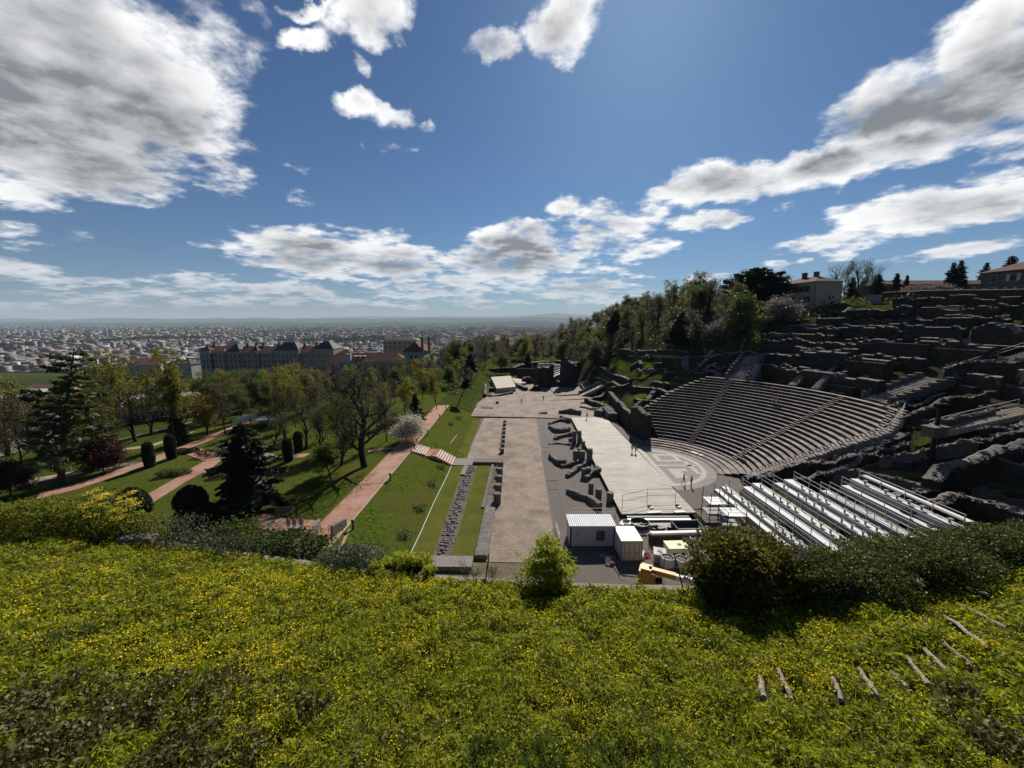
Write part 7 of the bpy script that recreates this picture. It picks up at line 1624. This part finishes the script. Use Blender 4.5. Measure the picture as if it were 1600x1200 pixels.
# leaning stakes and the concrete block
for k, (px, pb, tx, tp) in enumerate(((155, 838, 167, 798), (1072, 935, 1050, 868), (757, 905, 765, 865))):
    x, y = at_edge(px, off=-.1); zb = Ff(x, y); x2, y2 = at_edge(tx, off=-.1); h = ztop(x2, y2, tx, tp) - zb; mb = MB(); mb.tube([(x, y, zb - .2), (x2, y2, zb + h)], [.03, .022], 6); o = mb.build('leaning_stake', m_barkd, origin=(x, y, zb)); tag(o, ['thin leaning stake beside the yellow broom', 'dark leaning stake in front of the works yard', 'short dark stake at the near end of the terrace'][k], 'stake')
x, y = at_edge(230, off=-.15); h = .55; mb = MB(); mb.box((x, y, Ff(x, y) + .18), (1.5, .5, .6), .05); o = mb.build('concrete_block', m_cop, origin=(x, y, Ff(x, y))); bv = o.modifiers.new('edge', 'BEVEL'); bv.width = .03; bv.segments = 2; tag(o, 'low concrete block at the edge of the slope left of the bushes', 'block')
# young leafless saplings by the terrace end
for k, px in enumerate((728, 742, 768)):
    x, y = at_edge(px, off=.1); zb = ZE - .1; rgk = random.Random(k + 40); t = thing('twiggy_shrub', ['left', 'middle', 'right'][k] + ' spindly twiggy shrub at the near end of the terrace', 'shrub', (x, y, zb)); mb = MB(); tips = []
    for j in range(7):
        q = Vector((rgk.uniform(-.25, .25), rgk.uniform(-.15, .15), rgk.uniform(.4, 1.0))); m2 = q * .5 + Vector((rgk.uniform(-.05, .05), 0, 0)); mb.tube([(0, 0, 0), m2, q], [.01, .008, .004], 4); tips.append(q)
        for s in range(4): e = m2.lerp(q, s / 4) + Vector((rgk.uniform(-.15, .15), rgk.uniform(-.1, .1), rgk.uniform(.05, .2))); mb.tube([m2.lerp(q, s / 4), e], [.005, .003], 3); tips.append(e)
    mb.build('stem', m_barkd, t); gn = np.random.default_rng(k); leafmesh('leaves', np.concatenate([np.array(q) + gn.normal(size=(5, 3)) * .04 for q in tips]), .035, L_GRN, t, gen=gn)
# the bright young tree at the edge
g = GF(858, 918); S_y = dict(lev=3, kids=[15, 7, 4], wob=.14, upb=.10, bare=.10, ang=62, len=.62, trunk=.6, r=.07, tap=.6)
t_edge = broad('young_tree', 33, 3.0, S_y, L_BRT, m_barkd, 10, .07, .085); hh = ztop(g[0], g[1], 855, 836) - g[2]; s = hh / t_edge['_h']; t_edge.location = g; t_edge.scale = (s * 1.4, s * 1.4, s); tag(t_edge, 'bright yellow-green young tree at the edge of the slope, casting a dark shadow', 'tree')
# bushes at right: one upright, then a long low hedge
def sbush(name, label, px, pb, top, wpx, n, ls, leaf, seed, depth=1.0, lumps=3, stems=10, group=None, na=.45, off=(0, 0)):
    g = GF(px, pb); g = (g[0] + off[0], g[1] + off[1], g[2]); h = ztop(g[0], g[1], px, top) - g[2]; g = (g[0], g[1] + .7, g[2] - .1); h *= .84; dist = math.hypot(g[0], g[1]); w_ = wpx / F * dist * .52; rg = random.Random(seed); e = []
    for k in range(lumps):
        u = (k + .5) / lumps * 2 - 1; e.append(((u * w_ * .6, rg.uniform(-.25, .25) * depth, h * rg.uniform(.4, .55)), (w_ * rg.uniform(.5, .7), depth * rg.uniform(.6, .9), h * rg.uniform(.45, .58))))
    return bush(name, label, 'shrub', g, e, n, ls, leaf, seed, stems, group, na, zmin=-.4)
L_B1 = leafmat('russet_leaf', (.14, .115, .018), (.042, .048, .010), .4, scale=1.6); L_B2 = leafmat('hedge_leaf', (.095, .115, .028), (.028, .036, .010), .3, scale=1.2)
sbush('tall_bush', 'tall rounded bush with russet-tinged leaves in front of the grandstand', 1172, 955, 824, 128, 15000, .085, L_B1, 970, 1.3, 4, 30)
sbush('tall_bush', 'lower green skirt of the tall russet bush', 1138, 960, 884, 62, 5000, .08, L_GRN, 971, .8, 2, 10)
sbush('twiggy_bush', 'dark twiggy bush between the tall bush and the hedge', 1240, 945, 822, 70, 2600, .05, L_BRW, 972, .8, 2, 70, na=.7)
for k, (px, pb, tp, wp) in enumerate(((1285, 945, 872, 110), (1350, 940, 862, 120), (1420, 925, 848, 120), (1490, 912, 842, 110), (1555, 890, 832, 120), (1625, 880, 818, 130))):
    sbush('hedge_shrub', ['leftmost', 'second', 'third', 'fourth', 'fifth', 'rightmost'][k] + ' mound of the low hedge on the right, counted from the tall bush', px, pb, tp, wp, 12000, .06, L_B2, 980 + k, 1.5, 3, 14, 'mounds of the low hedge')
# ---- clipped greens of the park
def topiary(name, label, px, pb, pt, prof, leaf=L_TOP, n=5200, ls=.13, wide=1.0):
    g = G(px, pb); h = ztop(g[0], g[1], px, pt) - g[2]; t = thing(name, label, 'topiary', g); mb = MB(); pr = [(r * h * wide * .93, z * h) for r, z in prof]; mb.lathe(pr, n=22); mb.build('body', mat('yew_core', (.016, .024, .010), (.01, .014, .007), scale=5, rough=1, spec=0) if 'yew_core' not in MATS else MATS['yew_core'], t, smooth=True)
    gn = np.random.default_rng(int(px)); zs = np.array([p[1] for p in pr]); rs = np.array([p[0] for p in pr]); z = gn.uniform(0, h, n); r = np.interp(z, zs, rs); a = gn.uniform(0, 6.28, n); k = gn.uniform(0, 1, n) < (r / rs.max() + .15); rr_ = r * gn.uniform(.95, 1.13, n); leafmesh('foliage', np.stack([rr_ * np.cos(a), rr_ * np.sin(a), z], -1)[k], ls, leaf, t, gen=gn); return t
COLP = [(.13, 0), (.165, .1), (.185, .4), (.18, .75), (.14, .93), (.05, 1)]; DOME = [(.42, 0), (.5, .15), (.48, .45), (.36, .75), (.18, .93), (.03, 1)]
topiary('clipped_column', 'left of the two clipped yew columns by the pink path', 235, 730, 690, COLP); topiary('clipped_column', 'right of the two clipped yew columns by the pink path', 269, 717, 678, COLP)
topiary('clipped_column', 'leaning clipped yew column below the bare trees', 451, 721, 684, COLP); topiary('clipped_column', 'thin clipped column behind the leaning one', 467, 706, 674, COLP)
topiary('clipped_dome', 'pointed clipped yew dome half hidden by the yellow broom', 209, 806, 760, DOME, n=7000); topiary('clipped_pawn', 'large clipped yew shaped like a head on shoulders', 304, 826, 756, [(.34, 0), (.38, .12), (.36, .36), (.24, .44), (.22, .47), (.29, .55), (.30, .7), (.22, .87), (.1, .96), (.02, 1)], n=9000)
topiary('clipped_dome', 'low clipped yew mound beside the head-shaped one', 326, 828, 786, [(.5, 0), (.55, .3), (.5, .6), (.32, .88), (.05, 1)], n=6000)
for k, (px, py, wpx, hh, leaf) in enumerate(((272, 743, 40, 1.1, L_OLV), (345, 712, 70, 1.2, L_TOP), (385, 722, 60, 1.0, L_TOP), (362, 744, 60, 1.0, L_TOP), (292, 708, 26, 1.0, L_TOP), (420, 704, 40, .9, L_TOP))):
    g = G(px, py); w_ = wpx / F * math.hypot(g[0], g[1]) * .5; bush('clipped_hedge', ['rounded yellow-green flower hedge where the pink paths meet', 'long low dark hedge above the path junction', 'low dark hedge behind the drooping cedar', 'low dark hedge below the path junction', 'small round dark shrub by the upper path', 'short dark hedge right of the cedar'][k], 'hedge', g, [((-w_ * .4, 0, hh * .4), (w_ * .6, 1.2, hh * .6)), ((w_ * .4, .3, hh * .4), (w_ * .6, 1.2, hh * .6))], 2600, .14, leaf, 990 + k, 4, None, .2, zmin=0)
# ---- air
mb = MB(); mb.box((0, 29000, 489.5), (130000, 62200, 1221)); hz_ = mb.build('haze', None or [m for m in [newmat('haze_air')[0]]][0]); tag(hz_, kind='stuff')
hm = MATS['haze_air']; T = NT(hm.node_tree); ho = [n for n in hm.node_tree.nodes if n.type == 'OUTPUT_MATERIAL'][0]
pv = T.node('ShaderNodeVolumePrincipled'); pv.inputs['Color'].default_value = (.72, .86, 1, 1); pv.inputs['Density'].default_value = 3.2e-5; pv.inputs['Anisotropy'].default_value = 0.0; T.l.new(pv.outputs[0], ho.inputs['Volume'])
# seed stalks and dead stems standing above the turf
x, y = scat(9000, gen, 1.0); kl = ~nearlog(x, y, .2); x, y = x[kl], y[kl]; h = gen.uniform(.25, .55, len(x)); tag(blade_obj('dry_stalks', x, y, Fn(x, y), h, .008 + .006 * gen.uniform(0, 1, len(x)), .7, leafmat('straw', (.30, .25, .10), (.14, .12, .05), .3), gen), kind='stuff')
# ================================================================ people
m_skin = mat('skin', (.42, .27, .2), (.34, .21, .15), rough=.6); m_hair = mat('hair', (.03, .022, .016), (.015, .012, .01), rough=.6); m_shoe = mat('shoe', (.03, .028, .027), (.02, .02, .02), rough=.5)
CLO = {}
def cloth(c):
    if c not in CLO: CLO[c] = mat('cloth', c, tuple(x * .7 for x in c), scale=8, rough=.9)
    return CLO[c]
def person(label, loc, rz, top, legs, pose='stand', group=None, h=1.72, coat=False):
    t = thing('person', label, 'person', loc, rz, group); st = {'stand': .0, 'walk': .26, 'sit': 0}[pose]; s = pose == 'sit'; a = .5 if not s else 0
    J = {'pel': (0, 0, .95), 'spi': (0, .0, 1.14), 'che': (0, .0, 1.36), 'nec': (0, .005, 1.49), 'hd': (0, .02, 1.57), 'fac': (0, .035, 1.63), 'top': (0, .01, 1.70), 'nos': (0, .115, 1.615)}
    for k, sx in (('l', -1), ('r', 1)):
        sw = st * sx * .8
        J['sh' + k] = (.165 * sx, 0, 1.42); J['el' + k] = (.225 * sx, -.03 - sw * .45, 1.14); J['wr' + k] = (.215 * sx, .07 - sw * .8, .91); J['pa' + k] = (.21 * sx, .09 - sw * .9, .84)
        J['hi' + k] = (.09 * sx, 0, .9); J['kn' + k] = (.095 * sx, .05 + sw * .6, .5); J['an' + k] = (.095 * sx, -.02 + sw * 1.1 - (.10 if sw < 0 else 0), .09 + (.07 if sw < 0 else 0)); J['to' + k] = (.105 * sx, .15 + sw * 1.1 - (.10 if sw < 0 else 0), .04 + (.02 if sw < 0 else 0))
    if s:
        for k in list(J):
            if k[:2] in ('kn', 'an', 'to', 'hi'): continue
            x, y, z = J[k]; J[k] = (x, y + (.10 * (z - .95) if z > .95 else .0), z - .5)
        for k, sx in (('l', -1), ('r', 1)): J['hi' + k] = (.09 * sx, .02, .43); J['kn' + k] = (.12 * sx, .46, .47); J['an' + k] = (.12 * sx, .44, .02); J['to' + k] = (.13 * sx, .6, -.02); J['el' + k] = (.24 * sx, .12, .66); J['wr' + k] = (.15 * sx, .33, .56); J['pa' + k] = (.12 * sx, .4, .55)
    RAD = dict(pel=.135, spi=.125, che=.14, nec=.052, hd=.075, fac=.09, top=.07, nos=.014, sh=.07, el=.046, wr=.032, pa=.036, hi=.092, kn=.058, an=.042, to=.038)
    if coat: RAD.update(pel=.16, spi=.15, hi=.12, kn=.075)
    E = [('pel', 'spi'), ('spi', 'che'), ('che', 'nec'), ('nec', 'hd'), ('hd', 'fac'), ('fac', 'top'), ('fac', 'nos')]
    for k in 'lr': E += [('che', 'sh' + k), ('sh' + k, 'el' + k), ('el' + k, 'wr' + k), ('wr' + k, 'pa' + k), ('pel', 'hi' + k), ('hi' + k, 'kn' + k), ('kn' + k, 'an' + k), ('an' + k, 'to' + k)]
    names = list(J); sc_ = h / 1.72; me = bpy.data.meshes.new('skeleton'); me.from_pydata([tuple(c * sc_ for c in J[n]) for n in names], [(names.index(a_), names.index(b_)) for a_, b_ in E], []); ob = bpy.data.objects.new('skeleton', me); col.objects.link(ob)
    ob.modifiers.new('skin', 'SKIN')
    for i, n in enumerate(names):
        r = RAD.get(n, RAD.get(n[:2], .05)) * sc_; sv_ = me.skin_vertices[0].data[i]; sv_.radius = (r * (1.2 if n in ('che', 'pel', 'spi') else 1), r * (.85 if n in ('che', 'pel', 'spi') else 1)); sv_.use_root = n == 'pel'
    sb = ob.modifiers.new('sub', 'SUBSURF'); sb.levels = 1; sb.render_levels = 1
    dg = bpy.context.evaluated_depsgraph_get(); me2 = bpy.data.meshes.new_from_object(ob.evaluated_get(dg)); bpy.data.objects.remove(ob)
    bm = bmesh.new(); bm.from_mesh(me2); mb = MB()
    for k, sx in (('l', -1), ('r', 1)):   # five fingers rooted in each palm
        p0 = Vector(J['pa' + k]) * sc_; d = (p0 - Vector(J['wr' + k]) * sc_).normalized(); sd = Vector((0, 1, 0)) if abs(d.y) < .8 else Vector((0, 0, 1))
        for f_ in range(4):
            b = p0 + sd * (.027 - .018 * f_) ; L_ = (.072, .08, .075, .058)[f_]; mb.tube([b - d * .02, b + d * L_ * .5 + Vector((-sx * .004, 0, 0)), b + d * L_ + Vector((-sx * .02, 0, 0))], [.009, .0085, .006], 5)
        b = p0 + sd * .03 - d * .045; mb.tube([b, b + d * .03 + sd * .022, b + d * .062 + sd * .026 + Vector((-sx * .01, 0, 0))], [.011, .01, .007], 5)
    vv = [bm.verts.new(v) for v in mb.v]
    for f_ in mb.f: bm.faces.new([vv[i] for i in f_])
    segs = [(Vector(J[a_]) * sc_, Vector(J[b_]) * sc_, a_, b_) for a_, b_ in E]
    for f_ in bm.faces:
        c = f_.calc_center_median(); best = min(segs, key=lambda q: (c - (q[0] + (q[1] - q[0]) * max(0, min(1, (c - q[0]).dot(q[1] - q[0]) / max(1e-6, (q[1] - q[0]).length_squared))))).length); b_ = best[3]
        f_.material_index = 0 if (b_ in ('hd', 'fac', 'top', 'nos') or b_[:2] == 'pa') else (2 if b_[:2] in ('kn', 'an') or (b_[:2] == 'hi' and not coat) else (3 if b_[:2] == 'to' else 1)); f_.smooth = True
        if b_[:2] == 'kn' and coat and c.z > .62: f_.material_index = 1
    bm.to_mesh(me2); bm.free(); me2.name = 'body'; me2.materials.clear()
    for m in (m_skin, cloth(top), cloth(legs), m_shoe): me2.materials.append(m)
    o = bpy.data.objects.new('body', me2); col.objects.link(o); o.parent = t
    hm_ = MB(); c = Vector(J['top']) * sc_; hm_.lathe([(.098, -.10), (.112, -.03), (.1, .03), (.06, .07), (.01, .085)], (c.x, c.y - .012, c.z - .03), 12); hm_.build('hair', m_hair, t, smooth=True); return t
DK = (.018, .018, .02); NV = (.02, .025, .04); WH = (.5, .48, .45); RD = (.10, .012, .014); BR = (.05, .035, .028); GR = (.09, .09, .095)
person('left person of the pair on the stage, dark jacket and pale trousers', P(987.5, 707, .7), R(180), (.05, .012, .014), WH, 'walk')
person('right person of the pair on the stage, dark red jacket and pale trousers', P(993, 708, .7), R(176), RD, WH, 'walk')
person('left of two people in black at the edge of the orchestra, stepping out', P(1068, 757, .12), R(-80), DK, NV, 'walk')
person('person in black standing by the scaffold tower, right of two', P(1080, 760, .12), R(95), DK, DK)
person('lone person in black walking on the far square, left of two', P(815, 631, .06), R(170), DK, DK, 'walk')
person('person in black standing on the far square near the low kerb', P(849, 626, .06), R(200), DK, NV, coat=True)
person('person in dark clothes standing at the far end of the plank stage', P(917, 655, .7), R(30), DK, BR)
person('person in black walking on the white-edged bank steps', P(682, 706, 2.2), R(-75), DK, DK, 'walk')
person('person in a long black coat on the red path', P(658, 682, 3.02), R(190), DK, DK, 'walk', coat=True)
for k, (px, c, l) in enumerate(((452, DK, NV), (461, GR, NV), (472, DK, DK))): person(['left of the three people in dark clothes at the foot of the red path', 'middle of the three people at the foot of the red path, in a grey top', 'right of the three people in dark clothes at the foot of the red path'][k], P(px, 830, 3.05), R(170 + 15 * k), c, l, 'walk' if k == 1 else 'stand')
person('person sitting low down in the seats near the stair', (*arcpt(16.35, -1), 1.57), R(90), DK, NV, 'sit')
a = 20; person('left of two people sitting together high in the seats', (*arcpt(29.9, a + 1), 9.57), R(a + 90), DK, BR, 'sit'); person('right of two people sitting together high in the seats', (*arcpt(29.9, a - .6), 9.57), R(a + 90), GR, DK, 'sit')
for k, (px, py) in enumerate(((992, 557), (996, 557))): g = G(px, py, .35); person(['left', 'right'][k] + ' of two distant people on the footpath below the wood', g, R(160), DK, DK)
for k, (px, py) in enumerate(((997, 588), (1003, 588))): g = G(px, py, .3); person(['left', 'right'][k] + ' of two distant people in black beside the bright green slope', g, R(200), DK, DK)
